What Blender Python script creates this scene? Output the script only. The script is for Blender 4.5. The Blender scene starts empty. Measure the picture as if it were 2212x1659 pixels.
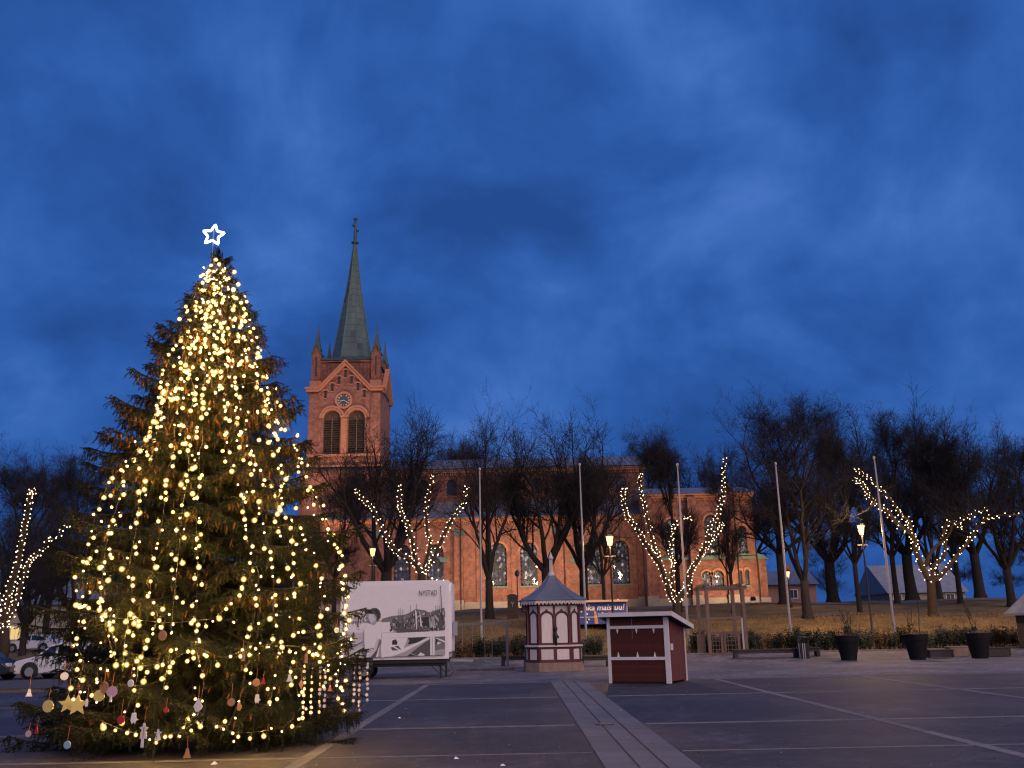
import bpy, math, random
import numpy as np
from mathutils import Vector, Matrix, Euler

random.seed(7)
R = math.radians
scene = bpy.context.scene
COL = scene.collection

# ---------------------------------------------------------------- camera
CAM_H, PITCH, ROLL, FPX = 1.75, R(14.65), 0.020, 2030.0      # FPX: focal length for a 2212 px wide picture
cam_d = bpy.data.cameras.new('camera')
cam = bpy.data.objects.new('camera', cam_d); COL.objects.link(cam)
cam_d.sensor_width = 36.0; cam_d.lens = 36.0 * FPX / 2212.0
cam_d.clip_start = 0.1; cam_d.clip_end = 3000.0
_f = Vector((0, math.cos(PITCH), math.sin(PITCH)))
_r0 = Vector((1, 0, 0)); _u0 = Vector((0, -math.sin(PITCH), math.cos(PITCH)))
_r = _r0 * math.cos(ROLL) - _u0 * math.sin(ROLL)
_u = _u0 * math.cos(ROLL) + _r0 * math.sin(ROLL)
cam.matrix_world = Matrix(((_r.x, _u.x, -_f.x, 0), (_r.y, _u.y, -_f.y, 0), (_r.z, _u.z, -_f.z, CAM_H), (0, 0, 0, 1)))
scene.camera = cam

# ---------------------------------------------------------------- sky and light
scene.view_settings.view_transform = 'Standard'
scene.view_settings.look = 'None'
scene.view_settings.exposure = 0.0
scene.view_settings.gamma = 1.0
SUN_EL, SUN_AZ = R(32), R(152)            # the afterglow and the lamps of the town behind the camera
sun_d = bpy.data.lights.new('sun', 'SUN'); sun_d.energy = 2.0; sun_d.angle = R(60); sun_d.color = (1.0, 0.69, 0.52)
sun = bpy.data.objects.new('sun', sun_d); COL.objects.link(sun)
sun_dir = Vector((math.sin(SUN_AZ) * math.cos(SUN_EL), math.cos(SUN_AZ) * math.cos(SUN_EL), math.sin(SUN_EL)))
sun.rotation_euler = sun_dir.to_track_quat('Z', 'Y').to_euler()
sun.location = (0, -30, 40)

world = bpy.data.worlds.new('World'); scene.world = world; world.use_nodes = True
wt = world.node_tree; wt.nodes.clear()
def wn(t, **k):
    n = wt.nodes.new(t)
    for a, b in k.items(): setattr(n, a, b)
    return n
wout = wn('ShaderNodeOutputWorld'); wbg = wn('ShaderNodeBackground')
wsky = wn('ShaderNodeTexSky'); wsky.sky_type = 'NISHITA'; wsky.sun_disc = False
wsky.sun_elevation = R(1.0); wsky.sun_rotation = SUN_AZ; wsky.ozone_density = 6.0; wsky.air_density = 1.0; wsky.dust_density = 0.3
wtc = wn('ShaderNodeTexCoord'); wsep = wn('ShaderNodeSeparateXYZ'); wt.links.new(wtc.outputs['Generated'], wsep.inputs[0])
wz = wn('ShaderNodeMath', operation='MAXIMUM'); wz.inputs[1].default_value = 0.0; wt.links.new(wsep.outputs['Z'], wz.inputs[0])
wz2 = wn('ShaderNodeMath', operation='ADD'); wz2.inputs[1].default_value = 0.75; wt.links.new(wz.outputs[0], wz2.inputs[0])
wx = wn('ShaderNodeMath', operation='DIVIDE'); wt.links.new(wsep.outputs['X'], wx.inputs[0]); wt.links.new(wz2.outputs[0], wx.inputs[1])
wy = wn('ShaderNodeMath', operation='DIVIDE'); wt.links.new(wsep.outputs['Y'], wy.inputs[0]); wt.links.new(wz2.outputs[0], wy.inputs[1])
wc = wn('ShaderNodeCombineXYZ'); wt.links.new(wx.outputs[0], wc.inputs[0]); wt.links.new(wy.outputs[0], wc.inputs[1]); wc.inputs[2].default_value = 3.7
wn1 = wn('ShaderNodeTexNoise'); wn1.inputs['Scale'].default_value = 4.6; wn1.inputs['Detail'].default_value = 6.0
wn1.inputs['Roughness'].default_value = 0.54; wn1.inputs['Distortion'].default_value = 0.35
wt.links.new(wc.outputs[0], wn1.inputs['Vector'])
wn2 = wn('ShaderNodeTexNoise'); wn2.inputs['Scale'].default_value = 15.0; wn2.inputs['Detail'].default_value = 4.0
wn2.inputs['Roughness'].default_value = 0.5
wt.links.new(wc.outputs[0], wn2.inputs['Vector'])
wmx = wn('ShaderNodeMath', operation='MULTIPLY_ADD'); wmx.inputs[1].default_value = 0.28
wt.links.new(wn2.outputs['Fac'], wmx.inputs[0]); wt.links.new(wn1.outputs['Fac'], wmx.inputs[2])
wr = wn('ShaderNodeValToRGB'); cr = wr.color_ramp
cr.elements[0].position = 0.47; cr.elements[0].color = (0.0185, 0.074, 0.290, 1)
cr.elements[1].position = 0.86; cr.elements[1].color = (0.066, 0.180, 0.565, 1)
e = cr.elements.new(0.60); e.color = (0.0260, 0.101, 0.380, 1)
e = cr.elements.new(0.71); e.color = (0.0370, 0.131, 0.455, 1)
wt.links.new(wmx.outputs[0], wr.inputs[0])
wadd = wn('ShaderNodeMixRGB', blend_type='MIX'); wadd.inputs['Fac'].default_value = 0.06   # thin gaps show the sky above the cloud
wt.links.new(wr.outputs[0], wadd.inputs[1])
wsc = wn('ShaderNodeMixRGB', blend_type='MULTIPLY'); wsc.inputs['Fac'].default_value = 1.0; wsc.inputs[2].default_value = (0.12, 0.12, 0.12, 1)
wt.links.new(wsky.outputs[0], wsc.inputs[1]); wt.links.new(wsc.outputs[0], wadd.inputs[2])
wbg.inputs['Strength'].default_value = 1.0
wt.links.new(wadd.outputs[0], wbg.inputs['Color']); wt.links.new(wbg.outputs[0], wout.inputs['Surface'])

scene.render.engine = 'CYCLES'
scene.cycles.use_denoising = True
scene.cycles.max_bounces = 6
scene.cycles.diffuse_bounces = 2
scene.cycles.glossy_bounces = 2
scene.cycles.transmission_bounces = 3
scene.cycles.transparent_max_bounces = 10
scene.cycles.sample_clamp_indirect = 3.0
scene.cycles.filter_width = 1.25
scene.cycles.use_light_tree = True
scene.cycles.caustics_reflective = False
scene.cycles.caustics_refractive = False

# ---------------------------------------------------------------- helpers
def ray(x, y):
    d = _f + _r * ((x - 1106.0) / FPX) - _u * ((y - 829.5) / FPX)
    return d.normalized()
def P(x, y, depth):
    """world point seen at (x, y) of a 2212 px wide picture, at the given distance along +Y"""
    d = ray(x, y); t = depth / d.y
    return Vector((d.x * t, depth, CAM_H + d.z * t))
def G(x, y, z=0.0):
    d = ray(x, y); t = (z - CAM_H) / d.z
    return Vector((d.x * t, d.y * t, z))
def sstep(a, b, x):
    t = min(1.0, max(0.0, (x - a) / (b - a))); return t * t * (3 - 2 * t)
def terrain(x, y):
    z = 0.3 * sstep(46.5, 54, y) + 1.75 * sstep(54, 63, y) + 1.6 * sstep(60, 92, y) + 0.6 * sstep(90, 125, y)
    k = 0.22 + 0.78 * sstep(-36, -22, x)
    w = 0.10 * math.sin(x * 0.31 + 1.3) * sstep(56, 64, y) + 0.07 * math.sin(x * 0.83 + y * 0.4) * sstep(56, 64, y)
    return z * k + w

class MB:
    def __init__(self): self.v = []; self.f = []; self.m = []
    def add(self, vs, fs, mi=0):
        b = len(self.v); self.v.extend([tuple(v) for v in vs])
        for q in fs: self.f.append(tuple(i + b for i in q)); self.m.append(mi)
    def box(self, x0, x1, y0, y1, z0, z1, mi=0):
        vs = [(x0,y0,z0),(x1,y0,z0),(x1,y1,z0),(x0,y1,z0),(x0,y0,z1),(x1,y0,z1),(x1,y1,z1),(x0,y1,z1)]
        self.add(vs, [(0,3,2,1),(4,5,6,7),(0,1,5,4),(1,2,6,5),(2,3,7,6),(3,0,4,7)], mi)
    def bar(self, p0, p1, w, h, mi=0, up=(0,0,1)):
        p0 = Vector(p0); p1 = Vector(p1); d = (p1 - p0).normalized(); u = Vector(up)
        if abs(d.dot(u)) > 0.98: u = Vector((0, 1, 0))
        s = d.cross(u).normalized(); u = s.cross(d).normalized()
        a = s * (w / 2); b = u * (h / 2)
        vs = [p0-a-b, p0+a-b, p0+a+b, p0-a+b, p1-a-b, p1+a-b, p1+a+b, p1-a+b]
        self.add(vs, [(0,1,2,3),(7,6,5,4),(0,4,5,1),(1,5,6,2),(2,6,7,3),(3,7,4,0)], mi)
    def tube(self, pts, radii, n=6, mi=0, cap=True):
        pts = [Vector(p) for p in pts]
        if not hasattr(radii, '__len__'): radii = [radii] * len(pts)
        rings = []; prev = None
        for i, p in enumerate(pts):
            d = (pts[min(i+1, len(pts)-1)] - pts[max(i-1, 0)])
            d = d.normalized() if d.length > 1e-9 else Vector((0, 0, 1))
            if prev is None:
                a = d.cross(Vector((0, 0, 1)))
                if a.length < 1e-3: a = d.cross(Vector((0, 1, 0)))
            else: a = prev - d * prev.dot(d)
            a.normalize(); b = d.cross(a); prev = a
            rings.append([p + (a * math.cos(t) + b * math.sin(t)) * radii[i] for t in [2 * math.pi * k / n for k in range(n)]])
        vs = [q for r in rings for q in r]; fs = []
        for i in range(len(pts) - 1):
            for k in range(n):
                fs.append((i*n+k, i*n+(k+1) % n, (i+1)*n+(k+1) % n, (i+1)*n+k))
        if cap:
            fs.append(tuple(range(n-1, -1, -1))); fs.append(tuple((len(pts)-1)*n + k for k in range(n)))
        self.add(vs, fs, mi)
    def lathe(self, prof, n=16, c=(0,0,0), mi=0, ph=0.0, sx=1.0, sy=1.0):
        vs = []; fs = []
        for r, z in prof:
            for k in range(n):
                t = 2 * math.pi * k / n + ph
                vs.append((c[0] + r * sx * math.cos(t), c[1] + r * sy * math.sin(t), c[2] + z))
        for i in range(len(prof) - 1):
            for k in range(n): fs.append((i*n+k, i*n+(k+1) % n, (i+1)*n+(k+1) % n, (i+1)*n+k))
        fs.append(tuple(range(n-1, -1, -1))); fs.append(tuple((len(prof)-1)*n + k for k in range(n)))
        self.add(vs, fs, mi)
    def prism(self, poly, a0, a1, axis='y', mi=0):
        """poly: 2d outline; extruded along axis from a0 to a1. axis y: (x,z); axis x: (y,z); axis z: (x,y)"""
        def m(p, a): return {'y': (p[0], a, p[1]), 'x': (a, p[0], p[1]), 'z': (p[0], p[1], a)}[axis]
        n = len(poly); vs = [m(p, a0) for p in poly] + [m(p, a1) for p in poly]
        fs = [tuple(range(n)), tuple(range(2*n-1, n-1, -1))]
        for k in range(n): fs.append((k, k+n, (k+1) % n + n, (k+1) % n))
        self.add(vs, fs, mi)
    def mesh(self, name, mats, smooth=False):
        me = bpy.data.meshes.new(name); me.from_pydata(self.v, [], self.f)
        for m in (mats if isinstance(mats, (list, tuple)) else [mats]): me.materials.append(m)
        if any(self.m): me.polygons.foreach_set('material_index', self.m)
        if smooth: me.polygons.foreach_set('use_smooth', [True] * len(me.polygons))
        me.update(); return me
    def build(self, name, mats, parent=None, smooth=False, loc=None, rot=None, **tags):
        return link(name, self.mesh(name, mats, smooth), parent, loc, rot, **tags)

def link(name, me, parent=None, loc=None, rot=None, scale=None, **tags):
    o = bpy.data.objects.new(name, me); COL.objects.link(o)
    if parent is not None: o.parent = parent
    if loc is not None: o.location = loc
    if rot is not None: o.rotation_euler = rot
    if scale is not None: o.scale = (scale,) * 3 if not hasattr(scale, '__len__') else scale
    for k, v in tags.items(): o['category' if k == 'cat' else k] = v
    return o
def thing(name, label, cat, loc=(0,0,0), rz=0.0, group=None):
    o = link(name, None, None, loc, (0, 0, rz), label=label, cat=cat)
    o.empty_display_size = 0.2
    if group: o['group'] = group
    return o
def copy_tree(o, parent=None):
    c = o.copy(); COL.objects.link(c); c.parent = parent
    for ch in o.children: copy_tree(ch, c)
    return c
def text_mesh(body, size, extrude=0.002, shear=0.0, offset=0.0, mat=None, sx=1.0):
    cu = bpy.data.curves.new('lettering', 'FONT'); cu.body = body; cu.size = size; cu.extrude = extrude
    cu.shear = shear; cu.offset = offset; cu.align_x = 'LEFT'; cu.resolution_u = 3
    o = bpy.data.objects.new('lettering', cu); COL.objects.link(o)
    dg = bpy.context.evaluated_depsgraph_get()
    me = bpy.data.meshes.new_from_object(o.evaluated_get(dg))
    bpy.data.objects.remove(o); bpy.data.curves.remove(cu)
    me.materials.clear(); me.materials.append(mat)
    if sx != 1.0:
        for v in me.vertices: v.co.x *= sx
    return me

# ---------------------------------------------------------------- materials
M = {}
def mat(key, col, rough=0.7, col2=None, scale=4.0, fac=0.5, bump=0.0, bscale=30.0, metal=0.0, emit=None, estr=0.0, detail=5.0, stretch=None, spec=0.5, coat=0.0, rand=0.0):
    m = bpy.data.materials.new(key); m.use_nodes = True; nt = m.node_tree; b = nt.nodes['Principled BSDF']
    b.inputs['Base Color'].default_value = (*col, 1); b.inputs['Roughness'].default_value = rough; b.inputs['Metallic'].default_value = metal
    b.inputs['Specular IOR Level'].default_value = spec
    if coat: b.inputs['Coat Weight'].default_value = coat; b.inputs['Coat Roughness'].default_value = 0.08
    if col2 is not None or bump:
        tc = nt.nodes.new('ShaderNodeTexCoord'); mp = nt.nodes.new('ShaderNodeMapping'); nt.links.new(tc.outputs['Object'], mp.inputs[0])
        if stretch: mp.inputs['Scale'].default_value = stretch
    if col2 is not None:
        n = nt.nodes.new('ShaderNodeTexNoise'); n.inputs['Scale'].default_value = scale; n.inputs['Detail'].default_value = detail
        n.inputs['Roughness'].default_value = 0.62
        nt.links.new(mp.outputs[0], n.inputs['Vector'])
        r = nt.nodes.new('ShaderNodeValToRGB'); r.color_ramp.elements[0].position = 0.5 - 0.5 * fac * 0.6; r.color_ramp.elements[1].position = 0.5 + 0.5 * fac * 0.6
        r.color_ramp.elements[0].color = (*col, 1); r.color_ramp.elements[1].color = (*col2, 1)
        nt.links.new(n.outputs['Fac'], r.inputs[0]); nt.links.new(r.outputs[0], b.inputs['Base Color'])
    if rand:
        src = b.inputs['Base Color'].links[0].from_socket if b.inputs['Base Color'].is_linked else None
        oi = nt.nodes.new('ShaderNodeObjectInfo'); mr = nt.nodes.new('ShaderNodeMapRange'); mr.inputs[3].default_value = 1 - rand; mr.inputs[4].default_value = 1 + rand
        nt.links.new(oi.outputs['Random'], mr.inputs[0]); mm = nt.nodes.new('ShaderNodeMixRGB'); mm.blend_type = 'MULTIPLY'; mm.inputs[0].default_value = 1.0; mm.inputs[1].default_value = (*col, 1)
        if src: nt.links.new(src, mm.inputs[1])
        nt.links.new(mr.outputs[0], mm.inputs[2]); nt.links.new(mm.outputs[0], b.inputs['Base Color'])
    if bump:
        n2 = nt.nodes.new('ShaderNodeTexNoise'); n2.inputs['Scale'].default_value = bscale; n2.inputs['Detail'].default_value = 4
        nt.links.new(mp.outputs[0], n2.inputs['Vector'])
        bp = nt.nodes.new('ShaderNodeBump'); bp.inputs['Strength'].default_value = bump; bp.inputs['Distance'].default_value = 0.03
        nt.links.new(n2.outputs['Fac'], bp.inputs['Height']); nt.links.new(bp.outputs[0], b.inputs['Normal'])
    if emit is not None:
        b.inputs['Emission Color'].default_value = (*emit, 1); b.inputs['Emission Strength'].default_value = estr
    M[key] = m; return m
def brick(key, c1, c2, mortar, sc=1.0, patch=None):
    m = mat(key, c1, 0.85); nt = m.node_tree; b = nt.nodes['Principled BSDF']
    tc = nt.nodes.new('ShaderNodeTexCoord'); sp = nt.nodes.new('ShaderNodeSeparateXYZ'); nt.links.new(tc.outputs['Object'], sp.inputs[0])
    ad = nt.nodes.new('ShaderNodeMath'); nt.links.new(sp.outputs['X'], ad.inputs[0]); nt.links.new(sp.outputs['Y'], ad.inputs[1])
    cb = nt.nodes.new('ShaderNodeCombineXYZ'); nt.links.new(ad.outputs[0], cb.inputs[0]); nt.links.new(sp.outputs['Z'], cb.inputs[1])
    t = nt.nodes.new('ShaderNodeTexBrick'); nt.links.new(cb.outputs[0], t.inputs['Vector'])
    t.inputs['Color1'].default_value = (*c1, 1); t.inputs['Color2'].default_value = (*c2, 1); t.inputs['Mortar'].default_value = (*mortar, 1)
    t.inputs['Scale'].default_value = 1.0; t.inputs['Brick Width'].default_value = 0.28 * sc; t.inputs['Row Height'].default_value = 0.085 * sc; t.inputs['Mortar Size'].default_value = 0.012 * sc
    n = nt.nodes.new('ShaderNodeTexNoise'); n.inputs['Scale'].default_value = 1.6; n.inputs['Detail'].default_value = 10; n.inputs['Roughness'].default_value = 0.78
    nt.links.new(tc.outputs['Object'], n.inputs['Vector'])
    r = nt.nodes.new('ShaderNodeValToRGB'); r.color_ramp.elements[0].position = 0.35; r.color_ramp.elements[1].position = 0.68
    r.color_ramp.elements[0].color = (0.45, 0.42, 0.42, 1); r.color_ramp.elements[1].color = (1.3, 1.22, 1.15, 1)
    nt.links.new(n.outputs['Fac'], r.inputs[0])
    mx = nt.nodes.new('ShaderNodeMixRGB'); mx.blend_type = 'MULTIPLY'; mx.inputs[0].default_value = 1.0
    nt.links.new(t.outputs['Color'], mx.inputs[1]); nt.links.new(r.outputs[0], mx.inputs[2]); nt.links.new(mx.outputs[0], b.inputs['Base Color'])
    bp = nt.nodes.new('ShaderNodeBump'); bp.inputs['Strength'].default_value = 0.5; bp.inputs['Distance'].default_value = 0.02
    nt.links.new(t.outputs['Fac'], bp.inputs['Height']); bp.invert = True; nt.links.new(bp.outputs[0], b.inputs['Normal'])
    return m
def emis(key, col, s):
    m = bpy.data.materials.new(key); m.use_nodes = True; nt = m.node_tree; nt.nodes.clear()
    o = nt.nodes.new('ShaderNodeOutputMaterial'); e = nt.nodes.new('ShaderNodeEmission')
    e.inputs[0].default_value = (*col, 1); e.inputs[1].default_value = s; nt.links.new(e.outputs[0], o.inputs[0]); M[key] = m; return m
def halo_mat(key, col, s, opacity):  # half-clear emission that paints a glow halo and is not sampled as a lamp
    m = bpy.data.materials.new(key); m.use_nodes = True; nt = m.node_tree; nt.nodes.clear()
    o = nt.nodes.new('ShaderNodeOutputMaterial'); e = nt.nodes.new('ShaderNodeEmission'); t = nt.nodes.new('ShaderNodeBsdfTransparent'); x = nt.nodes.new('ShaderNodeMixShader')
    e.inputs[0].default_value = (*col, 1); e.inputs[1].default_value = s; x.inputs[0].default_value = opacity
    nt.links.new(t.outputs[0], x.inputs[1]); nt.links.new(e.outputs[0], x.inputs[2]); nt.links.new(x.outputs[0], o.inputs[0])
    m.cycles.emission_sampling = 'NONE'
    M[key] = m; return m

brick('brick', (0.36, 0.145, 0.095), (0.27, 0.100, 0.066), (0.36, 0.25, 0.20), 1.0)
brick('brick_dark', (0.30, 0.10, 0.06), (0.23, 0.075, 0.045), (0.26, 0.18, 0.14))
mat('brick_trim', (0.50, 0.24, 0.14), 0.8, (0.42, 0.18, 0.10), 3.0)
mat('copper', (0.060, 0.112, 0.105), 0.6, (0.105, 0.165, 0.148), 1.2, 0.7, 0.15, 8.0, metal=0.0, stretch=(1, 1, 0.25), rand=0.10)
mat('copper_dark', (0.038, 0.066, 0.066), 0.55, (0.068, 0.108, 0.10), 1.5, 0.7, metal=0.0)
mat('copper_green', (0.16, 0.26, 0.20), 0.6, (0.10, 0.17, 0.13), 3.0)
mat('roof_metal', (0.20, 0.21, 0.24), 0.45, (0.13, 0.14, 0.16), 1.0, 0.7, metal=0.2)
mat('stone', (0.42, 0.37, 0.30), 0.85, (0.30, 0.26, 0.22), 2.0, 0.8, 0.3, 12)
mat('stone_kiosk', (0.34, 0.25, 0.18), 0.85, (0.20, 0.15, 0.12), 3.5, 0.8, 0.4, 14)
mat('louvre', (0.11, 0.075, 0.045), 0.7, (0.07, 0.05, 0.03), 5)
mat('pillar', (0.035, 0.015, 0.014), 0.7, (0.022, 0.011, 0.011), 4)
mat('iron', (0.02, 0.02, 0.022), 0.5)
mat('glass_pane', (0.22, 0.25, 0.28), 0.16, metal=0.75)
mat('glass_dark', (0.02, 0.025, 0.035), 0.1, spec=0.8)
mat('mullion', (0.13, 0.10, 0.07), 0.7)
mat('clock_face', (0.06, 0.075, 0.075), 0.4)
mat('gilt', (0.55, 0.50, 0.40), 0.4)
mat('bark', (0.011, 0.009, 0.008), 0.9, (0.022, 0.017, 0.014), 6.0, 0.7, 0.6, 18)
mat('twig', (0.013, 0.011, 0.011), 0.9)
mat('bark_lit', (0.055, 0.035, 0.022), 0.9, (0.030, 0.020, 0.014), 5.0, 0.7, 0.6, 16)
mat('ivy', (0.02, 0.03, 0.016), 0.8)
mat('needle', (0.021, 0.030, 0.0095), 0.8, (0.011, 0.019, 0.009), 9.0, 0.7, spec=0.12)
mat('needle_tip', (0.028, 0.040, 0.013), 0.8, (0.016, 0.025, 0.012), 9.0, 0.7, spec=0.12)
mat('cone', (0.12, 0.055, 0.019), 0.8, (0.07, 0.032, 0.012), 20.0, 0.7, spec=0.15)
mat('white_paint', (0.74, 0.72, 0.71), 0.5, (0.62, 0.60, 0.59), 2.5, 0.6)
mat('trailer_white', (0.86, 0.85, 0.86), 0.4, (0.82, 0.81, 0.82), 1.2, 0.8)
mat('cream', (0.74, 0.69, 0.63), 0.6, (0.58, 0.53, 0.48), 6.0, 0.7, stretch=(3, 3, 0.4), rand=0.10)
mat('maroon', (0.125, 0.028, 0.030), 0.6, (0.085, 0.02, 0.022), 5.0)
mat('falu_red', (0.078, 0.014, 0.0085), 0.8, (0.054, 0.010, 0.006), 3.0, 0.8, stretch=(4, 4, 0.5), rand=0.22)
mat('falu_side_lit', (0.155, 0.040, 0.032), 0.75, (0.11, 0.027, 0.022), 3.0, 0.8, stretch=(4, 4, 0.5), rand=0.20)  # lit copy of falu_red: the brighter light on this side is in the colour
mat('steel_dark', (0.14, 0.15, 0.165), 0.5)
mat('steel', (0.30, 0.32, 0.34), 0.45, metal=0.4)
mat('pole_white', (0.46, 0.43, 0.40), 0.5)
mat('timber', (0.21, 0.14, 0.10), 0.8, (0.14, 0.092, 0.068), 5.0, 0.7, 0.3, 20, stretch=(3, 3, 0.5), rand=0.18)
mat('timber_dark', (0.055, 0.045, 0.042), 0.8, (0.035, 0.03, 0.028), 5.0)
mat('pot', (0.008, 0.008, 0.009), 0.7, (0.012, 0.012, 0.012), 6, spec=0.2)
mat('soil', (0.06, 0.04, 0.03), 0.95, bump=0.8, bscale=20)
mat('leaf_hedge', (0.022, 0.036, 0.018), 0.7, (0.035, 0.045, 0.02), 6, 0.8)
mat('dry_leaf', (0.22, 0.13, 0.05), 0.8, (0.14, 0.08, 0.035), 6, 0.8)
mat('dry_grass', (0.25, 0.165, 0.050), 0.9, (0.14, 0.095, 0.034), 3.0, 0.8)
mat('tyre', (0.012, 0.012, 0.013), 0.8)
mat('car_white', (0.62, 0.64, 0.68), 0.25, coat=0.6)
mat('car_dark', (0.02, 0.025, 0.03), 0.25, coat=0.6)
mat('car_red', (0.25, 0.02, 0.02), 0.3, coat=0.6)
mat('van_blue', (0.055, 0.085, 0.33), 0.35, (0.045, 0.07, 0.27), 1.0)
mat('awning', (0.62, 0.42, 0.27), 0.6)
mat('print_white', (0.86, 0.84, 0.82), 0.5)
mat('orange', (0.75, 0.32, 0.05), 0.5)
mat('red_paint', (0.55, 0.05, 0.06), 0.5)
mat('plaster', (0.34, 0.31, 0.26), 0.85, (0.27, 0.25, 0.21), 1.0)
mat('plaster_red', (0.34, 0.22, 0.19), 0.85, (0.28, 0.18, 0.16), 1.0)
mat('roof_pale', (0.26, 0.28, 0.32), 0.6, (0.18, 0.20, 0.23), 1.5)
mat('slab', (0.165, 0.168, 0.185), 0.8, (0.105, 0.107, 0.12), 2.4, 0.9, 0.35, 40, detail=8, rand=0.13)
mat('strip', (0.24, 0.225, 0.225), 0.85, (0.12, 0.115, 0.115), 5.0, 0.9, 0.3, 40, detail=8, rand=0.16)
for i, g in enumerate((0.03, 0.09, 0.19, 0.38, 0.60, 0.78)):
    mat('ink%d' % i, (g, g * 0.97, g * 0.95), 0.5, (g * 1.08, g * 1.06, g * 1.05), 6.0, 0.9)
emis('bulb_core', (1.0, 0.54, 0.13), 1050.0)
halo_mat('bulb_halo', (1.0, 0.55, 0.07), 1.2, 0.62)  # bulb glass with the glow halo painted into it as emission
emis('fairy', (1.0, 0.70, 0.40), 9.0)
emis('star_led', (0.72, 0.86, 1.0), 5.0)
emis('lamp_glow', (1.0, 0.50, 0.18), 4.0)
emis('flood_glow', (1.0, 0.62, 0.32), 6.0)
emis('window_lit', (1.0, 0.66, 0.25), 0.9)
emis('cool_led', (0.75, 0.9, 1.0), 14.0)
# ================================================================ ground
def ground_mat(key, c_dark, c_mid, frost, pav=0.12, frost_pos=(0.52, 0.72), rough=0.75):
    m = mat(key, c_mid, rough); nt = m.node_tree; b = nt.nodes['Principled BSDF']
    tc = nt.nodes.new('ShaderNodeTexCoord')
    t = nt.nodes.new('ShaderNodeTexBrick'); nt.links.new(tc.outputs['Object'], t.inputs['Vector'])
    t.inputs['Color1'].default_value = (*c_dark, 1); t.inputs['Color2'].default_value = (*c_mid, 1); t.inputs['Mortar'].default_value = tuple(x * 0.55 for x in c_dark) + (1,)
    t.inputs['Scale'].default_value = 1.0; t.inputs['Brick Width'].default_value = pav * 1.5; t.inputs['Row Height'].default_value = pav; t.inputs['Mortar Size'].default_value = pav * 0.07
    n = nt.nodes.new('ShaderNodeTexNoise'); n.inputs['Scale'].default_value = 0.35; n.inputs['Detail'].default_value = 9; n.inputs['Roughness'].default_value = 0.68
    nt.links.new(tc.outputs['Object'], n.inputs['Vector'])
    r = nt.nodes.new('ShaderNodeValToRGB'); r.color_ramp.elements[0].position = frost_pos[0]; r.color_ramp.elements[1].position = frost_pos[1]
    r.color_ramp.elements[0].color = (0, 0, 0, 1); r.color_ramp.elements[1].color = (0.55, 0.55, 0.55, 1)
    nt.links.new(n.outputs['Fac'], r.inputs[0])
    n3 = nt.nodes.new('ShaderNodeTexNoise'); n3.inputs['Scale'].default_value = 3.2; n3.inputs['Detail'].default_value = 9; n3.inputs['Roughness'].default_value = 0.7
    nt.links.new(tc.outputs['Object'], n3.inputs['Vector'])
    r3 = nt.nodes.new('ShaderNodeValToRGB'); r3.color_ramp.elements[0].position = 0.40; r3.color_ramp.elements[1].position = 0.66
    r3.color_ramp.elements[0].color = (0.45, 0.45, 0.45, 1); r3.color_ramp.elements[1].color = (1.55, 1.55, 1.55, 1)
    nt.links.new(n3.outputs['Fac'], r3.inputs[0])
    mx = nt.nodes.new('ShaderNodeMixRGB'); mx.inputs[2].default_value = (*frost, 1)
    nt.links.new(r.outputs[0], mx.inputs[0]); nt.links.new(t.outputs['Color'], mx.inputs[1])
    m2 = nt.nodes.new('ShaderNodeMixRGB'); m2.blend_type = 'MULTIPLY'; m2.inputs[0].default_value = 0.8
    nt.links.new(mx.outputs[0], m2.inputs[1]); nt.links.new(r3.outputs[0], m2.inputs[2]); nt.links.new(m2.outputs[0], b.inputs['Base Color'])
    bp = nt.nodes.new('ShaderNodeBump'); bp.inputs['Strength'].default_value = 1.0; bp.inputs['Distance'].default_value = 0.018
    ad = nt.nodes.new('ShaderNodeMath'); ad.operation = 'SUBTRACT'; nt.links.new(n3.outputs['Fac'], ad.inputs[0]); nt.links.new(t.outputs['Fac'], ad.inputs[1])
    nt.links.new(ad.outputs[0], bp.inputs['Height']); nt.links.new(bp.outputs[0], b.inputs['Normal'])
    rr = nt.nodes.new('ShaderNodeMapRange'); rr.inputs[3].default_value = rough - 0.22; rr.inputs[4].default_value = rough + 0.12
    nt.links.new(n3.outputs['Fac'], rr.inputs[0]); nt.links.new(rr.outputs[0], b.inputs['Roughness'])
    return m
ground_mat('paving', (0.042, 0.039, 0.045), (0.055, 0.050, 0.057), (0.145, 0.142, 0.165), 0.13, (0.46, 0.74), 0.72)
ground_mat('paving_pale', (0.115, 0.108, 0.115), (0.145, 0.137, 0.147), (0.33, 0.32, 0.345), 0.16, (0.42, 0.68), 0.8)
mat('asphalt', (0.06, 0.058, 0.06), 0.8, (0.09, 0.085, 0.085), 1.5, 0.8, 0.4, 60)

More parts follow.
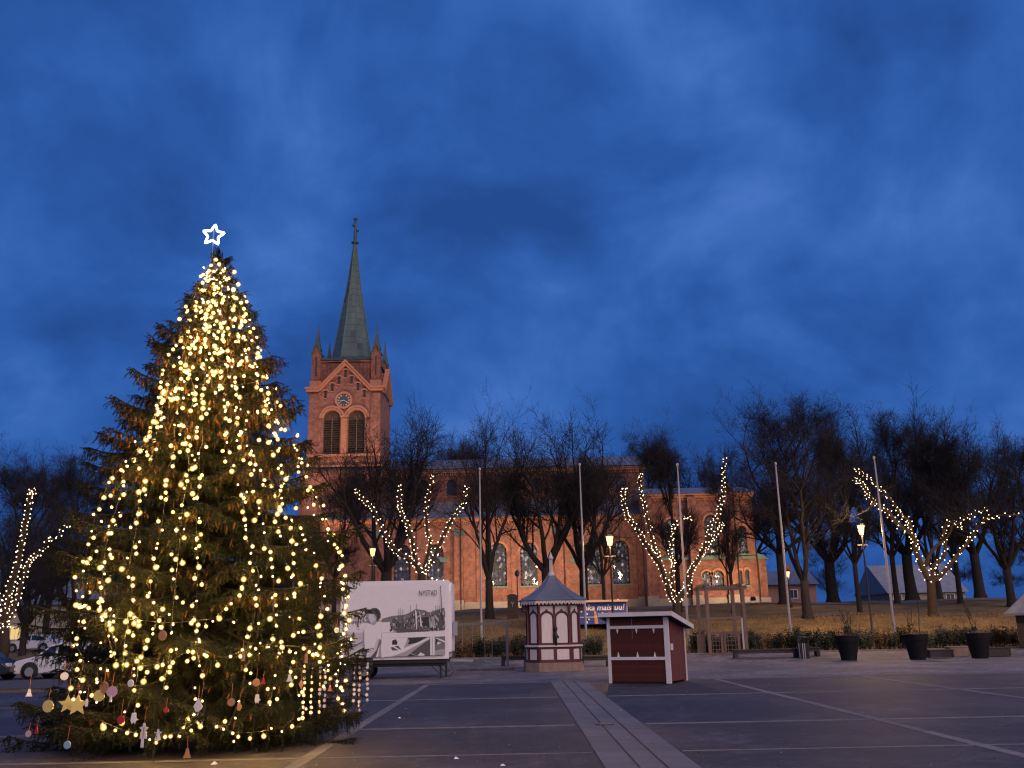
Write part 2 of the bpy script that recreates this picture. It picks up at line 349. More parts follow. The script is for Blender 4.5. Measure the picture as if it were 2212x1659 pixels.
def hill_mat():
    m = mat('hill_grass', (0.10, 0.08, 0.035), 0.95); nt = m.node_tree; b = nt.nodes['Principled BSDF']
    tc = nt.nodes.new('ShaderNodeTexCoord')
    n = nt.nodes.new('ShaderNodeTexNoise'); n.inputs['Scale'].default_value = 0.5; n.inputs['Detail'].default_value = 10; n.inputs['Roughness'].default_value = 0.72
    nt.links.new(tc.outputs['Object'], n.inputs['Vector'])
    r = nt.nodes.new('ShaderNodeValToRGB'); cr = r.color_ramp
    cr.elements[0].position = 0.32; cr.elements[0].color = (0.055, 0.044, 0.018, 1); cr.elements[1].position = 0.68; cr.elements[1].color = (0.24, 0.155, 0.050, 1)
    nt.links.new(n.outputs['Fac'], r.inputs[0]); nt.links.new(r.outputs[0], b.inputs['Base Color'])
    n2 = nt.nodes.new('ShaderNodeTexNoise'); n2.inputs['Scale'].default_value = 5; n2.inputs['Detail'].default_value = 6; nt.links.new(tc.outputs['Object'], n2.inputs['Vector'])
    bp = nt.nodes.new('ShaderNodeBump'); bp.inputs['Strength'].default_value = 1.0; bp.inputs['Distance'].default_value = 0.15
    nt.links.new(n2.outputs['Fac'], bp.inputs['Height']); nt.links.new(bp.outputs[0], b.inputs['Normal'])
    return m
hill_mat()

# the ground sheet: flat under the square, rising to the church hill, on to the horizon
def grid_sheet(name, xs, ys, zf, m, **tags):
    vs = [(x, y, zf(x, y)) for y in ys for x in xs]; n = len(xs)
    fs = [(j*n+i, j*n+i+1, (j+1)*n+i+1, (j+1)*n+i) for j in range(len(ys)-1) for i in range(n-1)]
    mb = MB(); mb.add(vs, fs); return mb.build(name, m, smooth=True, **tags)
xs = [-900, -500, -250, -140, -90] + list(np.arange(-70, 70.1, 2.0)) + [90, 140, 250, 500, 900]
ys = [-120, -60, -20, 10, 30, 40] + list(np.arange(44, 130.1, 1.5)) + [150, 190, 260, 400, 700, 1500]
grid_sheet('ground', xs, ys, lambda x, y: terrain(x, y) - (0.03 if y < 47 else 0.0), M['hill_grass'], kind='structure')

# dark asphalt road at the left and the square itself, each a thin slab above the sheet
mb = MB(); mb.box(-120, -11.5, 36.5, 48.5, -0.02, 0.002); mb.build('road', M['asphalt'], kind='structure')
sq = MB()
sq.add([(-60, -25, 0.006), (60, -25, 0.006), (60, 33.6, 0.006), (-60, 33.6, 0.006)], [(0, 1, 2, 3)])
square = sq.build('square', M['paving'], kind='structure')
mb = MB()
mb.add([(-11.4, 33.55, 0.011), (60, 33.55, 0.011), (60, 47.4, 0.02), (-11.4, 47.4, 0.02)], [(0, 1, 2, 3)])
mb.add([(-11.4, 47.4, 0.02), (60, 47.4, 0.02), (60, 52.0, 0.30), (-11.4, 52.0, 0.30)], [(0, 1, 2, 3)])
mb.build('frosted_walk', M['paving_pale'], kind='structure')

# paths of the park, following the hill
def path(name, cl, w, m):
    vs = []; fs = []
    for i, (x, y) in enumerate(cl):
        a = Vector(cl[max(i-1, 0)]); c = Vector(cl[min(i+1, len(cl)-1)]); d = (c - a).normalized(); s = Vector((-d.y, d.x))
        for k in (-1, -0.33, 0.33, 1):
            px, py = x + s.x * w * k, y + s.y * w * k; vs.append((px, py, terrain(px, py) + 0.035))
    for i in range(len(cl)-1):
        for k in range(3): fs.append((i*4+k, i*4+k+1, i*4+k+5, i*4+k+4))
    mb = MB(); mb.add(vs, fs); return mb.build(name, m, smooth=True, kind='structure')
mat('gravel', (0.16, 0.14, 0.125), 0.9, (0.10, 0.09, 0.085), 2.0, 0.8, 0.3, 30)
path('church_path', [(x, 83.5 + 0.03 * x + 1.2 * math.sin(x * 0.07)) for x in np.arange(-20, 60, 2)], 2.2, M['gravel'])
path('park_path', [(x, 66.0 + 0.6 * math.sin(x * 0.1)) for x in np.arange(-20, 70, 2)], 1.4, M['gravel'])

# granite strips that divide the square, and the slab band with its two drain slots
def strip(x0, x1, y0, y1, z=0.0, nseg=None):
    """a strip of granite setts laid as separate pieces"""
    L = max(x1 - x0, y1 - y0); n = nseg or max(1, int(round(L / 1.9))); mb = MB()
    for i in range(n):
        a, c = i / n, (i + 1) / n; g = 0.006
        if x1 - x0 > y1 - y0: q = (x0 + (x1-x0)*a + g, x0 + (x1-x0)*c - g, y0, y1)
        else: q = (x0, x1, y0 + (y1-y0)*a + g, y0 + (y1-y0)*c - g)
        m2 = MB(); m2.box(q[0], q[1], q[2], q[3], -0.05, 0.012 + z + random.uniform(-0.001, 0.0015)); m2.build('paving_strip', M['strip'], square)
BX0, BX1 = 1.10, 2.30
for xa in (-3.07, 6.66, 11.6): strip(xa - 0.10, xa + 0.10, 7, 33.24)
WS = {26.1: 0.075, 18.55: 0.09, 14.5: 0.035}
for ya in (26.1, 18.55, 14.5):
    for (a, c) in ((-3.0 - 0.0, BX0 - 0.05), (BX1 + 0.05, 6.56), (6.76, 11.5), (11.7, 24)): 
        strip(a + (0.03 if a < -2.9 else 0), c, ya - WS[ya], ya + WS[ya])
    strip(-26, -3.18, ya - 0.06, ya + 0.06)
for ya, w in ((33.35, 0.10),):
    strip(-3.0 if ya > 20 else -12, BX0 - 0.05, ya - w, ya + w); strip(BX1 + 0.05, 20, ya - w, ya + w)
slabs = []
for col, (a, c) in enumerate(((BX0, 1.515), (1.545, 1.865), (1.895, BX1))):
    L = 1.05; y = 5.0
    for i in range(28):
        key = (col, i % 3)
        if key not in dict(slabs):
            mb = MB(); mb.box(-(c-a)/2 + 0.004, (c-a)/2 - 0.004, -L/2 + 0.005, L/2 - 0.005, -0.06, 0.0)
            slabs.append((key, mb.mesh('slab', M['slab'])))
        link('slab', dict(slabs)[key], square, ((a+c)/2, y + L/2, 0.019 + random.uniform(-0.0025, 0.0025)), (random.uniform(-.002, .002), random.uniform(-.004, .004), 0)); y += L
mb = MB()
for xa in (1.53, 1.88):
    mb.box(xa - 0.022, xa + 0.022, 5, 34.4, -0.05, 0.0085)
mb.build('drain_slot', M['asphalt'], square)
mb = MB(); mb.box(1.42, 1.74, 18.3, 18.52, 0.0, 0.034); mb.build('drain_cover', M['iron'], square)
# kerb between the pale walk and the hill bed
for i in range(40):
    x = -11 + i * 1.8
    mb = MB(); mb.box(x, x + 1.785, 51.7, 51.85, 0.0, 0.40 if False else 0.37); mb.build('kerb_stone', M['strip'], square)
# frost grains, grit and leaf crumbs lying about on the square
rg = random.Random(9); gr = MB()
for _ in range(600):
    y = 9 + 24 * rg.random() ** 1.3; x = rg.uniform(-0.62, 0.62) * y + 1; s = rg.uniform(0.005, 0.014) * (0.6 + y / 30); a = rg.uniform(0, 6.28); z = 0.007 if not (BX0 - .1 < x < BX1 + .1) else 0.022
    c, d = math.cos(a) * s, math.sin(a) * s
    gr.add([(x - c, y - d, z), (x + d * .6, y - c * .6, z), (x + c, y + d, z), (x - d * .5, y + c * .5, z + s * 0.8)], [(0, 1, 3), (1, 2, 3), (2, 0, 3)], 0 if rg.random() < 0.45 else 1)
mat('frost_grain', (0.42, 0.42, 0.45), 0.8); mat('leaf_crumb', (0.045, 0.03, 0.02), 0.9)
gr.build('grit', [M['frost_grain'], M['leaf_crumb']], None, kind='stuff', label='frost grains and dark leaf crumbs scattered on the paving', cat='grit')
# scraps of snow and paper on the paving
for k, (px, py, s, lab) in enumerate(((463, 1652, 0.075, 'small white scrap lying on the paving in front of the Christmas tree'), (863, 1552, 0.045, 'tiny white scrap on the paving right of the Christmas tree'), (985, 1640, 0.05, 'flat pale scrap on the paving near the lower edge of the square'), (1085, 1655, 0.05, 'pale scrap beside the slab band at the very front'))):
    p = G(px, py); mb = MB(); n = 7
    rs = [random.uniform(0.5, 1.0) * s for _ in range(n)]
    mb.add([(rs[i] * math.cos(i * 2 * math.pi / n), rs[i] * 0.7 * math.sin(i * 2 * math.pi / n), 0) for i in range(n)] + [(0.2 * rs[i] * math.cos(i * 2 * math.pi / n), 0.3 * rs[i] * math.sin(i * 2 * math.pi / n) , s * random.uniform(0.35, 0.6)) for i in range(n)],
           [(i, (i+1) % n, n + (i+1) % n, n + i) for i in range(n)] + [tuple(range(n, 2*n))])
    mb.build('snow_scrap', M['print_white'], None, loc=(p.x, p.y, 0.007), label=lab, cat='snow scrap', group='white scraps on the paving')
# ================================================================ church
CB = Vector((0.0, 94.0, 3.7))
church = thing('church', 'floodlit red brick church with copper spire standing behind the bare trees', 'church', CB)
def W(p): return Vector(p) - CB          # world -> church local
def arch_pts(xc, w, zs, n=10, pointed=0.0):
    """points along an arch from right spring to left spring"""
    r = w / 2; out = []
    for i in range(n + 1):
        t = math.pi * i / n
        out.append((xc + r * math.cos(t), zs + r * math.sin(t) * (1.0 + pointed)))
    return out
def arched_wall(mb, x0, x1, z0, z1, y, ops, reveal=0.35, mi=0, back=None):
    """front face at y with arched openings (xc, w, zsill, zspring); reveals go back"""
    ops = sorted(ops); x = x0
    for (xc, w, zb, zs) in ops:
        a, c = xc - w/2, xc + w/2
        if a > x: mb.add([(x, y, z0), (a, y, z0), (a, y, z1), (x, y, z1)], [(0, 1, 2, 3)], mi)
        mb.add([(a, y, z0), (c, y, z0), (c, y, zb), (a, y, zb)], [(0, 1, 2, 3)], mi)
        ap = arch_pts(xc, w, zs)
        for (p, q) in zip(ap[:-1], ap[1:]):
            mb.add([(q[0], y, q[1]), (p[0], y, p[1]), (p[0], y, z1), (q[0], y, z1)], [(0, 1, 2, 3)], mi)
        loop = [(a, zb), (c, zb)] + ap
        for i in range(len(loop)):
            p, q = loop[i], loop[(i+1) % len(loop)]
            mb.add([(p[0], y, p[1]), (q[0], y, q[1]), (q[0], y + reveal, q[1]), (p[0], y + reveal, p[1])], [(3, 2, 1, 0)], mi)
        x = c
    if x < x1: mb.add([(x, y, z0), (x1, y, z0), (x1, y, z1), (x, y, z1)], [(0, 1, 2, 3)], mi)
def arch_ring(mb, xc, w, zs, t, y0, y1, mi=0, legs=None):
    o = arch_pts(xc, w + 2 * t, zs); i_ = arch_pts(xc, w, zs)
    for k in range(len(o) - 1):
        mb.prism([o[k], o[k+1], i_[k+1], i_[k]], y0, y1, 'y', mi)
    if legs is not None:
        mb.box(xc - w/2 - t, xc - w/2, y0, y1, legs, zs, mi); mb.box(xc + w/2, xc + w/2 + t, y0, y1, legs, zs, mi)
pane_me = {}
def church_window(xc, w, zb, zs, y, parent, dia=(0.32, 0.42), lit=0.0):
    """diamond-leaded window: lattice bars and single panes, each leaning its own way"""
    mb = MB(); arch_ring(mb, xc, w, zs, 0.22, y - 0.40, y - 0.30); 
    win = link('window', mb.mesh('window', M['brick_trim']), parent)
    b2 = MB(); b2.box(xc - w/2 - 0.12, xc + w/2 + 0.12, y - 0.47, y + 0.02, zb - 0.14, zb + 0.005); b2.build('sill', M['copper_green'], win)
    dw, dh = dia; lead = MB(); r = w / 2
    def inside(px, pz): return abs(px - xc) < r - 0.03 and pz > zb + 0.03 and (pz < zs or (px-xc)**2 + (pz-zs)**2 < (r-0.03)**2)
    key = (dw, dh)
    if key not in pane_me:
        m = MB(); m.add([(-dw/2, 0, 0), (0, 0, -dh/2), (dw/2, 0, 0), (0, 0, dh/2)], [(0, 1, 2, 3)]); pane_me[key] = m.mesh('pane', M['glass_pane'])
    nx = int(w / dw) + 2; nz = int((zs + r - zb) / dh) + 2
    for i in range(-nx, nx + 1):
        for j in range(-1, 2 * nz + 2):
            px = xc + i * dw / 2; pz = zb + j * dh / 2
            if (i + j) % 2: continue
            if not inside(px, pz): continue
            link('pane', pane_me[key], win, (px, y, pz), (random.gauss(0.0, 0.11), random.gauss(0, 0.03), random.gauss(0.0, 0.11)), 0.97)
    bk = MB(); ap = arch_pts(xc, w, zs); bk.add([(xc - w/2, y + 0.06, zb), (xc + w/2, y + 0.06, zb)] + [(p[0], y + 0.06, p[1]) for p in ap], [tuple(range(len(ap) + 2))])
    bk.build('lead_backing', M['glass_dark'], win)
    for sx in (-1, 0, 1):
        zt = zs + math.sqrt(max(0, r*r - (sx * w/4)**2)) - 0.02
        lead.box(xc + sx * w / 4 - 0.02, xc + sx * w / 4 + 0.02, y - 0.035, y - 0.015, zb, zt)
    for k in range(1, int((zs - zb) / 0.8) + 1): lead.box(xc - r, xc + r, y - 0.055, y - 0.036, zb + k * 0.8 - 0.015, zb + k * 0.8 + 0.015)
    lead.build('glazing_bar', M['iron'], win)
    return win

# ---- aisle
ya = 0.0
ax0 = W(P(690, 1200, 94)).x; ax1 = W(P(1393, 1200, 94)).x
ez = W(P(1100, 1118, 94)).z; 
wz0 = W(P(1100, 1266, 94)).z; wz1 = W(P(1100, 1172, 94)).z
wins = [(W(P(px, 1200, 94)).x, 1.66) for px in (869, 940, 1076, 1142, 1281, 1341)]
ops = [(x, w, wz0, wz1 - w/2) for x, w in wins]
mb = MB(); arched_wall(mb, ax0, ax1, -0.5, ez, ya, ops, 0.40)
mb.box(ax0, ax1, ya + 6.6, ya + 6.9, -0.5, ez)
mb.add([(ax0, ya, -0.5), (ax0, ya + 6.6, -0.5), (ax0, ya + 6.6, ez), (ax0, ya, ez)], [(0, 1, 2, 3)])
mb.add([(ax1, ya, -0.5), (ax1, ya + 6.6, -0.5), (ax1, ya + 6.6, ez), (ax1, ya, ez)], [(3, 2, 1, 0)])
mb.build('aisle_wall', M['brick'], church)
for x, w in wins: church_window(x, w, wz0, wz1 - w/2, ya + 0.36, church)
mb = MB(); mb.box(ax0, ax1, ya - 0.22, ya - 0.002, -0.5, 0.72); mb.box(ax0, ax1, ya - 0.27, ya - 0.222, -0.5, 0.35)
mb.build('plinth', M['stone'], church)
mb = MB(); mb.box(ax0 - 0.2, ax1 + 0.1, ya - 0.30, ya - 0.002, ez - 0.35, ez + 0.02); mb.box(ax0 - 0.2, ax1 + 0.1, ya - 0.42, ya - 0.303, ez - 0.12, ez + 0.05)
for k in range(150):
    x = ax0 + (ax1 - ax0) * (k + 0.5) / 150; mb.box(x - 0.06, x + 0.06, ya - 0.16, ya - 0.004, ez - 0.56, ez - 0.352)
mb.build('cornice', M['brick_trim'], church)
for px in (822, 905, 991, 1034, 1109, 1207, 1311, 1384):
    x = W(P(px, 1200, 94)).x; big = px in (822, 991, 1207, 1384)
    mb = MB(); d = 0.55 if big else 0.16; wd = 0.55 if big else 0.30
    mb.box(x - wd/2 * 1.5, x + wd/2 * 1.5, ya - d, ya - 0.004, 0.0, ez * 0.80 if big else ez - 0.36)
    if big:
        mb.prism([(ya - d - 0.06, ez * 0.80), (ya - 0.004, ez * 0.80), (ya - 0.004, ez * 0.80 + 0.7)], x - wd * 0.85, x + wd * 0.85, 'x', 1)
        mb.box(x - wd * 0.95, x + wd * 0.95, ya - d - 0.14, ya - d - 0.002, -0.4, 0.9, 2)
    mb.build('buttress', [M['brick'], M['copper_green'], M['stone']], church)
# green copper band between the window groups
for px in (959, 1240):
    x = W(P(px, 1210, 94)).x; z = W(P(px, 1212, 94)).z
    mb = MB(); mb.prism([(x - 0.5, z + 0.35), (x + 0.5, z + 0.35), (x + 0.32, z - 0.12), (x - 0.32, z - 0.12)], ya - 0.14, ya - 0.004); mb.build('copper_hood', M['copper_green'], church)
for px in (996, 1388):
    x = W(P(px, 1200, 94)).x; mb = MB(); mb.tube([(x, ya - 0.68, -0.3), (x, ya - 0.68, ez - 0.7), (x, ya - 0.46, ez - 0.1)], 0.06, 8); mb.build('drainpipe', M['iron'], church)
# lean-to roof of the aisle
cz1 = W(P(1100, 1013, 101)).z; cz0 = W(P(1100, 1082, 101)).z
mb = MB(); mb.add([(ax0, ya - 0.55, ez + 0.06), (ax1 + 0.2, ya - 0.55, ez + 0.06), (ax1 + 0.2, 7.0, cz0), (ax0, 7.0, cz0)], [(0, 1, 2, 3)])
mb.add([(ax0, ya - 0.55, ez - 0.02), (ax1 + 0.2, ya - 0.55, ez - 0.02), (ax1 + 0.2, ya - 0.55, ez + 0.06), (ax0, ya - 0.55, ez + 0.06)], [(0, 1, 2, 3)])
n = 60
for k in range(n + 1):
    x = ax0 + (ax1 - ax0) * k / n; mb.bar((x, ya - 0.5, ez + 0.10), (x, 6.95, cz0 + 0.035), 0.04, 0.05)
mb.build('aisle_roof', M['roof_metal'], church)
# ---- nave clerestory
nx0 = W(P(790, 1050, 101)).x; nx1 = W(P(1392, 1050, 101)).x
cw = [(nx0 + 3.2 + k * 3.05, 1.1, cz0 + 0.75, cz0 + 1.9) for k in range(9)]
cw = [c for c in cw if c[0] < nx1 - 1]
mb = MB(); arched_wall(mb, nx0, nx1, cz0 - 1.0, cz1, 7.0, cw, 0.3); 
mb.add([(nx1, 7.0, -0.5), (nx1, 21, -0.5), (nx1, 21, cz1), (nx1, 7.0, cz1)], [(0, 1, 2, 3)])
mb.add([(nx1, 7.0, cz1), (nx1, 21, cz1), (nx1, 14, cz1 + 2.0)], [(0, 1, 2)])
mb.box(nx0, nx1, 20.7, 21.0, -0.5, cz1)
mb.build('nave_wall', M['brick_dark'], church)
for c in cw:
    g = MB(); ap = arch_pts(c[0], c[1], c[3]); g.add([(c[0] - c[1]/2, 7.27, c[2]), (c[0] + c[1]/2, 7.27, c[2])] + [(p[0], 7.27, p[1]) for p in ap], [tuple(range(len(ap) + 2))])
    wn_ = g.build('window', M['glass_dark'], church)
    g = MB(); g.box(c[0] - 0.03, c[0] + 0.03, 7.2, 7.26, c[2], c[3] + c[1]/2); g.box(c[0] - c[1]/2, c[0] + c[1]/2, 7.2, 7.26, c[3] - 0.03, c[3] + 0.03); g.build('glazing_bar', M['iron'], wn_)
mb = MB(); mb.box(nx0, nx1 + 0.15, 6.72, 6.998, cz1 - 0.35, cz1 + 0.02); mb.box(nx0, nx1 + 0.2, 6.60, 6.717, cz1 - 0.14, cz1 + 0.05)
for k in range(120):
    x = nx0 + (nx1 - nx0) * (k + 0.5) / 120; mb.box(x - 0.07, x + 0.07, 6.84, 6.995, cz1 - 0.62, cz1 - 0.353)
mb.build('nave_cornice', M['brick_trim'], church)
mb = MB(); mb.prism([(6.4, cz1 + 0.06), (21.6, cz1 + 0.06), (14, cz1 + 2.35)], nx0, nx1 + 0.35, 'x')
for k in range(50):
    x = nx0 + (nx1 - nx0) * k / 50; mb.bar((x, 6.45, cz1 + 0.10), (x, 13.95, cz1 + 2.37), 0.05, 0.06)
mb.build('nave_roof', M['roof_metal'], church)
# ---- transept at the right
ty = -3.0
tx0 = W(P(1397, 1200, 91)).x; tx1 = W(P(1634, 1200, 91)).x; tx2 = W(P(1655, 1200, 91)).x
tz1 = W(P(1500, 1068, 91)).z; tzs = W(P(1500, 1207, 91)).z
lw = []
for px, w, yb, yt in ((1528, 0.95, 1266, 1234), (1553, 1.05, 1266, 1232), (1601, 0.35, 1262, 1232), (1616, 0.38, 1264, 1230)):
    p = W(P(px, yb, 91)); q = W(P(px, yt, 91)); lw.append((p.x, w, p.z, q.z - w/2))
uw = []
for px, w, yb, yt in ((1455, 1.3, 1200, 1120), (1541, 1.3, 1200, 1112), (1607, 0.8, 1196, 1135)):
    p = W(P(px, yb, 91)); q = W(P(px, yt, 91)); uw.append((p.x, w, p.z, q.z - w/2))
mb = MB(); arched_wall(mb, tx0, tx1, -0.6, tzs, ty, lw, 0.3); arched_wall(mb, tx0, tx1, tzs, tz1, ty, uw, 0.3)
mb.box(tx0, tx1, ty + 9.0, ty + 9.3, -0.6, tz1)
mb.add([(tx0, ty, -0.6), (tx0, ty + 9, -0.6), (tx0, ty + 9, tz1), (tx0, ty, tz1)], [(0, 1, 2, 3)])
mb.add([(tx1, ty, -0.6), (tx1, ty + 9, -0.6), (tx1, ty + 9, tz1), (tx1, ty, tz1)], [(3, 2, 1, 0)])
mb.build('transept_wall', M['brick'], church)
for c in lw: church_window(c[0], c[1], c[2], c[3], ty + 0.27, church, (0.22, 0.30))
for c in uw: church_window(c[0], c[1], c[2], c[3], ty + 0.27, church)
mb = MB(); mb.box(tx1, tx2, ty + 0.3, ty + 7, -0.6, tzs - 0.15); mb.build('vestry_wall', M['brick'], church)
mb = MB(); mb.prism([(tx1 + 0.003, tzs - 0.15), (tx2 + 0.25, tzs - 0.15), (tx2 + 0.25, tzs - 0.08), (tx1 + 0.003, tzs + 0.5)], ty + 0.1, ty + 7.2, 'y'); mb.build('vestry_roof', M['copper_green'], church)
mb = MB(); mb.box(tx0, tx1, ty - 0.18, ty - 0.002, -0.6, 0.62); mb.box(tx1, tx2 + 0.15, ty + 0.1, ty + 0.298, -0.6, 0.55); mb.build('transept_plinth', M['stone'], church)
mb = MB(); mb.box(tx0, tx1, ty - 0.16, ty - 0.003, tzs - 0.1, tzs + 0.16); mb.build('string_course', M['copper_green'], church)
mb = MB(); mb.box(tx0 - 0.1, tx1 + 0.1, ty - 0.30, ty - 0.003, tz1 - 0.35, tz1 + 0.02); mb.box(tx0 - 0.15, tx1 + 0.15, ty - 0.42, ty - 0.303, tz1 - 0.12, tz1 + 0.06)
for k in range(60):
    x = tx0 + (tx1 - tx0) * (k + 0.5) / 60; mb.box(x - 0.06, x + 0.06, ty - 0.17, ty - 0.004, tz1 - 0.58, tz1 - 0.352)
mb.build('transept_cornice', M['brick_trim'], church)
mb = MB(); mb.prism([(ty - 0.5, tz1 + 0.07), (ty + 9.6, tz1 + 0.07), (ty + 4.6, tz1 + 1.3)], tx0 - 0.3, tx1 + 0.3, 'x'); mb.build('transept_roof', M['roof_metal'], church)
for px, h in ((1404, 0.92), (1499, 0.92), (1576, 1.0)):
    x = W(P(px, 1200, 91)).x; mb = MB(); top = tz1 - 0.36 if h < 1 else tz1 + 0.55
    mb.box(x - 0.42, x + 0.42, ty - 0.62, ty - 0.43 if h == 1.0 else ty - 0.004, -0.3, top)
    if h == 1.0:
        mb.box(x - 0.42, x + 0.42, ty - 0.43, ty - 0.19, -0.3, tz1 - 0.37)
        mb.prism([(x - 0.55, tz1 + 0.55), (x + 0.55, tz1 + 0.55), (x, tz1 + 1.25)], ty - 0.70, ty + 0.2, 'y', 1)
    mb.box(x - 0.52, x + 0.52, ty - 0.72, ty - 0.622, -0.4, 0.85, 2)
    mb.build('buttress', [M['brick'], M['brick_trim'], M['stone']], church)
for px in (1592, 1633):
    x = W(P(px, 1200, 91)).x; mb = MB(); mb.tube([(x, ty - 0.24, -0.3), (x, ty - 0.24, tz1 - 0.4)], 0.065, 8); mb.build('drainpipe', M['iron'], church)

# ---- tower
tw0 = P(668, 842, 97).x; tw1 = P(823, 842, 97).x; TW = tw1 - tw0
tc_ = W(((tw0 + tw1) / 2, 97.0, 3.7)); hx = TW / 2; tyf = 3.0; tyb = tyf + TW; tcy = (tyf + tyb) / 2
def tz(py, d=97): return W(P(745, py, d)).z
z_corn = tz(842); z_apex = tz(788); z_sill = tz(980); z_spring = tz(903); z_band = tz(998)
bw = 1.74; bx = 1.30
mb = MB()
ops = [(tc_.x - bx, bw, z_sill, z_spring), (tc_.x + bx, bw, z_sill, z_spring)]
m2 = MB(); arched_wall(m2, tc_.x - hx, tc_.x + hx, z_sill - 0.3, z_corn, tyf, ops, 0.45)
m2.box(tc_.x - hx - 0.25, tc_.x + hx + 0.25, tyf - 0.25, tyb + 0.25, -0.6, z_band - 0.9)
m2.box(tc_.x - hx, tc_.x + hx, tyf, tyf + 0.5, z_band - 0.9, z_sill - 0.3)
for sx in (-1, 1):
    x = tc_.x + sx * hx
    q = [(x, tyf, z_band - 0.9), (x, tyb, z_band - 0.9), (x, tyb, z_corn), (x, tyf, z_corn)]
    m2.add(q, [(0, 1, 2, 3)] if sx > 0 else [(3, 2, 1, 0)])
m2.add([(tc_.x - hx, tyb, z_band - 0.9), (tc_.x + hx, tyb, z_band - 0.9), (tc_.x + hx, tyb, z_corn), (tc_.x - hx, tyb, z_corn)], [(3, 2, 1, 0)])
m2.build('tower_wall', M['brick'], church)
# corner pilasters of the tower
for sx in (-1, 1):
    mb = MB(); x = tc_.x + sx * (hx - 0.55)
    mb.box(x - 0.50, x + 0.50, tyf - 0.14, tyf - 0.003, z_sill - 0.1, z_corn - 0.45); mb.build('corner_pilaster', M['brick'], church)
gw = 0.685 * hx        # half width of the gable
for nm, rot in (('front', 0), ('right', 1), ('left', 2)):
    mb = MB()
    def tr(poly): return poly
    gpoly = [(-gw, z_corn), (gw, z_corn), (0, z_apex)]
    if rot == 0: mb.prism([(tc_.x + p[0], p[1]) for p in gpoly], tyf, tyf + 0.5, 'y')
    else:
        x = tc_.x + (hx if rot == 1 else -hx); mb.prism([(tcy + p[0], p[1]) for p in gpoly], x - 0.5 if rot == 1 else x, x if rot == 1 else x + 0.5, 'x')
    gb = mb.build('gable', M['brick'], church)
    mb = MB(); t = 0.34
    for s in (-1, 1):
        for (o, th, pr) in ((0.0, 0.30, 0.30), (0.30, 0.16, 0.42)):
            dx, dz = gw, z_apex - z_corn; L = math.hypot(dx, dz); nx_, nz_ = dz / L, dx / L
            a = (s * (gw + nx_ * o), z_corn + nz_ * o); b_ = (0.0, z_apex + (o) * L / dx)
            a2 = (s * (gw + nx_ * (o + th)), z_corn + nz_ * (o + th)); b2_ = (0.0, z_apex + (o + th) * L / dx)
            poly = [a, b_, b2_, a2]
            if rot == 0: mb.prism([(tc_.x + p[0], p[1] - 0.15) for p in poly], tyf - pr, tyf + 0.1 - 0.01 * s, 'y')
            elif rot == 1: mb.prism([(tcy + p[0], p[1] - 0.15) for p in poly], tc_.x + hx - 0.1, tc_.x + hx + pr, 'x')
            else: mb.prism([(tcy + p[0], p[1] - 0.15) for p in poly], tc_.x - hx - pr, tc_.x - hx + 0.1, 'x')
        e0, e1 = gw + 0.1, hx + 0.28
        zz = z_corn
        if rot == 0:
            for (o, th, pr) in ((-0.18, 0.30, 0.29), (0.12, 0.16, 0.41)):
                xs_ = sorted((tc_.x + s * e0, tc_.x + s * (e1 + (0.12 if th < 0.2 else 0)))); mb.box(xs_[0], xs_[1], tyf - pr, tyf + 0.2, zz + o, zz + o + th)
        else:
            for (o, th, pr) in ((-0.18, 0.30, 0.29), (0.12, 0.16, 0.41)):
                ys_ = sorted((tcy + s * e0, tcy + s * (hx - 0.01)))
                if rot == 1: mb.box(tc_.x + hx - 0.2, tc_.x + hx + pr, ys_[0], ys_[1], zz + o, zz + o + th)
                else: mb.box(tc_.x - hx - pr, tc_.x - hx + 0.2, ys_[0], ys_[1], zz + o, zz + o + th)
    mb.build('gable_cornice', M['brick_trim'], church)
    if rot == 0:
        # slits with little hoods that climb the gable
        for (sx_, py) in ((0, 806), (-86, 820), (86, 820), (-172, 835), (172, 835), (-262, 850), (262, 850)):
            x = tc_.x + sx_ * 0.1654 / 2030 * 97 * 1.0; z = tz(py + 1.5)
            mb = MB(); mb.box(x - 0.125, x + 0.125, tyf - 0.035, tyf - 0.004, z - 0.42, z + 0.42); sl = mb.build('slit_window', M['iron'], church)
            mb = MB(); mb.box(x - 0.30, x + 0.30, tyf - 0.17, tyf - 0.004, z + 0.42, z + 0.54); mb.box(x - 0.36, x - 0.24, tyf - 0.15, tyf - 0.005, z + 0.26, z + 0.419); mb.box(x + 0.24, x + 0.36, tyf - 0.15, tyf - 0.005, z + 0.26, z + 0.419)
            mb.box(x - 0.16, x + 0.16, tyf - 0.14, tyf - 0.006, z - 0.52, z - 0.424); mb.build('slit_hood', M['brick_trim'], sl)
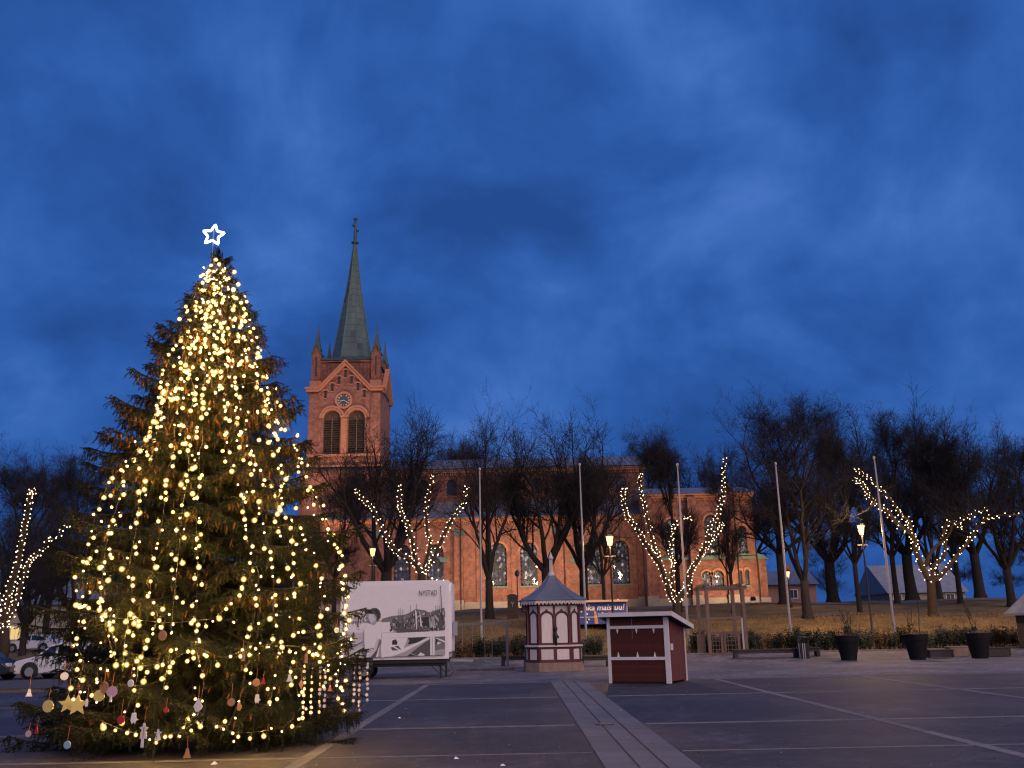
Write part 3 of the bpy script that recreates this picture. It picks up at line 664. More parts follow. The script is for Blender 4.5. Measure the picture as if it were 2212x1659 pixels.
# belfry openings
for c in ops:
    mb = MB(); ap = arch_pts(c[0], c[1], c[3]); mb.add([(c[0] - c[1]/2, tyf + 0.42, c[2]), (c[0] + c[1]/2, tyf + 0.42, c[2])] + [(p[0], tyf + 0.42, p[1]) for p in ap], [tuple(range(len(ap) + 2))])
    mb.add([(c[0] - c[1]/2, tyf + 0.40, c[3] - 0.5)] , [])
    lv = mb.build('belfry_opening', M['louvre'], church)
    nslat = 15
    for k in range(nslat):
        z = c[2] + 0.12 + k * (c[3] - c[2] - 0.1) / nslat
        mb = MB(); mb.add([(c[0] - c[1]/2 + 0.02, tyf + 0.20, z), (c[0] + c[1]/2 - 0.02, tyf + 0.20, z), (c[0] + c[1]/2 - 0.02, tyf + 0.38, z + 0.17), (c[0] - c[1]/2 + 0.02, tyf + 0.38, z + 0.17)], [(0, 1, 2, 3)])
        mb.build('louvre_slat', M['louvre'], lv)
    mb = MB(); mb.box(c[0] - 0.05, c[0] + 0.05, tyf + 0.14, tyf + 0.19, c[2], c[3] + 0.1); mb.build('mullion', M['mullion'], lv)
    mb = MB(); arch_ring(mb, c[0], c[1] + 0.02, c[3], 0.26, tyf - 0.10, tyf - 0.004); arch_ring(mb, c[0], c[1] + 0.56, c[3], 0.20, tyf - 0.20, tyf - 0.005); mb.build('belfry_arch', M['brick_trim'], lv)
mb = MB(); mb.box(tc_.x - 0.30, tc_.x + 0.30, tyf - 0.12, tyf - 0.006, z_sill, z_spring + 0.05); mb.box(tc_.x - 0.40, tc_.x + 0.40, tyf - 0.22, tyf - 0.007, z_spring + 0.051, z_spring + 0.25)
mb.build('belfry_pier', M['brick_trim'], church)
mb = MB(); mb.box(tc_.x - hx - 0.05, tc_.x + hx + 0.05, tyf - 0.22, tyf + 0.1, z_sill - 0.30, z_sill - 0.05)
mb.box(tc_.x - hx - 0.25, tc_.x + hx + 0.25, tyf - 0.30, tyf - 0.02, z_band - 0.55, z_band - 0.35); mb.build('belfry_sill', M['brick_trim'], church)
mb = MB(); mb.prism([(tyf - 0.62, z_band - 0.92), (tyf - 0.01, z_band - 0.92), (tyf - 0.01, z_band - 0.56)], tc_.x - hx - 0.5, tc_.x + hx + 0.5, 'x'); mb.build('belfry_ledge', M['copper_dark'], church)
mb = MB(); mb.box(tc_.x - hx - 0.6, tc_.x - hx - 0.26, tyf - 0.2, tyb, -0.5, z_band - 1.2); mb.build('stair_wall', M['brick_dark'], church)
# clock
ck = W(P(743, 865, 97)); cr_ = 14.5 / 2030 * 97
mb = MB(); 
for (ri, ro, y0, y1) in ((cr_ * 1.02, cr_ * 1.34, tyf - 0.20, tyf - 0.005),):
    for k in range(40):
        a, b_ = 2 * math.pi * k / 40, 2 * math.pi * (k + 1) / 40
        mb.prism([(ck.x + ri * math.cos(a), ck.z + ri * math.sin(a)), (ck.x + ro * math.cos(a), ck.z + ro * math.sin(a)), (ck.x + ro * math.cos(b_), ck.z + ro * math.sin(b_)), (ck.x + ri * math.cos(b_), ck.z + ri * math.sin(b_))], y0, y1)
clock = mb.build('clock', M['brick_trim'], church)
mb = MB(); mb.prism([(ck.x + cr_ * 1.03 * math.cos(2*math.pi*k/40), ck.z + cr_ * 1.03 * math.sin(2*math.pi*k/40)) for k in range(40)], tyf - 0.10, tyf - 0.008); mb.build('dial', M['clock_face'], clock)
for k in range(12):
    a = math.pi / 2 - 2 * math.pi * k / 12; mb = MB()
    mb.bar((ck.x + math.cos(a) * cr_ * 0.70, tyf - 0.115, ck.z + math.sin(a) * cr_ * 0.70), (ck.x + math.cos(a) * cr_ * 0.95, tyf - 0.115, ck.z + math.sin(a) * cr_ * 0.95), 0.02, 0.13); mb.build('hour_mark', M['gilt'], clock)
for (hh, L, w) in ((8.33, 0.55, 0.10), (4.05, 0.80, 0.08)):
    a = math.pi / 2 - 2 * math.pi * hh / 12; mb = MB()
    mb.bar((ck.x, tyf - 0.15 - w / 3, ck.z), (ck.x + math.cos(a) * cr_ * L, tyf - 0.15 - w / 3, ck.z + math.sin(a) * cr_ * L), 0.02, w); mb.build('clock_hand', M['gilt'], clock)
# drum between the corner piers, skirt roof, spire
z_dr1 = W(P(745, 781, 98.2)).z
hd = hx * 0.86
mb = MB(); mb.box(tc_.x - hd, tc_.x + hd, tcy - hd, tcy + hd, z_corn - 0.5, z_dr1)
for s in (-1, 1):
    for k in range(5):
        x = tc_.x + s * (gw * 0.42 + 0.42 * k); mb.box(x - 0.10, x + 0.10, tcy - hd - 0.09, tcy - hd - 0.003, z_corn + 0.3, z_dr1 - 0.5)
mb.box(tc_.x - hd - 0.06, tc_.x + hd + 0.06, tcy - hd - 0.18, tcy - hd - 0.004, z_dr1 - 0.26, z_dr1 - 0.05)
mb.build('drum_wall', M['brick_dark'], church)
# saddle roofs behind the gables
mb = MB()
mb.add([(tc_.x - gw - 0.3, tyf + 0.1, z_corn + 0.1), (tc_.x, tyf + 0.1, z_apex + 0.22), (tc_.x, tcy - hd - 0.02, z_apex + 0.22), (tc_.x - gw - 0.3, tcy - hd - 0.02, z_corn + 0.1)], [(0, 1, 2, 3)])
mb.add([(tc_.x + gw + 0.3, tyf + 0.1, z_corn + 0.1), (tc_.x, tyf + 0.1, z_apex + 0.22), (tc_.x, tcy - hd - 0.02, z_apex + 0.22), (tc_.x + gw + 0.3, tcy - hd - 0.02, z_corn + 0.1)], [(3, 2, 1, 0)])
mb.box(tc_.x - hx - 0.1, tc_.x + hx + 0.1, tyf + 0.05, tyb, z_corn + 0.02, z_corn + 0.27)
mb.build('gable_roof', M['copper_dark'], church)
z_sp0 = W(P(755, 771, 100.8)).z; z_sp1 = W(P(755, 526, 100.8)).z
rs = (85.0 / 2030 * 100.8) / 2 / math.cos(math.pi / 8) * 1.0
def octa(r, z, ph=math.pi / 8): return [(tc_.x + r * math.cos(ph + k * math.pi / 4), tcy + r * math.sin(ph + k * math.pi / 4), z) for k in range(8)]
mb = MB(); hs = hd + 0.18
sk = [(tc_.x - hs, tcy - hs, z_dr1), (tc_.x + hs, tcy - hs, z_dr1), (tc_.x + hs, tcy + hs, z_dr1), (tc_.x - hs, tcy + hs, z_dr1)]
z_sk = z_dr1 + 0.75
tp = octa(rs * 1.02, z_sk)
vs = [(x, y, z - 0.12) for x, y, z in sk] + sk + tp
fs = [(0, 1, 5, 4), (1, 2, 6, 5), (2, 3, 7, 6), (3, 0, 4, 7), (3, 2, 1, 0)]
# octagon order starts at 22.5 deg
fs += [(5, 6, 8, 15), (6, 8, 9), (6, 7, 10, 9), (7, 10, 11), (7, 4, 12, 11), (4, 12, 13), (4, 5, 14, 13), (5, 14, 15)]
mb.add(vs, fs)
for k in range(14):
    x = tc_.x - hs + 2 * hs * (k + 0.5) / 14; xt = tc_.x + (x - tc_.x) * 0.8
    mb.bar((x, tcy - hs + 0.02, z_dr1 + 0.03), (xt, tcy - rs * 0.95, z_sk + 0.0), 0.05, 0.05)
mb.build('skirt_roof', M['copper_dark'], church)
mb = MB(); prof = [(rs, z_sk - 0.05), (rs * 0.90, z_sk + 1.3), (rs * 0.74, z_sk + 3.4), (rs * 0.30, z_sk + (z_sp1 - z_sk) * 0.68), (0.16, z_sp1)]
vs = [q for r_, z_ in prof for q in octa(r_, z_)]; fs = []
for i in range(len(prof) - 1):
    for k in range(8): fs.append((i*8+k, i*8+(k+1) % 8, (i+1)*8+(k+1) % 8, (i+1)*8+k))
fs.append(tuple(range((len(prof)-1)*8, len(prof)*8))); mb.add(vs, fs)
spire = mb.build('spire', M['copper'], church)
for k in range(8):
    mb = MB(); pts = []
    for r_, z_ in prof:
        a = math.pi / 8 + k * math.pi / 4; pts.append((tc_.x + r_ * math.cos(a), tcy + r_ * math.sin(a), z_))
    mb.tube(pts, [0.09, 0.08, 0.075, 0.06, 0.05], 5); mb.build('hip_seam', M['copper'], spire)
# copper sheets of the front faces, each a plate of its own with a lap
for fk in range(4, 8):
    am = math.pi / 8 + fk * math.pi / 4 + math.pi / 8
    ca, sa = math.cos(am), math.sin(am); nrow = 17
    def rad(z):
        for (r0_, z0_), (r1_, z1_) in zip(prof[:-1], prof[1:]):
            if z0_ <= z <= z1_: return r0_ + (r1_ - r0_) * (z - z0_) / (z1_ - z0_)
        return 0.2
    for i in range(nrow):
        za = z_sk + 0.15 + (z_sp1 - z_sk - 1.5) * i / nrow; zb_ = z_sk + 0.15 + (z_sp1 - z_sk - 1.5) * (i + 1) / nrow - 0.03
        for j in range(2):
            mb = MB(); q = []
            for z_ in (za, zb_):
                rr = rad(z_) * math.cos(math.pi / 8) + random.uniform(0.012, 0.03); hw = rad(z_) * math.sin(math.pi / 8) * 0.93
                for e in ((-1, -0.02) if j == 0 else (0.02, 1)):
                    q.append((tc_.x + rr * ca - hw * e * sa, tcy + rr * sa + hw * e * ca, z_))
            mb.add([q[0], q[1], q[3], q[2]], [(0, 1, 2, 3)]); mb.build('copper_sheet', M['copper_dark'] if (random.random() < 0.04 or (fk == 5 and i in (2, 3) and j == 1)) else M['copper'], spire)
# finial: collar, rod, orbs and cock
mb = MB(); c0 = (tc_.x, tcy, 0)
mb.lathe([(0.14, z_sp1 - 0.1), (0.42, z_sp1 + 0.02), (0.42, z_sp1 + 0.16), (0.16, z_sp1 + 0.25), (0.17, z_sp1 + 0.5), (0.20, z_sp1 + 1.0), (0.15, z_sp1 + 1.6), (0.10, z_sp1 + 1.7), (0.10, z_sp1 + 3.0)], 12, c0)
zt = W(P(755, 472, 100.8)).z
mb.lathe([(0.02, z_sp1 + 2.05), (0.20, z_sp1 + 2.15), (0.22, z_sp1 + 2.27), (0.16, z_sp1 + 2.4), (0.02, z_sp1 + 2.45)], 10, (tc_.x - 0.16, tcy, 0))
mb.lathe([(0.02, z_sp1 + 1.4), (0.15, z_sp1 + 1.48), (0.18, z_sp1 + 1.6), (0.12, z_sp1 + 1.72), (0.02, z_sp1 + 1.76)], 10, (tc_.x + 0.24, tcy, 0))
mb.lathe([(0.10, zt - 0.62), (0.14, zt - 0.30), (0.24, zt - 0.08), (0.22, zt), (0.05, zt + 0.02)], 10, c0)
mb.build('finial', M['copper_dark'], church)
# corner pinnacles
for (ix, iy) in ((-1, -1), (1, -1), (1, 1), (-1, 1)):
    x = tc_.x + ix * (hx - 0.62); y = tcy + iy * (hx - 0.62); zp = W(P(745, 756, 97.6)).z; zt_ = W(P(745, 699, 97.6)).z
    mb = MB(); mb.box(x - 0.60, x + 0.60, y - 0.60, y + 0.60, z_corn - 0.05, z_corn + 1.05, 1); mb.box(x - 0.48, x + 0.48, y - 0.48, y + 0.48, z_corn + 1.051, zp - 0.4, 0)
    mb.prism([(x - 0.48, zp - 0.4), (x + 0.48, zp - 0.4), (x, zp + 0.55)], y - 0.48, y + 0.48, 'y', 0)
    mb.box(x - 0.07, x + 0.07, y - 0.51, y - 0.482, z_corn + 1.6, zp - 0.9, 2)
    pn = mb.build('corner_pier', [M['brick_dark'], M['brick_trim'], M['iron']], church)
    mb = MB()
    for s in (-1, 1):
        mb.prism([(x + s * 0.60, zp - 0.55), (x + s * 0.47, zp - 0.62), (x, zp + 0.50), (x, zp + 0.72)], y - 0.62, y + 0.62, 'y')
    mb.lathe([(0.62, zp - 0.02), (0.30, zp + 1.0), (0.14, zp + 2.0), (0.03, zt_)], 4, (x, y, 0), ph=math.pi / 4); mb.build('pinnacle', M['copper_dark'], pn)
for (px, yy) in ((704.8, tcy + hd * 0.6), (823.5, tcy + hd * 0.9)):
    pass
for a in (-1, 1):
    x = tc_.x + a * (hd - 0.25); y = tcy + hd - 0.3
    mb = MB(); mb.lathe([(0.36, z_dr1 - 0.1), (0.30, z_dr1 + 0.6), (0.12, z_dr1 + 1.5), (0.02, z_dr1 + 2.4)], 8, (x, y, 0)); mb.build('pinnacle', M['copper_dark'], church)
# ================================================================ bare trees
def grow_tree(seed, H, kind):
    """returns (trunk mesh data, crown mesh data): tapered tubes, twigs last"""
    rg = random.Random(seed); tr = MB(); cw = MB()
    def rv(): return Vector((rg.gauss(0, 1), rg.gauss(0, 1), rg.gauss(0, 1)))
    def limb(p, d, L, r, lv, up):
        n = max(2, int(L / (0.55 if lv < 3 else 0.28))); n = min(n, 9)
        pts = [p.copy()]; rad = [r]; dd = d.normalized(); st = L / n
        tip = 0.45 if lv < 2 else 0.35
        for i in range(n):
            dd = (dd + rv() * (0.09 if lv < 2 else 0.13) + Vector((0, 0, up)) * 0.14).normalized()
            pts.append(pts[-1] + dd * st); rad.append(r * (1 - (1 - tip) * (i + 1) / n))
        mb = tr if r > 0.045 else cw
        mb.tube(pts, rad, 7 if r > 0.12 else (5 if r > 0.05 else 3), cap=False)
        if lv >= 5: return
        # side shoots
        cnt = {0: 0, 1: 6, 2: 5, 3: 4, 4: 3}[lv]
        if kind == 'round': cnt = {0: 0, 1: 6, 2: 5, 3: 4, 4: 3}[lv]
        if kind == 'tall': cnt = {0: 11, 1: 6, 2: 5, 3: 4, 4: 3}[lv]
        for k in range(cnt):
            t = rg.uniform(0.30 if lv < 3 else 0.12, 1.0); f = t * n; i = min(int(f), n - 1); q = pts[i].lerp(pts[i+1], f - i)
            ax = (pts[i+1] - pts[i]).normalized(); s = rv(); s = (s - ax * s.dot(ax)).normalized()
            ang = rg.uniform(0.5, 0.95) if lv < 3 else rg.uniform(0.5, 1.15)
            nd = (ax * math.cos(ang) + s * math.sin(ang))
            if lv >= 1: nd = (nd + Vector((0, 0, 0.12))).normalized()
            nl = L * rg.uniform(0.40, 0.70) * (1.28 - 0.78 * t)
            nr = min(rad[i] * 0.62, r * rg.uniform(0.36, 0.55)); nr = min(nr, {0: 1.0, 1: 0.10, 2: 0.036, 3: 0.019, 4: 0.011}[lv]); nr = max(nr, 0.0075)
            if lv == 4: nl = rg.uniform(0.35, 0.8)
            if lv == 3: nl = max(nl, 0.6)
            limb(q, nd, nl, nr, lv + 1, 0.5 if lv < 3 else 0.25)
        # continuation
        if lv >= 1:
            for k in range(2 if lv == 1 else 1):
                s = rv(); nd = (dd + s * 0.30).normalized(); limb(pts[-1], nd, L * rg.uniform(0.45, 0.62), max(min(rad[-1] * 0.8, {1: 0.10, 2: 0.04, 3: 0.02, 4: 0.012}[lv]), 0.0085), lv + 1, 0.5)
    th = H * (0.16 if kind != 'tall' else 0.30); r0 = H * 0.0165
    # trunk with a flared foot
    pts = [Vector((0, 0, -0.4)), Vector((0, 0, 0.0)), Vector((0.02, 0, 0.35)), Vector((0.05, 0.03, th * 0.6)), Vector((0.04, 0.0, th))]
    tr.tube(pts, [r0 * 1.75, r0 * 1.6, r0 * 1.18, r0, r0 * 0.98], 10)
    top = pts[-1]
    if kind == 'tall':
        limb(top - Vector((0, 0, 0.1)), Vector((0.03, 0.02, 1)), H * 0.62, r0 * 0.85, 0, 0.6)
        m = 5
    elif kind == 'round': m = 6
    else: m = 5
    a0 = rg.uniform(0, 6.28)
    for k in range(m):
        a = a0 + k * 2 * math.pi / m + rg.uniform(-0.3, 0.3); tilt = {'vase': rg.uniform(0.22, 0.55), 'round': rg.uniform(0.35, 0.85), 'tall': rg.uniform(0.5, 0.8)}[kind]
        d = Vector((math.sin(tilt) * math.cos(a), math.sin(tilt) * math.sin(a), math.cos(tilt)))
        zz = rg.uniform(-0.5, 0.0)
        limb(top + Vector((0, 0, zz * 0.6)), d, (1.12 - 0.55 * tilt) * H * {'vase': rg.uniform(0.36, 0.46), 'round': rg.uniform(0.30, 0.38), 'tall': rg.uniform(0.26, 0.36)}[kind], r0 * rg.uniform(0.5, 0.68), 1, 0.55 if kind != 'round' else 0.3)
    return tr, cw
TV = []
for s, (H, kind) in enumerate(((15, 'vase'), (15, 'round'), (15, 'tall'), (15, 'tall'), (15, 'round'), (15, 'tall'))):
    a, b = grow_tree(100 + s * 17, H, kind)
    zs_ = sorted(v[2] for v in b.v); zmax = zs_[int(len(zs_) * 0.990)]
    TV.append((a.mesh('trunk', M['bark'], True), b.mesh('crown', M['twig']), zmax))
print('tree tris', [len(t[1].polygons) * 2 for t in TV])
TG = 'bare park trees'
def bare_tree(px, top_y, depth, var, label, rz=None, wide=1.0, name='bare_tree', group=TG):
    x = P(px, 1300, depth).x; z = terrain(x, depth) - 0.05; ztop = P(px, top_y, depth).z
    s = (ztop - z) / TV[var][2]
    t = thing(name, label, 'tree', (x, depth, z), rz if rz is not None else random.uniform(0, 6.28), group)
    wide = 0.25 + wide * 0.95; t.scale = (s * wide, s * wide, s)
    link('trunk', TV[var][0], t); link('crown', TV[var][1], t)
    return t
bare_tree(832, 898, 72, 1, 'wide bare tree whose dark crown covers the right side of the church tower', 0.4, 0.80)
bare_tree(722, 1000, 80, 3, 'bare tree directly right of the Christmas tree, below the church tower', 2.1, 0.75)
bare_tree(975, 930, 112, 2, 'slender bare tree rising behind the church roof, left of the first flagpole', 1.0, 0.8)
bare_tree(1058, 884, 70, 0, 'tall bare tree with a low forked trunk beside the first flagpole from the left', 3.6, 0.72)
bare_tree(1180, 920, 72, 1, 'round-crowned bare tree rising just behind the patterned kiosk', 5.2, 0.72)
bare_tree(1262, 915, 76, 4, 'dense bare tree directly behind the second flagpole from the left', 0.9, 0.72)
bare_tree(1305, 985, 70, 3, 'thin twin-stemmed bare tree standing beside the lit street lamp with the blue van', 4.0, 0.55)
bare_tree(1415, 938, 108, 5, 'narrow bare tree behind the church roof above the red market stall', 2.2, 0.8)
bare_tree(1468, 930, 78, 2, 'upright bare tree right behind the fairy-lit limbs above the red stall', 3.0, 0.75)
bare_tree(1582, 985, 74, 5, 'slim dark-trunked bare tree in front of the church transept', 5.0, 0.55)
bare_tree(1692, 878, 82, 3, 'bare tree with a leaning forked trunk just right of the church end', 0.2, 1.15)
bare_tree(1742, 900, 62, 0, 'massive many-stemmed bare tree with a thick foot right of the fourth flagpole', 1.4, 0.90)
bare_tree(1856, 903, 70, 2, 'bare tree with a thick dark trunk right behind the rightmost street lamp', 2.6, 0.62)
bare_tree(1938, 892, 84, 5, 'tall straight bare tree between the last flagpole and the fairy-lit tree', 0.7, 0.72)
bare_tree(1972, 880, 96, 4, 'tall bare tree forming the high point of the wood behind the last flagpole', 1.9, 0.85)
bare_tree(2075, 915, 80, 2, 'bare tree behind the right limbs of the fairy-lit tree at the right', 4.4, 0.75)
bare_tree(2120, 908, 90, 1, 'broad bare tree at the right above the flower pots', 3.3, 0.7)
bare_tree(2185, 960, 74, 4, 'bare tree at the right edge of the picture by the orange glow', 0.5, 0.75)
bare_tree(2245, 930, 92, 3, 'bare tree cut by the right edge of the picture', 2.5, 0.8)
bare_tree(1800, 935, 104, 1, 'far bare tree seen between the massive tree and the rightmost street lamp', 1.1, 0.9)
bare_tree(2030, 930, 112, 0, 'far bare tree seen behind the fork of the fairy-lit tree at the right', 2.8, 0.9)
bare_tree(1620, 1000, 108, 4, 'far bare tree rising over the roof of the church transept', 0.3, 0.8)
bare_tree(1520, 990, 112, 1, 'far bare tree rising over the church roof beside the third flagpole', 4.1, 0.8)
bare_tree(1120, 975, 113, 4, 'far bare tree rising over the middle of the church roof', 3.9, 0.8)
bare_tree(60, 985, 92, 2, 'bare tree at the left edge, left of the white van roof', 4.6, 1.0)
bare_tree(105, 985, 86, 5, 'bare tree at the left between fairy-lit limbs and the Christmas tree', 1.6, 0.95)
bare_tree(15, 1020, 78, 0, 'bare tree cut by the left edge behind the fairy-lit tree', 3.0, 0.8)
bare_tree(165, 1065, 72, 1, 'low bare tree half hidden behind the left side of the Christmas tree', 5.5, 0.8)
bare_tree(60, 1150, 64, 4, 'small bare tree in front of the pale house at the left', 2.0, 0.85)

# the far wood beyond the park: one mass of bare trees
fw = []; ff = []; off = 0; rgf = random.Random(77)
for k in range(26):
    me = TV[k % 6][1]; nv = len(me.vertices); co = np.empty(nv * 3, np.float32); me.vertices.foreach_get('co', co); co = co.reshape(-1, 3)
    a = rgf.uniform(0, 6.28); s = rgf.uniform(0.60, 0.85); x = -75 + k * 7.2 + rgf.uniform(-2, 2); y = rgf.uniform(150, 172); c, sn = math.cos(a), math.sin(a)
    q = np.stack([(co[:, 0] * c - co[:, 1] * sn) * s * 1.15 + x, (co[:, 0] * sn + co[:, 1] * c) * s * 1.15 + y, co[:, 2] * s + terrain(x, y) - 1.6 * s], 1); fw.append(q)
    li = np.empty(len(me.loops), np.int32); me.loops.foreach_get('vertex_index', li); ff.append(li + off); off += nv
V_ = np.concatenate(fw); L_ = np.concatenate(ff); me = bpy.data.meshes.new('far_wood'); me.vertices.add(len(V_)); me.vertices.foreach_set('co', V_.ravel()); me.loops.add(len(L_)); me.loops.foreach_set('vertex_index', L_)
np_ = len(L_) // 4; me.polygons.add(np_); me.polygons.foreach_set('loop_start', np.arange(0, np_ * 4, 4, dtype=np.int32)); me.polygons.foreach_set('loop_total', np.full(np_, 4, np.int32)); me.materials.append(M['twig']); me.update(); me.validate()
link('far_wood', me, None, kind='stuff', label='far dark mass of bare trees behind the park', cat='wood')

# ================================================================ trees wound with fairy lights
bulb_s = MB()
def ico(r):
    t = (1 + 5 ** 0.5) / 2; n = math.sqrt(1 + t * t)
    v = [(-1,t,0),(1,t,0),(-1,-t,0),(1,-t,0),(0,-1,t),(0,1,t),(0,-1,-t),(0,1,-t),(t,0,-1),(t,0,1),(-t,0,-1),(-t,0,1)]
    f = [(0,11,5),(0,5,1),(0,1,7),(0,7,10),(0,10,11),(1,5,9),(5,11,4),(11,10,2),(10,7,6),(7,1,8),(3,9,4),(3,4,2),(3,2,6),(3,6,8),(3,8,9),(4,9,5),(2,4,11),(6,2,10),(8,6,7),(9,8,1)]
    return [tuple(c / n * r for c in q) for q in v], f
def octs(r): return [(r,0,0),(-r,0,0),(0,r,0),(0,-r,0),(0,0,r),(0,0,-r)], [(0,2,4),(2,1,4),(1,3,4),(3,0,4),(2,0,5),(1,2,5),(3,1,5),(0,3,5)]
def smooth_line(pts, k=4):
    out = []
    for i in range(len(pts) - 1):
        p0 = pts[max(i-1, 0)]; p1 = pts[i]; p2 = pts[i+1]; p3 = pts[min(i+2, len(pts)-1)]
        for j in range(k):
            t = j / k; out.append(0.5 * ((2 * p1) + (p2 - p0) * t + (2*p0 - 5*p1 + 4*p2 - p3) * t*t + (3*p1 - p0 - 3*p2 + p3) * t**3))
    out.append(pts[-1]); return out
def lit_tree(label, base_px, depth, trunk, limbs, plain, conv, light_label, dens=8.5, r_trunk=0.34):
    """trunk and limbs are picture outlines of the branches; every limb gets its own lean in depth"""
    rg = random.Random(label)
    bx = P(base_px, 1300, depth).x; base = Vector((bx, depth, terrain(bx, depth) - 0.1))
    t = thing('pollarded_tree', label, 'tree', base, 0, 'trees wound with fairy lights')
    def to3(line, lean):
        n = len(line); out = []
        for i, q in enumerate(line):
            x, y = conv(*q); out.append(P(x, y, depth + lean * (i / max(1, n - 1)) ** 1.3) - base)
        return out
    tp = [Vector((0, 0, -0.3)), Vector((0, 0, 0.15))] + to3(trunk, 0.0)
    mb = MB(); sp = smooth_line(tp, 3); rr = [r_trunk * (1.5 - 0.5 * min(1, i / 4)) if i < 5 else r_trunk * (1 - 0.25 * i / len(sp)) for i in range(len(sp))]
    mb.tube(sp, rr, 10); mb.build('trunk', M['bark_lit'], t, True)
    for k, (line, r0, lit) in enumerate(limbs):
        lean = rg.uniform(-1.6, 1.6); p3 = smooth_line(to3(line, lean), 3); n = len(p3)
        mb = MB(); rad = [r0 * (1 - 0.62 * i / n) for i in range(n)]; mb.tube(p3, rad, 8)
        lb = mb.build('limb', M['bark_lit'], t, True)
        tw = MB()
        for _ in range(int(n * 3.5)):
            i = rg.randrange(n // 2, n); d = Vector((rg.gauss(0, 1), rg.gauss(0, 1), abs(rg.gauss(0.6, 0.6)))).normalized(); q = p3[i]; L = rg.uniform(0.5, 1.9)
            m_ = q + d * L * 0.5 + Vector((0, 0, 0.08)); tw.tube([q, m_, m_ + (d + Vector((0, 0, 0.4))).normalized() * L * 0.5], [0.018, 0.013, 0.008], 3, cap=False)
        tw.build('twigs', M['twig'], lb, kind='stuff')
        if not lit: continue
        # a string of lights wound round the limb
        st = thing('light_string', light_label % ORD[k], 'fairy lights', base + p3[0], 0, 'fairy lights on the park trees')
        bl = MB(); wire = []; L = 0.0; bv, bf = octs(0.036); o0 = p3[0]
        tot = sum((p3[i+1] - p3[i]).length for i in range(n - 1)); nb = int(tot * dens * lit); ang = 0
        for j in range(nb):
            f = (j + rg.uniform(-0.3, 0.3)) / nb * (n - 1); f = min(max(f, 0), n - 1.001); i = int(f); c = p3[i].lerp(p3[i+1], f - i)
            ax = (p3[i+1] - p3[i]).normalized(); a = ax.cross(Vector((0, 1, 0))).normalized(); b = ax.cross(a)
            ang += rg.uniform(1.2, 2.6); rr_ = rad[i] + rg.uniform(0.03, 0.10)
            q = c + (a * math.cos(ang) + b * math.sin(ang)) * rr_ - o0
            bl.add([q + Vector(v) * rg.uniform(0.8, 1.15) for v in bv], bf); wire.append(q)
        w = MB(); w.tube(wire, 0.006, 3, cap=False); w.build('wire', M['iron'], st)
        bl.build('bulbs', M['fairy'], st, kind='stuff')
    return t
ORD = ['first', 'second', 'third', 'fourth', 'fifth', 'sixth', 'seventh', 'eighth']
cA = lambda X, Y: (713.2 + X * 0.3472, 822.9 + Y * 0.3472)
cB = lambda X, Y: (1316.7 + X * 0.3307, 822.9 + Y * 0.3307)
cC = lambda X, Y: (1700.7 + X * 0.397, 822.9 + Y * 0.397)
cD = lambda X, Y: (X * 0.3139, 932.6 + Y * 0.3139)
lit_tree('pollarded tree wound with fairy lights right above the white billboard', 908, 62, [(565, 1330), (568, 1250), (570, 1195)], [
    ([(568, 1200), (530, 1120), (480, 1100), (430, 1055), (395, 1075)], 0.13, 1.0),
    ([(545, 1150), (450, 1085), (380, 1025), (345, 960), (310, 890), (270, 800), (230, 760), (185, 715), (155, 670)], 0.15, 1.0),
    ([(560, 1200), (530, 1110), (515, 1010), (480, 900), (440, 820), (430, 750), (440, 640)], 0.17, 1.25),
    ([(575, 1195), (605, 1090), (625, 1000), (605, 950), (600, 860), (600, 790), (605, 720), (635, 620), (640, 580)], 0.12, 0.75),
    ([(575, 1195), (600, 1150), (640, 1110), (690, 1000), (720, 930), (760, 860), (800, 800), (840, 750), (850, 640)], 0.16, 1.1)],
    [], cA, 'warm fairy lights on the %s limb from the left of the tree above the billboard')
lit_tree('pollarded tree with two leaning stems of fairy lights behind the red stall', 1456, 66, [(440, 1520), (438, 1470), (435, 1420)], [
    ([(430, 1440), (400, 1400), (370, 1310), (330, 1200), (270, 1120), (220, 1030), (180, 960), (120, 890), (100, 830), (90, 740), (100, 690)], 0.20, 1.35),
    ([(360, 1290), (330, 1180), (310, 1120), (290, 1080), (270, 990), (240, 880), (225, 790), (205, 720), (195, 650), (208, 600)], 0.13, 1.0),
    ([(425, 1420), (405, 1270), (420, 1190), (395, 1140), (405, 1050), (420, 930)], 0.13, 1.2),
    ([(445, 1430), (500, 1360), (520, 1270), (560, 1190), (620, 1100), (665, 1030), (720, 970), (735, 920)], 0.21, 1.6),
    ([(600, 1130), (640, 1030), (660, 950), (700, 890), (720, 820), (740, 760), (745, 680), (745, 600), (755, 495)], 0.12, 1.0),
    ([(418, 960), (455, 915), (500, 890), (545, 905)], 0.06, 0.8)],
    [], cB, 'warm fairy lights on the %s limb of the two-stemmed tree behind the red stall')
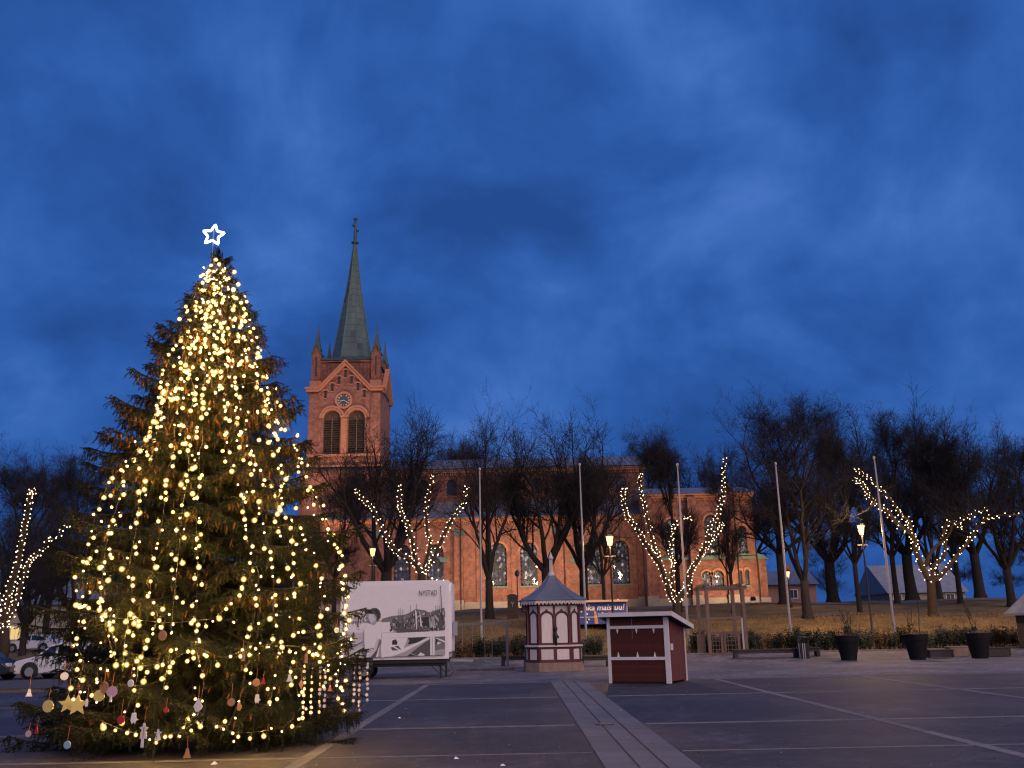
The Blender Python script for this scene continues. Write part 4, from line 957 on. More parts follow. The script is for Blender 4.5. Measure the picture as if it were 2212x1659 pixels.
lit_tree('spreading pollarded tree wound with fairy lights at the right, beyond the flower pots', 2012, 63, [(790, 1240), (785, 1150), (780, 1085)], [
    ([(775, 1095), (720, 980), (695, 900), (680, 840), (600, 780), (545, 710), (500, 680), (445, 640), (430, 590), (400, 550), (360, 540)], 0.20, 1.2),
    ([(705, 910), (670, 800), (660, 760), (620, 730), (590, 680), (530, 610), (490, 570), (440, 525), (400, 495), (355, 478)], 0.13, 0.95),
    ([(785, 1090), (790, 1040), (800, 1000), (850, 960), (860, 890), (850, 830), (875, 760), (920, 775), (960, 750), (1000, 735), (1050, 705), (1100, 700)], 0.15, 0.95),
    ([(785, 1095), (820, 1070), (860, 1030), (900, 980), (940, 930), (990, 870), (1000, 850), (1030, 800), (1080, 750), (1120, 740), (1170, 730), (1280, 730)], 0.15, 0.75),
    ([(875, 775), (910, 785), (940, 790), (960, 820)], 0.05, 0.7),
    ([(750, 1010), (790, 920), (870, 850), (900, 780)], 0.14, 0)],
    [], cC, 'warm fairy lights on the %s limb of the spreading tree beyond the flower pots')
lit_tree('pollarded tree wound with fairy lights at the left edge of the picture', 12, 55, [(30, 1500), (28, 1420), (25, 1350)], [
    ([(20, 1380), (40, 1220), (60, 1090), (110, 960), (140, 820), (165, 680), (190, 560), (210, 420), (240, 415)], 0.20, 1.5),
    ([(35, 1340), (60, 1280), (100, 1200), (130, 1100), (165, 1000), (190, 910), (240, 860), (310, 800)], 0.17, 1.5),
    ([(310, 800), (330, 740), (390, 735), (430, 670), (480, 640), (520, 590)], 0.08, 0.9),
    ([(15, 1370), (0, 1300), (-10, 1180), (-30, 1060)], 0.16, 1.4)],
    [], cD, 'warm fairy lights on the %s limb of the tree at the left edge')

# ================================================================ hedges, dry grass
def shrub_mesh(seed, m_leaf):
    rg = random.Random(seed); lv = MB(); st = MB()
    for _ in range(26):
        a = rg.uniform(0, 6.28); d = Vector((math.cos(a) * rg.uniform(0.1, 0.55), math.sin(a) * rg.uniform(0.1, 0.4), 1)).normalized(); L = rg.uniform(0.55, 1.12)
        q = Vector((rg.uniform(-0.35, 0.35), rg.uniform(-0.2, 0.2), 0)); pts = [q, q + d * L * 0.5, q + d * L + Vector((rg.gauss(0, .05), rg.gauss(0, .05), 0))]
        st.tube(pts, [0.012, 0.009, 0.005], 3, cap=False)
        for _k in range(70):
            t = rg.uniform(0.25, 1.05); c = q + d * L * t + Vector((rg.gauss(0, .07), rg.gauss(0, .07), rg.gauss(0, .05)))
            u = Vector((rg.gauss(0, 1), rg.gauss(0, 1), rg.gauss(0, 1))).normalized(); w = u.orthogonal().normalized(); s = rg.uniform(0.025, 0.055)
            lv.add([c - u * s, c + w * s * 0.55, c + u * s, c - w * s * 0.55], [(0, 1, 2, 3)])
    return st.mesh('stems', M['twig']), lv.mesh('foliage', m_leaf)
SH = [shrub_mesh(5 + i, M['leaf_hedge']) for i in range(4)] + [shrub_mesh(50, M['dry_leaf'])]
def shrub(px, depth, s, var, label, wide=1.0, group='low evergreen hedge bushes'):
    x = P(px, 1400, depth).x; t = thing('hedge_bush', label, 'bush', (x, depth, terrain(x, depth) + 0.02), random.uniform(0, 6.28), group)
    t.scale = (s * wide, s * wide, s); link('stems', SH[var][0], t); link('foliage', SH[var][1], t); return t
hx_list = [(992, 'just right of the billboard trailer'), (1020, 'inside the steel frame, left of the first flagpole foot'), (1048, 'at the foot of the first flagpole'), (1076, 'inside the steel frame near its right post'), (1106, 'between the steel frame and the kiosk'), (1128, 'against the left side of the kiosk'),
           (1268, 'at the right side of the kiosk'), (1290, 'between the kiosk and the red stall'), (1508, 'right behind the red stall'), (1535, 'behind the left lattice door of the timber frame'), (1562, 'behind the middle of the timber frame'), (1590, 'behind the right post of the timber frame'), (1628, 'just right of the timber frame'), (1652, 'above the left end of the long bench'), (1678, 'behind the middle of the long bench'), (1704, 'at the foot of the fourth flagpole'), (1730, 'behind the waste bin'), (1756, 'just right of the waste bin'), (1782, 'left of the first flower pot'),
           (1808, 'directly left behind the first flower pot'), (1836, 'directly behind the first flower pot'), (1862, 'right behind the first flower pot'), (1904, 'left of the last flagpole'), (1930, 'at the foot of the last flagpole'), (1956, 'left behind the middle flower pot'), (1996, 'right behind the middle flower pot'), (2024, 'above the dark box beside the middle pot'), (2052, 'above the stone seat'), (2078, 'left behind the last flower pot'), (2106, 'directly behind the last flower pot'), (2134, 'right behind the last flower pot'), (2162, 'above the crate right of the last pot'), (2192, 'in front of the small booth at the right edge')]
for i, (px, w) in enumerate(hx_list):
    if i % 9 == 4 or px in (992, 1020): shrub(px, 53.3 + random.uniform(-.2, .2), random.uniform(0.95, 1.1), 4, 'low withered brown hedge bush ' + w)
    else: shrub(px, 53.3 + random.uniform(-.25, .25), random.uniform(0.92, 1.15), i % 4, 'low dark evergreen hedge bush ' + w, random.uniform(1.0, 1.25))
# dry grass on the bank
rg = random.Random(3); gm = MB()
for _ in range(26000):
    x = rg.uniform(-14, 36); y = 54.2 + 14 * rg.random() ** 1.6; z = terrain(x, y); a = rg.uniform(0, 6.28); h = rg.uniform(0.06, 0.22); w = 0.018
    c, s = math.cos(a) * w, math.sin(a) * w; lx, ly = rg.gauss(0, 0.07), rg.gauss(0, 0.07)
    gm.add([(x - c, y - s, z - 0.01), (x + c, y + s, z - 0.01), (x + lx, y + ly, z + h)], [(0, 1, 2)])
gm.build('bank_grass', M['dry_grass'], None, kind='stuff', label='short dry yellow grass growing on the bank above the hedge', cat='grass')
# ================================================================ street lamps and floodlights
def street_lamp(px, py, depth, label, power, arm=True, size=1.05, top=True):
    q = P(px, py, depth); x = q.x; zb = terrain(x, depth); h = q.z - zb
    t = thing('street_lamp', label, 'street lamp', (x, depth, zb), 0, 'lit lantern street lamps')
    k = size
    mb = MB(); e_ = min(1.0, h / 3.0); mb.lathe([(0.14, -0.3), (0.14, 0.5 * e_), (0.11, 0.6 * e_), (0.07, 0.7 * e_), (0.055, min(2.0, h * 0.5)), (0.045, h - 0.45 * k), (0.07, h - 0.42 * k), (0.03, h - 0.36 * k)], 10); mb.build('post', M['iron'], t, True)
    mb = MB(); mb.lathe([(0.09 * k, h - 0.26 * k), (0.19 * k, h + 0.18 * k), (0.19 * k, h + 0.20 * k)], 6); ln = mb.build('lantern_glass', M['lamp_glow'], t)
    mb = MB()
    for a in range(6):
        c, s = math.cos(a * math.pi / 3), math.sin(a * math.pi / 3)
        mb.bar((0.095 * k * c, 0.095 * k * s, h - 0.30 * k), (0.205 * k * c, 0.205 * k * s, h + 0.22 * k), 0.025 * k, 0.025 * k)
    mb.lathe([(0.10 * k, h - 0.34 * k), (0.11 * k, h - 0.265 * k)], 6); mb.build('lantern_frame', M['iron'], ln)
    mb = MB(); mb.lathe([(0.27 * k, h + 0.215 * k), (0.20 * k, h + 0.32 * k), (0.06 * k, h + 0.40 * k), (0.03 * k, h + 0.50 * k)], 6); mb.build('lantern_cap', M['iron'], t)
    if arm:
        mb = MB(); zz = h - 0.95; mb.tube([(-0.32, 0, zz), (0.32, 0, zz)], 0.018, 6); mb.build('ladder_bar', M['iron'], t)
    ld = bpy.data.lights.new('lantern_light', 'POINT'); ld.energy = power; ld.color = (1.0, 0.56, 0.22); ld.shadow_soft_size = 0.25
    lo = bpy.data.objects.new('lantern_light', ld); COL.objects.link(lo); lo.parent = t; lo.location = (0, -0.42 * k, h - 0.15)
    return t
street_lamp(805, 1192, 66, 'lit lantern street lamp above the left end of the white billboard', 190)
street_lamp(1317, 1167, 57, 'lit lantern street lamp standing between the kiosk and the red stall', 1000)
street_lamp(1860, 1143, 57, 'lit lantern street lamp on the bank above the first flower pot', 1700)
street_lamp(1702, 1240, 78, 'small far lit lantern lamp beside the fourth flagpole', 110, False, 0.9)
street_lamp(2226, 1180, 58, 'lit street lamp just past the right edge of the picture that glows orange', 700)
# dark unlit lantern on a thin post by the gate pillar
q = P(1117, 1240, 69); zb = terrain(q.x, 69)
t = thing('lantern_post', 'thin post with a small dark unlit lantern beside the dark pillar', 'lamp post', (q.x, 69, zb))
mb = MB(); mb.tube([(0, 0, -0.2), (0, 0, q.z - zb - 0.15)], 0.04, 8); mb.build('post', M['iron'], t)
mb = MB(); mb.lathe([(0.08, q.z - zb - 0.16), (0.17, q.z - zb - 0.05), (0.17, q.z - zb + 0.15), (0.05, q.z - zb + 0.28)], 8); mb.build('lantern', M['iron'], t)

def flood(x, y, tgt, power, label, spot=75, col=(1.0, 0.62, 0.36)):
    z = terrain(x, y); t = thing('floodlight', label, 'floodlight', (x, y, z), 0, 'floodlights aimed at the church')
    d = (Vector(tgt) - Vector((x, y, z + 0.45))).normalized(); yaw = math.atan2(d.x, d.y); rt = Euler((math.asin(d.z), 0, -yaw))
    mb = MB(); mb.box(-0.18, 0.18, -0.12, 0.10, -0.13, 0.13); mb.box(-0.20, 0.20, 0.10, 0.13, -0.15, 0.15); hd_ = mb.build('housing', M['iron'], t, loc=(0, 0, 0.45), rot=rt)
    mb = MB(); mb.box(-0.16, 0.16, 0.131, 0.14, -0.11, 0.11); mb.build('lens', M['flood_glow'], hd_)
    mb = MB(); mb.box(-0.24, -0.21, -0.03, 0.03, 0.0, 0.5); mb.box(0.21, 0.24, -0.03, 0.03, 0.0, 0.5); mb.box(-0.25, 0.25, -0.08, 0.08, -0.1, 0.03); mb.build('bracket', M['iron'], t)
    ld = bpy.data.lights.new('flood_light', 'SPOT'); ld.energy = power; ld.color = col; ld.spot_size = R(spot); ld.spot_blend = 0.9; ld.shadow_soft_size = 0.2
    lo = bpy.data.objects.new('flood_light', ld); COL.objects.link(lo); lo.parent = t; lo.location = Vector((0, 0, 0.45)) + d * 0.25; lo.rotation_euler = (-d).to_track_quat('Z', 'Y').to_euler()
flood(-17.5, 84, (-17.6, 97, 26), 13000, 'ground floodlight aimed up at the church tower, hidden behind the billboard', 60, (1.0, 0.58, 0.36))
flood(-6.0, 85.5, (-7, 94, 10), 1900, 'ground floodlight before the left aisle windows of the church', 110)
flood(1.5, 84.5, (1.5, 94, 10), 5400, 'ground floodlight before the middle aisle windows behind the kiosk', 115)
flood(9.5, 85.5, (8.5, 94, 10), 700, 'ground floodlight before the right aisle windows of the church', 110)
flood(20.5, 83.5, (20.3, 91, 9), 3600, 'ground floodlight before the church transept', 110)

# ================================================================ flagpoles
for k, (bx, by, tx, ty, w) in enumerate(((1043, 1385, 1036, 1013, 'first white flagpole from the left, between billboard and kiosk'), (1263, 1380, 1252, 1003, 'second white flagpole from the left, right behind the kiosk'), (1478, 1318, 1463, 1003, 'third white flagpole from the left, above the red stall'), (1707, 1365, 1675, 1001, 'fourth white flagpole, between the timber frame and the flower pots'), (1930, 1352, 1888, 988, 'rightmost white flagpole, between the first two flower pots'))):
    p1 = P(tx, ty, 55.2); zb = terrain(p1.x, 55.2); h = p1.z - zb
    t = thing('flagpole', w, 'flagpole', (p1.x, 55.2, zb), 0, 'white flagpoles along the square')
    mb = MB(); mb.tube([(0, 0, -0.3), (0, 0, 1.2), (0, 0, h * 0.6), (0, 0, h - 0.1)], [0.072, 0.066, 0.052, 0.034], 12); mb.build('pole', M['pole_white'], t, True)
    mb = MB(); mb.lathe([(0.05, h - 0.10), (0.075, h - 0.04), (0.08, h), (0.05, h + 0.06), (0.01, h + 0.08)], 10); mb.build('finial', M['pole_white'], t, True)
    mb = MB(); mb.box(-0.05, 0.05, -0.14, -0.07, 1.15, 1.35); mb.build('cleat', M['steel'], t)
    mb = MB(); mb.tube([(0.02, -0.10, 1.25), (0.03, -0.10, h * 0.5), (0.02, -0.07, h - 0.15)], 0.008, 4); mb.build('halyard', M['pole_white'], t)

# ================================================================ billboard trailer
Y0 = 37.2
tr0 = P(968.5, 1421, Y0); trz = tr0.z; trx = tr0.x
trailer = thing('billboard_trailer', 'white exhibition trailer with a black and white harbour picture reading NYSTAD', 'trailer', (trx, Y0, 0.0), 0)
sc_ = 0.1488 / 2030 * 38.6         # metres per picture unit on the panel
def pu(X, Y): return ((X - 1530) * sc_, trz + (1250 - Y - (X - 1530) * -0.012) * sc_)
LW = 4.15; Hh = (1250 - 222) * sc_; DP = 2.2
mb = MB(); c = 0.16
mb.prism([(0.0, trz), (DP, trz), (DP, trz + Hh - 0.25), (DP - 0.2, trz + Hh - 0.02), (0.12, trz + Hh - 0.02), (0.0, trz + Hh - 0.14)], -LW + 0.05, 0.0, 'x')
mb.build('body', M['trailer_white'], trailer)
mb = MB(); mb.prism([(0.06, trz + 0.22), (DP - 0.05, trz + 0.22), (DP - 0.05, trz + Hh - 0.32), (DP - 0.25, trz + Hh - 0.10), (0.32, trz + Hh - 0.10), (0.06, trz + Hh - 0.42)], 0.002, 0.11, 'x')
mb.box(0.112, 0.13, 0.10, 0.16, trz + 0.3, trz + Hh - 0.6); mb.box(0.112, 0.13, 0.9, 0.96, trz + 0.3, trz + Hh - 0.4)
mb.build('end_cap', M['trailer_white'], trailer)
mb = MB(); mb.box(-LW, 0.02, -0.035, -0.002, trz - 0.03, trz + Hh); panel = mb.build('picture_panel', M['trailer_white'], trailer)
# the printed picture: flat shapes laid one over the other
pic = MB(); lay = [0]
def shape(pts, mi):
    pts = [(max(p[0], 78), p[1]) for p in pts]
    if max(p[0] for p in pts) < 80: return
    lay[0] += 1; y = -0.037 - 0.00045 * lay[0]
    pic.add([(pu(*p)[0], y, pu(*p)[1]) for p in pts], [tuple(range(len(pts)))], mi)
XL = -330
shape([(XL, 1210), (1490, 1210), (1490, 270), (XL, 270)], 5)                                     # paper sky
shape([(XL, 1210), (1490, 1210), (1490, 900), (XL, 880)], 4)                                     # water and quay
shape([(XL, 735), (450, 732), (700, 735), (700, 760), (XL, 765)], 3)
shape([(630, 715), (760, 680), (930, 670), (1010, 640), (1080, 600), (1210, 615), (1290, 660), (1490, 640), (1490, 720), (630, 760)], 2)   # wooded shore
rg = random.Random(11)
shape([(735, 800), (760, 690), (900, 690), (1060, 660), (1300, 640), (1480, 590), (1485, 890), (1100, 890), (790, 870)], 2)
for _ in range(150):
    x = rg.uniform(740, 1470); y = rg.uniform(650 if x > 1000 else 700, 880); w = rg.uniform(6, 34); h = rg.uniform(6, 40)
    shape([(x, y), (x + w, y + rg.uniform(-6, 6)), (x + w * rg.uniform(.5, 1), y + h), (x + rg.uniform(-4, 8), y + h)], rg.choice((0, 0, 0, 1, 1, 2, 3, 4)))
for x, y0_, w in ((860, 580, 4), (885, 570, 3), (905, 590, 4), (930, 600, 3), (1020, 540, 5), (1100, 530, 5), (1355, 560, 4), (1380, 560, 5), (1410, 560, 4)):
    shape([(x, y0_), (x + w, y0_), (x + w + 4, 860), (x + 2, 860)], 1)
shape([(1080, 600), (1105, 640), (1112, 865), (1100, 865)], 5); shape([(1140, 620), (1160, 700), (1180, 830), (1158, 830)], 5)   # sails
shape([(1190, 710), (1265, 705), (1270, 825), (1190, 820)], 0)
shape([(1270, 720), (1340, 700), (1370, 860), (1280, 850)], 3); shape([(1365, 700), (1470, 640), (1480, 880), (1390, 880)], 1)
for _ in range(26):
    x = rg.uniform(1280, 1470); y = rg.uniform(600, 860); shape([(x, y), (x + rg.uniform(4, 14), y), (x + rg.uniform(4, 16), y + 50), (x, y + rg.uniform(20, 60))], rg.choice((0, 1, 2, 4, 4)))
shape([(1424, 300), (1432, 300), (1458, 760), (1448, 760)], 0)                                      # tall mast
shape([(785, 850), (900, 840), (1060, 870), (1280, 885), (1280, 898), (870, 898)], 1)
shape([(640, 905), (1490, 900), (1490, 968), (640, 968)], 5)                                        # rail
shape([(560, 968), (1490, 966), (1490, 1210), (560, 1210)], 3)
shape([(620, 970), (990, 970), (930, 1110), (640, 1230)], 5); shape([(980, 975), (1250, 968), (1120, 1040), (985, 1060), (1010, 1010)], 0)
shape([(780, 1000), (830, 985), (860, 1000), (840, 1060), (775, 1055)], 0); shape([(830, 990), (862, 985), (850, 1030)], 5)
shape([(760, 1090), (860, 1070), (905, 1130), (780, 1132)], 1); shape([(1030, 1170), (1230, 1030), (1290, 1000), (1290, 1210), (1120, 1210)], 1)
shape([(650, 1230 - 20), (900, 1120), (1270, 980), (1280, 995), (930, 1160), (760, 1210)], 5); shape([(775, 1060), (905, 1135), (890, 1145), (770, 1075)], 5)
shape([(985, 1210), (1020, 1180), (1100, 1210)], 0); shape([(1120, 1210), (1160, 1165), (1215, 1195), (1210, 1210)], 5)
shape([(1290, 968), (1350, 968), (1350, 1210), (1290, 1210)], 5); shape([(1312, 970), (1322, 970), (1322, 1210), (1312, 1210)], 3)
shape([(1355, 975), (1488, 970), (1488, 1130), (1350, 1150)], 2); shape([(1365, 990), (1400, 1010), (1360, 1080)], 0); shape([(1380, 985), (1488, 1030), (1488, 1050), (1370, 995)], 5); shape([(1385, 1040), (1440, 1050), (1390, 1075)], 5)
shape([(1350, 1150), (1480, 1130), (1480, 1190), (1360, 1200)], 3)
# the boy in the cap
shape([(400, 830), (440, 780), (520, 770), (600, 745), (640, 760), (660, 860), (650, 960), (620, 1000), (590, 1210), (430, 1210), (400, 1000)], 5)
shape([(570, 975), (630, 965), (635, 1030), (600, 1090), (500, 1210), (440, 1210), (545, 1060)], 4); shape([(600, 985), (635, 985), (632, 1040), (560, 1150), (585, 1050)], 2); shape([(490, 1210), (600, 1080), (580, 1150), (560, 1210)], 1)
shape([(630, 870), (640, 960), (634, 965)], 1)
shape([(452, 640), (540, 640), (560, 700), (555, 745), (500, 785), (470, 750), (455, 700)], 4); shape([(490, 770), (560, 720), (600, 730), (540, 790), (510, 790)], 3); shape([(520, 660), (556, 670), (540, 730)], 3)
cap = [(455, 615), (470, 585), (510, 567), (560, 568), (600, 600), (620, 650), (615, 700), (575, 745), (560, 740), (558, 680), (530, 650), (490, 630)]
shape(cap, 1); shape([(520, 600), (560, 580), (600, 620), (605, 690), (580, 720), (575, 660)], 0); shape([(410, 622), (455, 612), (500, 628), (535, 650), (500, 645), (420, 636)], 0)
for _ in range(14):
    x = rg.uniform(XL, 380); y = rg.uniform(770, 960); shape([(x, y), (x + rg.uniform(20, 70), y - 3), (x + rg.uniform(20, 60), y + rg.uniform(4, 14))], rg.choice((3, 3, 2)))
shape([(158, 830), (166, 830), (168, 1020), (160, 1020)], 1); shape([(228, 920), (260, 865), (280, 930), (250, 940)], 1); shape([(180, 1085), (385, 1000), (385, 1012), (190, 1098)], 1)
pic.build('printed_picture', [M['ink0'], M['ink1'], M['ink2'], M['ink3'], M['ink4'], M['ink5']], panel)
me = text_mesh('NYSTAD', 100 * sc_, 0.001, 0, 0.0, M['ink1'], 0.66)
x_, z_ = pu(1130, 422); o = link('lettering', me, panel, (x_, -0.112, z_), (math.pi / 2, 0, 0))
# chassis, legs, wheels, drawbar
mb = MB(); mb.box(-LW + 0.1, -0.05, 0.10, DP - 0.1, trz - 0.17, trz - 0.032); mb.box(-LW + 0.3, -0.2, 0.3, DP - 0.3, trz - 0.30, trz - 0.172); mb.build('chassis', M['iron'], trailer)
for (x, y) in ((-0.30, 0.25), (-0.22, DP - 0.3), (-LW + 0.5, 0.25)):
    mb = MB(); mb.tube([(x, y, trz - 0.2), (x, y, 0.03)], 0.035, 8); mb.box(x - 0.1, x + 0.1, y - 0.1, y + 0.1, 0.005, 0.03); mb.bar((x, y, 0.12), (x - 0.45, y + 0.02, trz - 0.2), 0.03, 0.03); mb.build('support_leg', M['iron'], trailer)
mb = MB(); mb.tube([(0.0, 0.5, trz - 0.15), (0.16, 0.5, trz - 0.5), (0.05, 0.5, 0.08), (-0.25, 0.4, 0.05)], 0.012, 6); mb.build('cable', M['iron'], trailer)
for x in (-3.25,):
    for y in (0.35, DP - 0.35):
        mb = MB(); mb.tube([(x, y - 0.1, 0.31), (x, y + 0.1, 0.31)], 0.30, 20); wh = mb.build('wheel', M['tyre'], trailer, True)
        mb = MB(); mb.tube([(x, y - 0.11, 0.31), (x, y + 0.11, 0.31)], 0.17, 14); mb.build('rim', M['steel'], wh)
mb = MB(); mb.bar((0.0, 1.1, trz - 0.12), (0.9, 1.1, trz - 0.15), 0.09, 0.09); mb.box(0.131, 0.30, 0.75, 1.15, trz + Hh * 0.28, trz + Hh * 0.46); mb.build('hitch', M['steel'], trailer)
# dark slatted bench under the trailer at its left
bp = G(800, 1457)
t = thing('park_bench', 'dark slatted bench in front of the billboard trailer, beside the Christmas tree', 'bench', (bp.x, 38.2 - 1.9, 0.0))
for k in range(3):
    mb = MB(); mb.box(-1.0, 0.95, -0.22 + k * 0.17, -0.09 + k * 0.17, 0.43, 0.47); mb.build('seat_slat', M['timber_dark'], t)
for k in range(2):
    mb = MB(); mb.box(-1.0, 0.95, 0.32, 0.36, 0.56 + k * 0.16, 0.67 + k * 0.16); mb.build('back_slat', M['timber_dark'], t)
for x in (-0.85, 0.82):
    mb = MB(); mb.bar((x, -0.2, 0.01), (x, -0.15, 0.43), 0.05, 0.05); mb.bar((x, 0.36, 0.01), (x, 0.375, 0.86), 0.05, 0.025); mb.bar((x, -0.2, 0.41), (x, 0.34, 0.41), 0.05, 0.03); mb.build('leg', M['iron'], t)
bp = G(740.6 + 730 * 0.1488, 1234.4 + 1420 * 0.1488)
mb = MB(); mb.prism([(-0.16, 0.007), (0.16, 0.007), (0.13, 0.26), (-0.13, 0.26)], -0.15, 0.15); mb.build('concrete_block', M['stone'], None, loc=(bp.x, 38.6, 0.008), label='small pale concrete block under the billboard trailer', cat='block')

# ================================================================ steel frame with hanging chains (swing)
a = P(985, 1352, 44.5); b = P(1095, 1345, 44.5); zt = (a.z + b.z) / 2
t = thing('swing_frame', 'grey steel crossbar frame with thin hanging chains between billboard and kiosk', 'swing', (b.x, 44.5, 0.015))
lx = a.x - b.x - 0.5
mb = MB(); mb.bar((lx, 0, zt), (0.06, 0, zt), 0.09, 0.09); mb.build('crossbar', M['steel_dark'], t)
for x in (0.0, lx + 0.08):
    mb = MB(); mb.bar((x, 0, 0), (x, 0, zt - 0.046), 0.12, 0.12); mb.box(x - 0.2, x + 0.2, -0.2, 0.2, 0.0, 0.03); mb.build('post', M['steel_dark'], t)
for x, L in ((-2.05, 0.95), (-1.60, 0.95), (-0.70, 1.55), (-1.03, 1.55)):
    mb = MB(); mb.tube([(x, 0.0, zt - 0.06), (x + 0.01, 0.02, zt - 0.06 - L)], 0.011, 5); mb.build('chain', M['steel'], t)
mb = MB(); mb.tube([(-1.03, 0.02, zt - 1.6), (-1.0, 0.02, zt - 1.66), (-0.73, 0.02, zt - 1.66), (-0.69, 0.02, zt - 1.6)], 0.02, 6); mb.build('swing_seat', M['steel'], t)
mb = MB(); mb.box(a.x - 0.6, b.x + 0.3, 43.2, 45.8, -0.02, 0.12); mb.build('curb_slab', M['paving_pale'], None, kind='structure')

# ================================================================ kiosk
kp = G(1198, 1452); KY = 41.2
kiosk = thing('kiosk', 'maroon and cream wooden kiosk with a concave grey metal roof and scalloped eaves', 'kiosk', (kp.x + 0.02, KY + 1.0, 0.02), 0.03)
ks = 41.2 / 2030 * 0.2232 * 1.0
def octo(hw, hc):
    """square plan of half width hw with the corners cut; hc: half width of the front face"""
    return [(-hc, -hw), (hc, -hw), (hw, -hc), (hw, hc), (hc, hw), (-hc, hw), (-hw, hc), (-hw, -hc)]
def osec(prof, mi=0, mb=None):
    mb = mb or MB(); vs = []; n = 8
    for hw, hc, z in prof: vs += [(p[0], p[1], z) for p in octo(hw, hc)]
    fs = [(i*n+k, i*n+(k+1) % n, (i+1)*n+(k+1) % n, (i+1)*n+k) for i in range(len(prof)-1) for k in range(n)]
    fs.append(tuple(range(n-1, -1, -1))); fs.append(tuple((len(prof)-1)*n+k for k in range(n))); mb.add(vs, fs, mi); return mb
z_b, z_l, z_lg, z_bd, z_ev = 0.36, 1.00, 1.07, 2.80, 2.92
# stone base of separate blocks
for k in range(8):
    o_ = octo(1.24, 0.70); p, q = o_[k], o_[(k+1) % 8]
    p, q = Vector((*p, 0)), Vector((*q, 0)); inw = -((p + q) / 2).normalized(); nb = 1
    d = (q - p).normalized(); mb = MB(); g = 0.006; A = p + d * g; Bq = q - d * g
    mb.add([A, Bq, Bq + inw * 0.3, A + inw * 0.3] + [v + Vector((0, 0, z_b)) for v in (A, Bq, Bq + inw * 0.3, A + inw * 0.3)], [(3,2,1,0),(4,5,6,7),(0,1,5,4),(1,2,6,5),(2,3,7,6),(3,0,4,7)]); mb.build('base_stone', M['stone_kiosk'], kiosk)
osec([(1.14, 0.66, z_b - 0.1), (1.14, 0.66, z_l)]).build('lower_wall', M['maroon'], kiosk)
osec([(1.22, 0.70, z_l), (1.22, 0.70, z_lg - 0.02), (1.17, 0.68, z_lg)]).build('ledge', M['cream'], kiosk)
osec([(1.09, 0.64, z_lg), (1.07, 0.63, z_bd + 0.1)]).build('upper_wall', M['maroon'], kiosk)
def on_face(k, hw, hc):
    o_ = octo(hw, hc); p, q = Vector((*o_[k], 0)), Vector((*o_[(k+1) % 8], 0)); d = (q - p).normalized(); n_ = Vector((d.y, -d.x, 0)); return p, q, d, n_
def face_poly(mb, c, d, n_, pts, off, th, mi=0):
    """pts (u, z) in the plane of a face; slab from off to off+th outwards"""
    n = len(pts); a = [c + d * u + n_ * (off + th) + Vector((0, 0, z)) for u, z in pts]; b_ = [c + d * u + n_ * off + Vector((0, 0, z)) for u, z in pts]
    mb.add(a + b_, [tuple(range(n))] + [(i, i + n, (i+1) % n + n, (i+1) % n) for i in range(n)], mi)
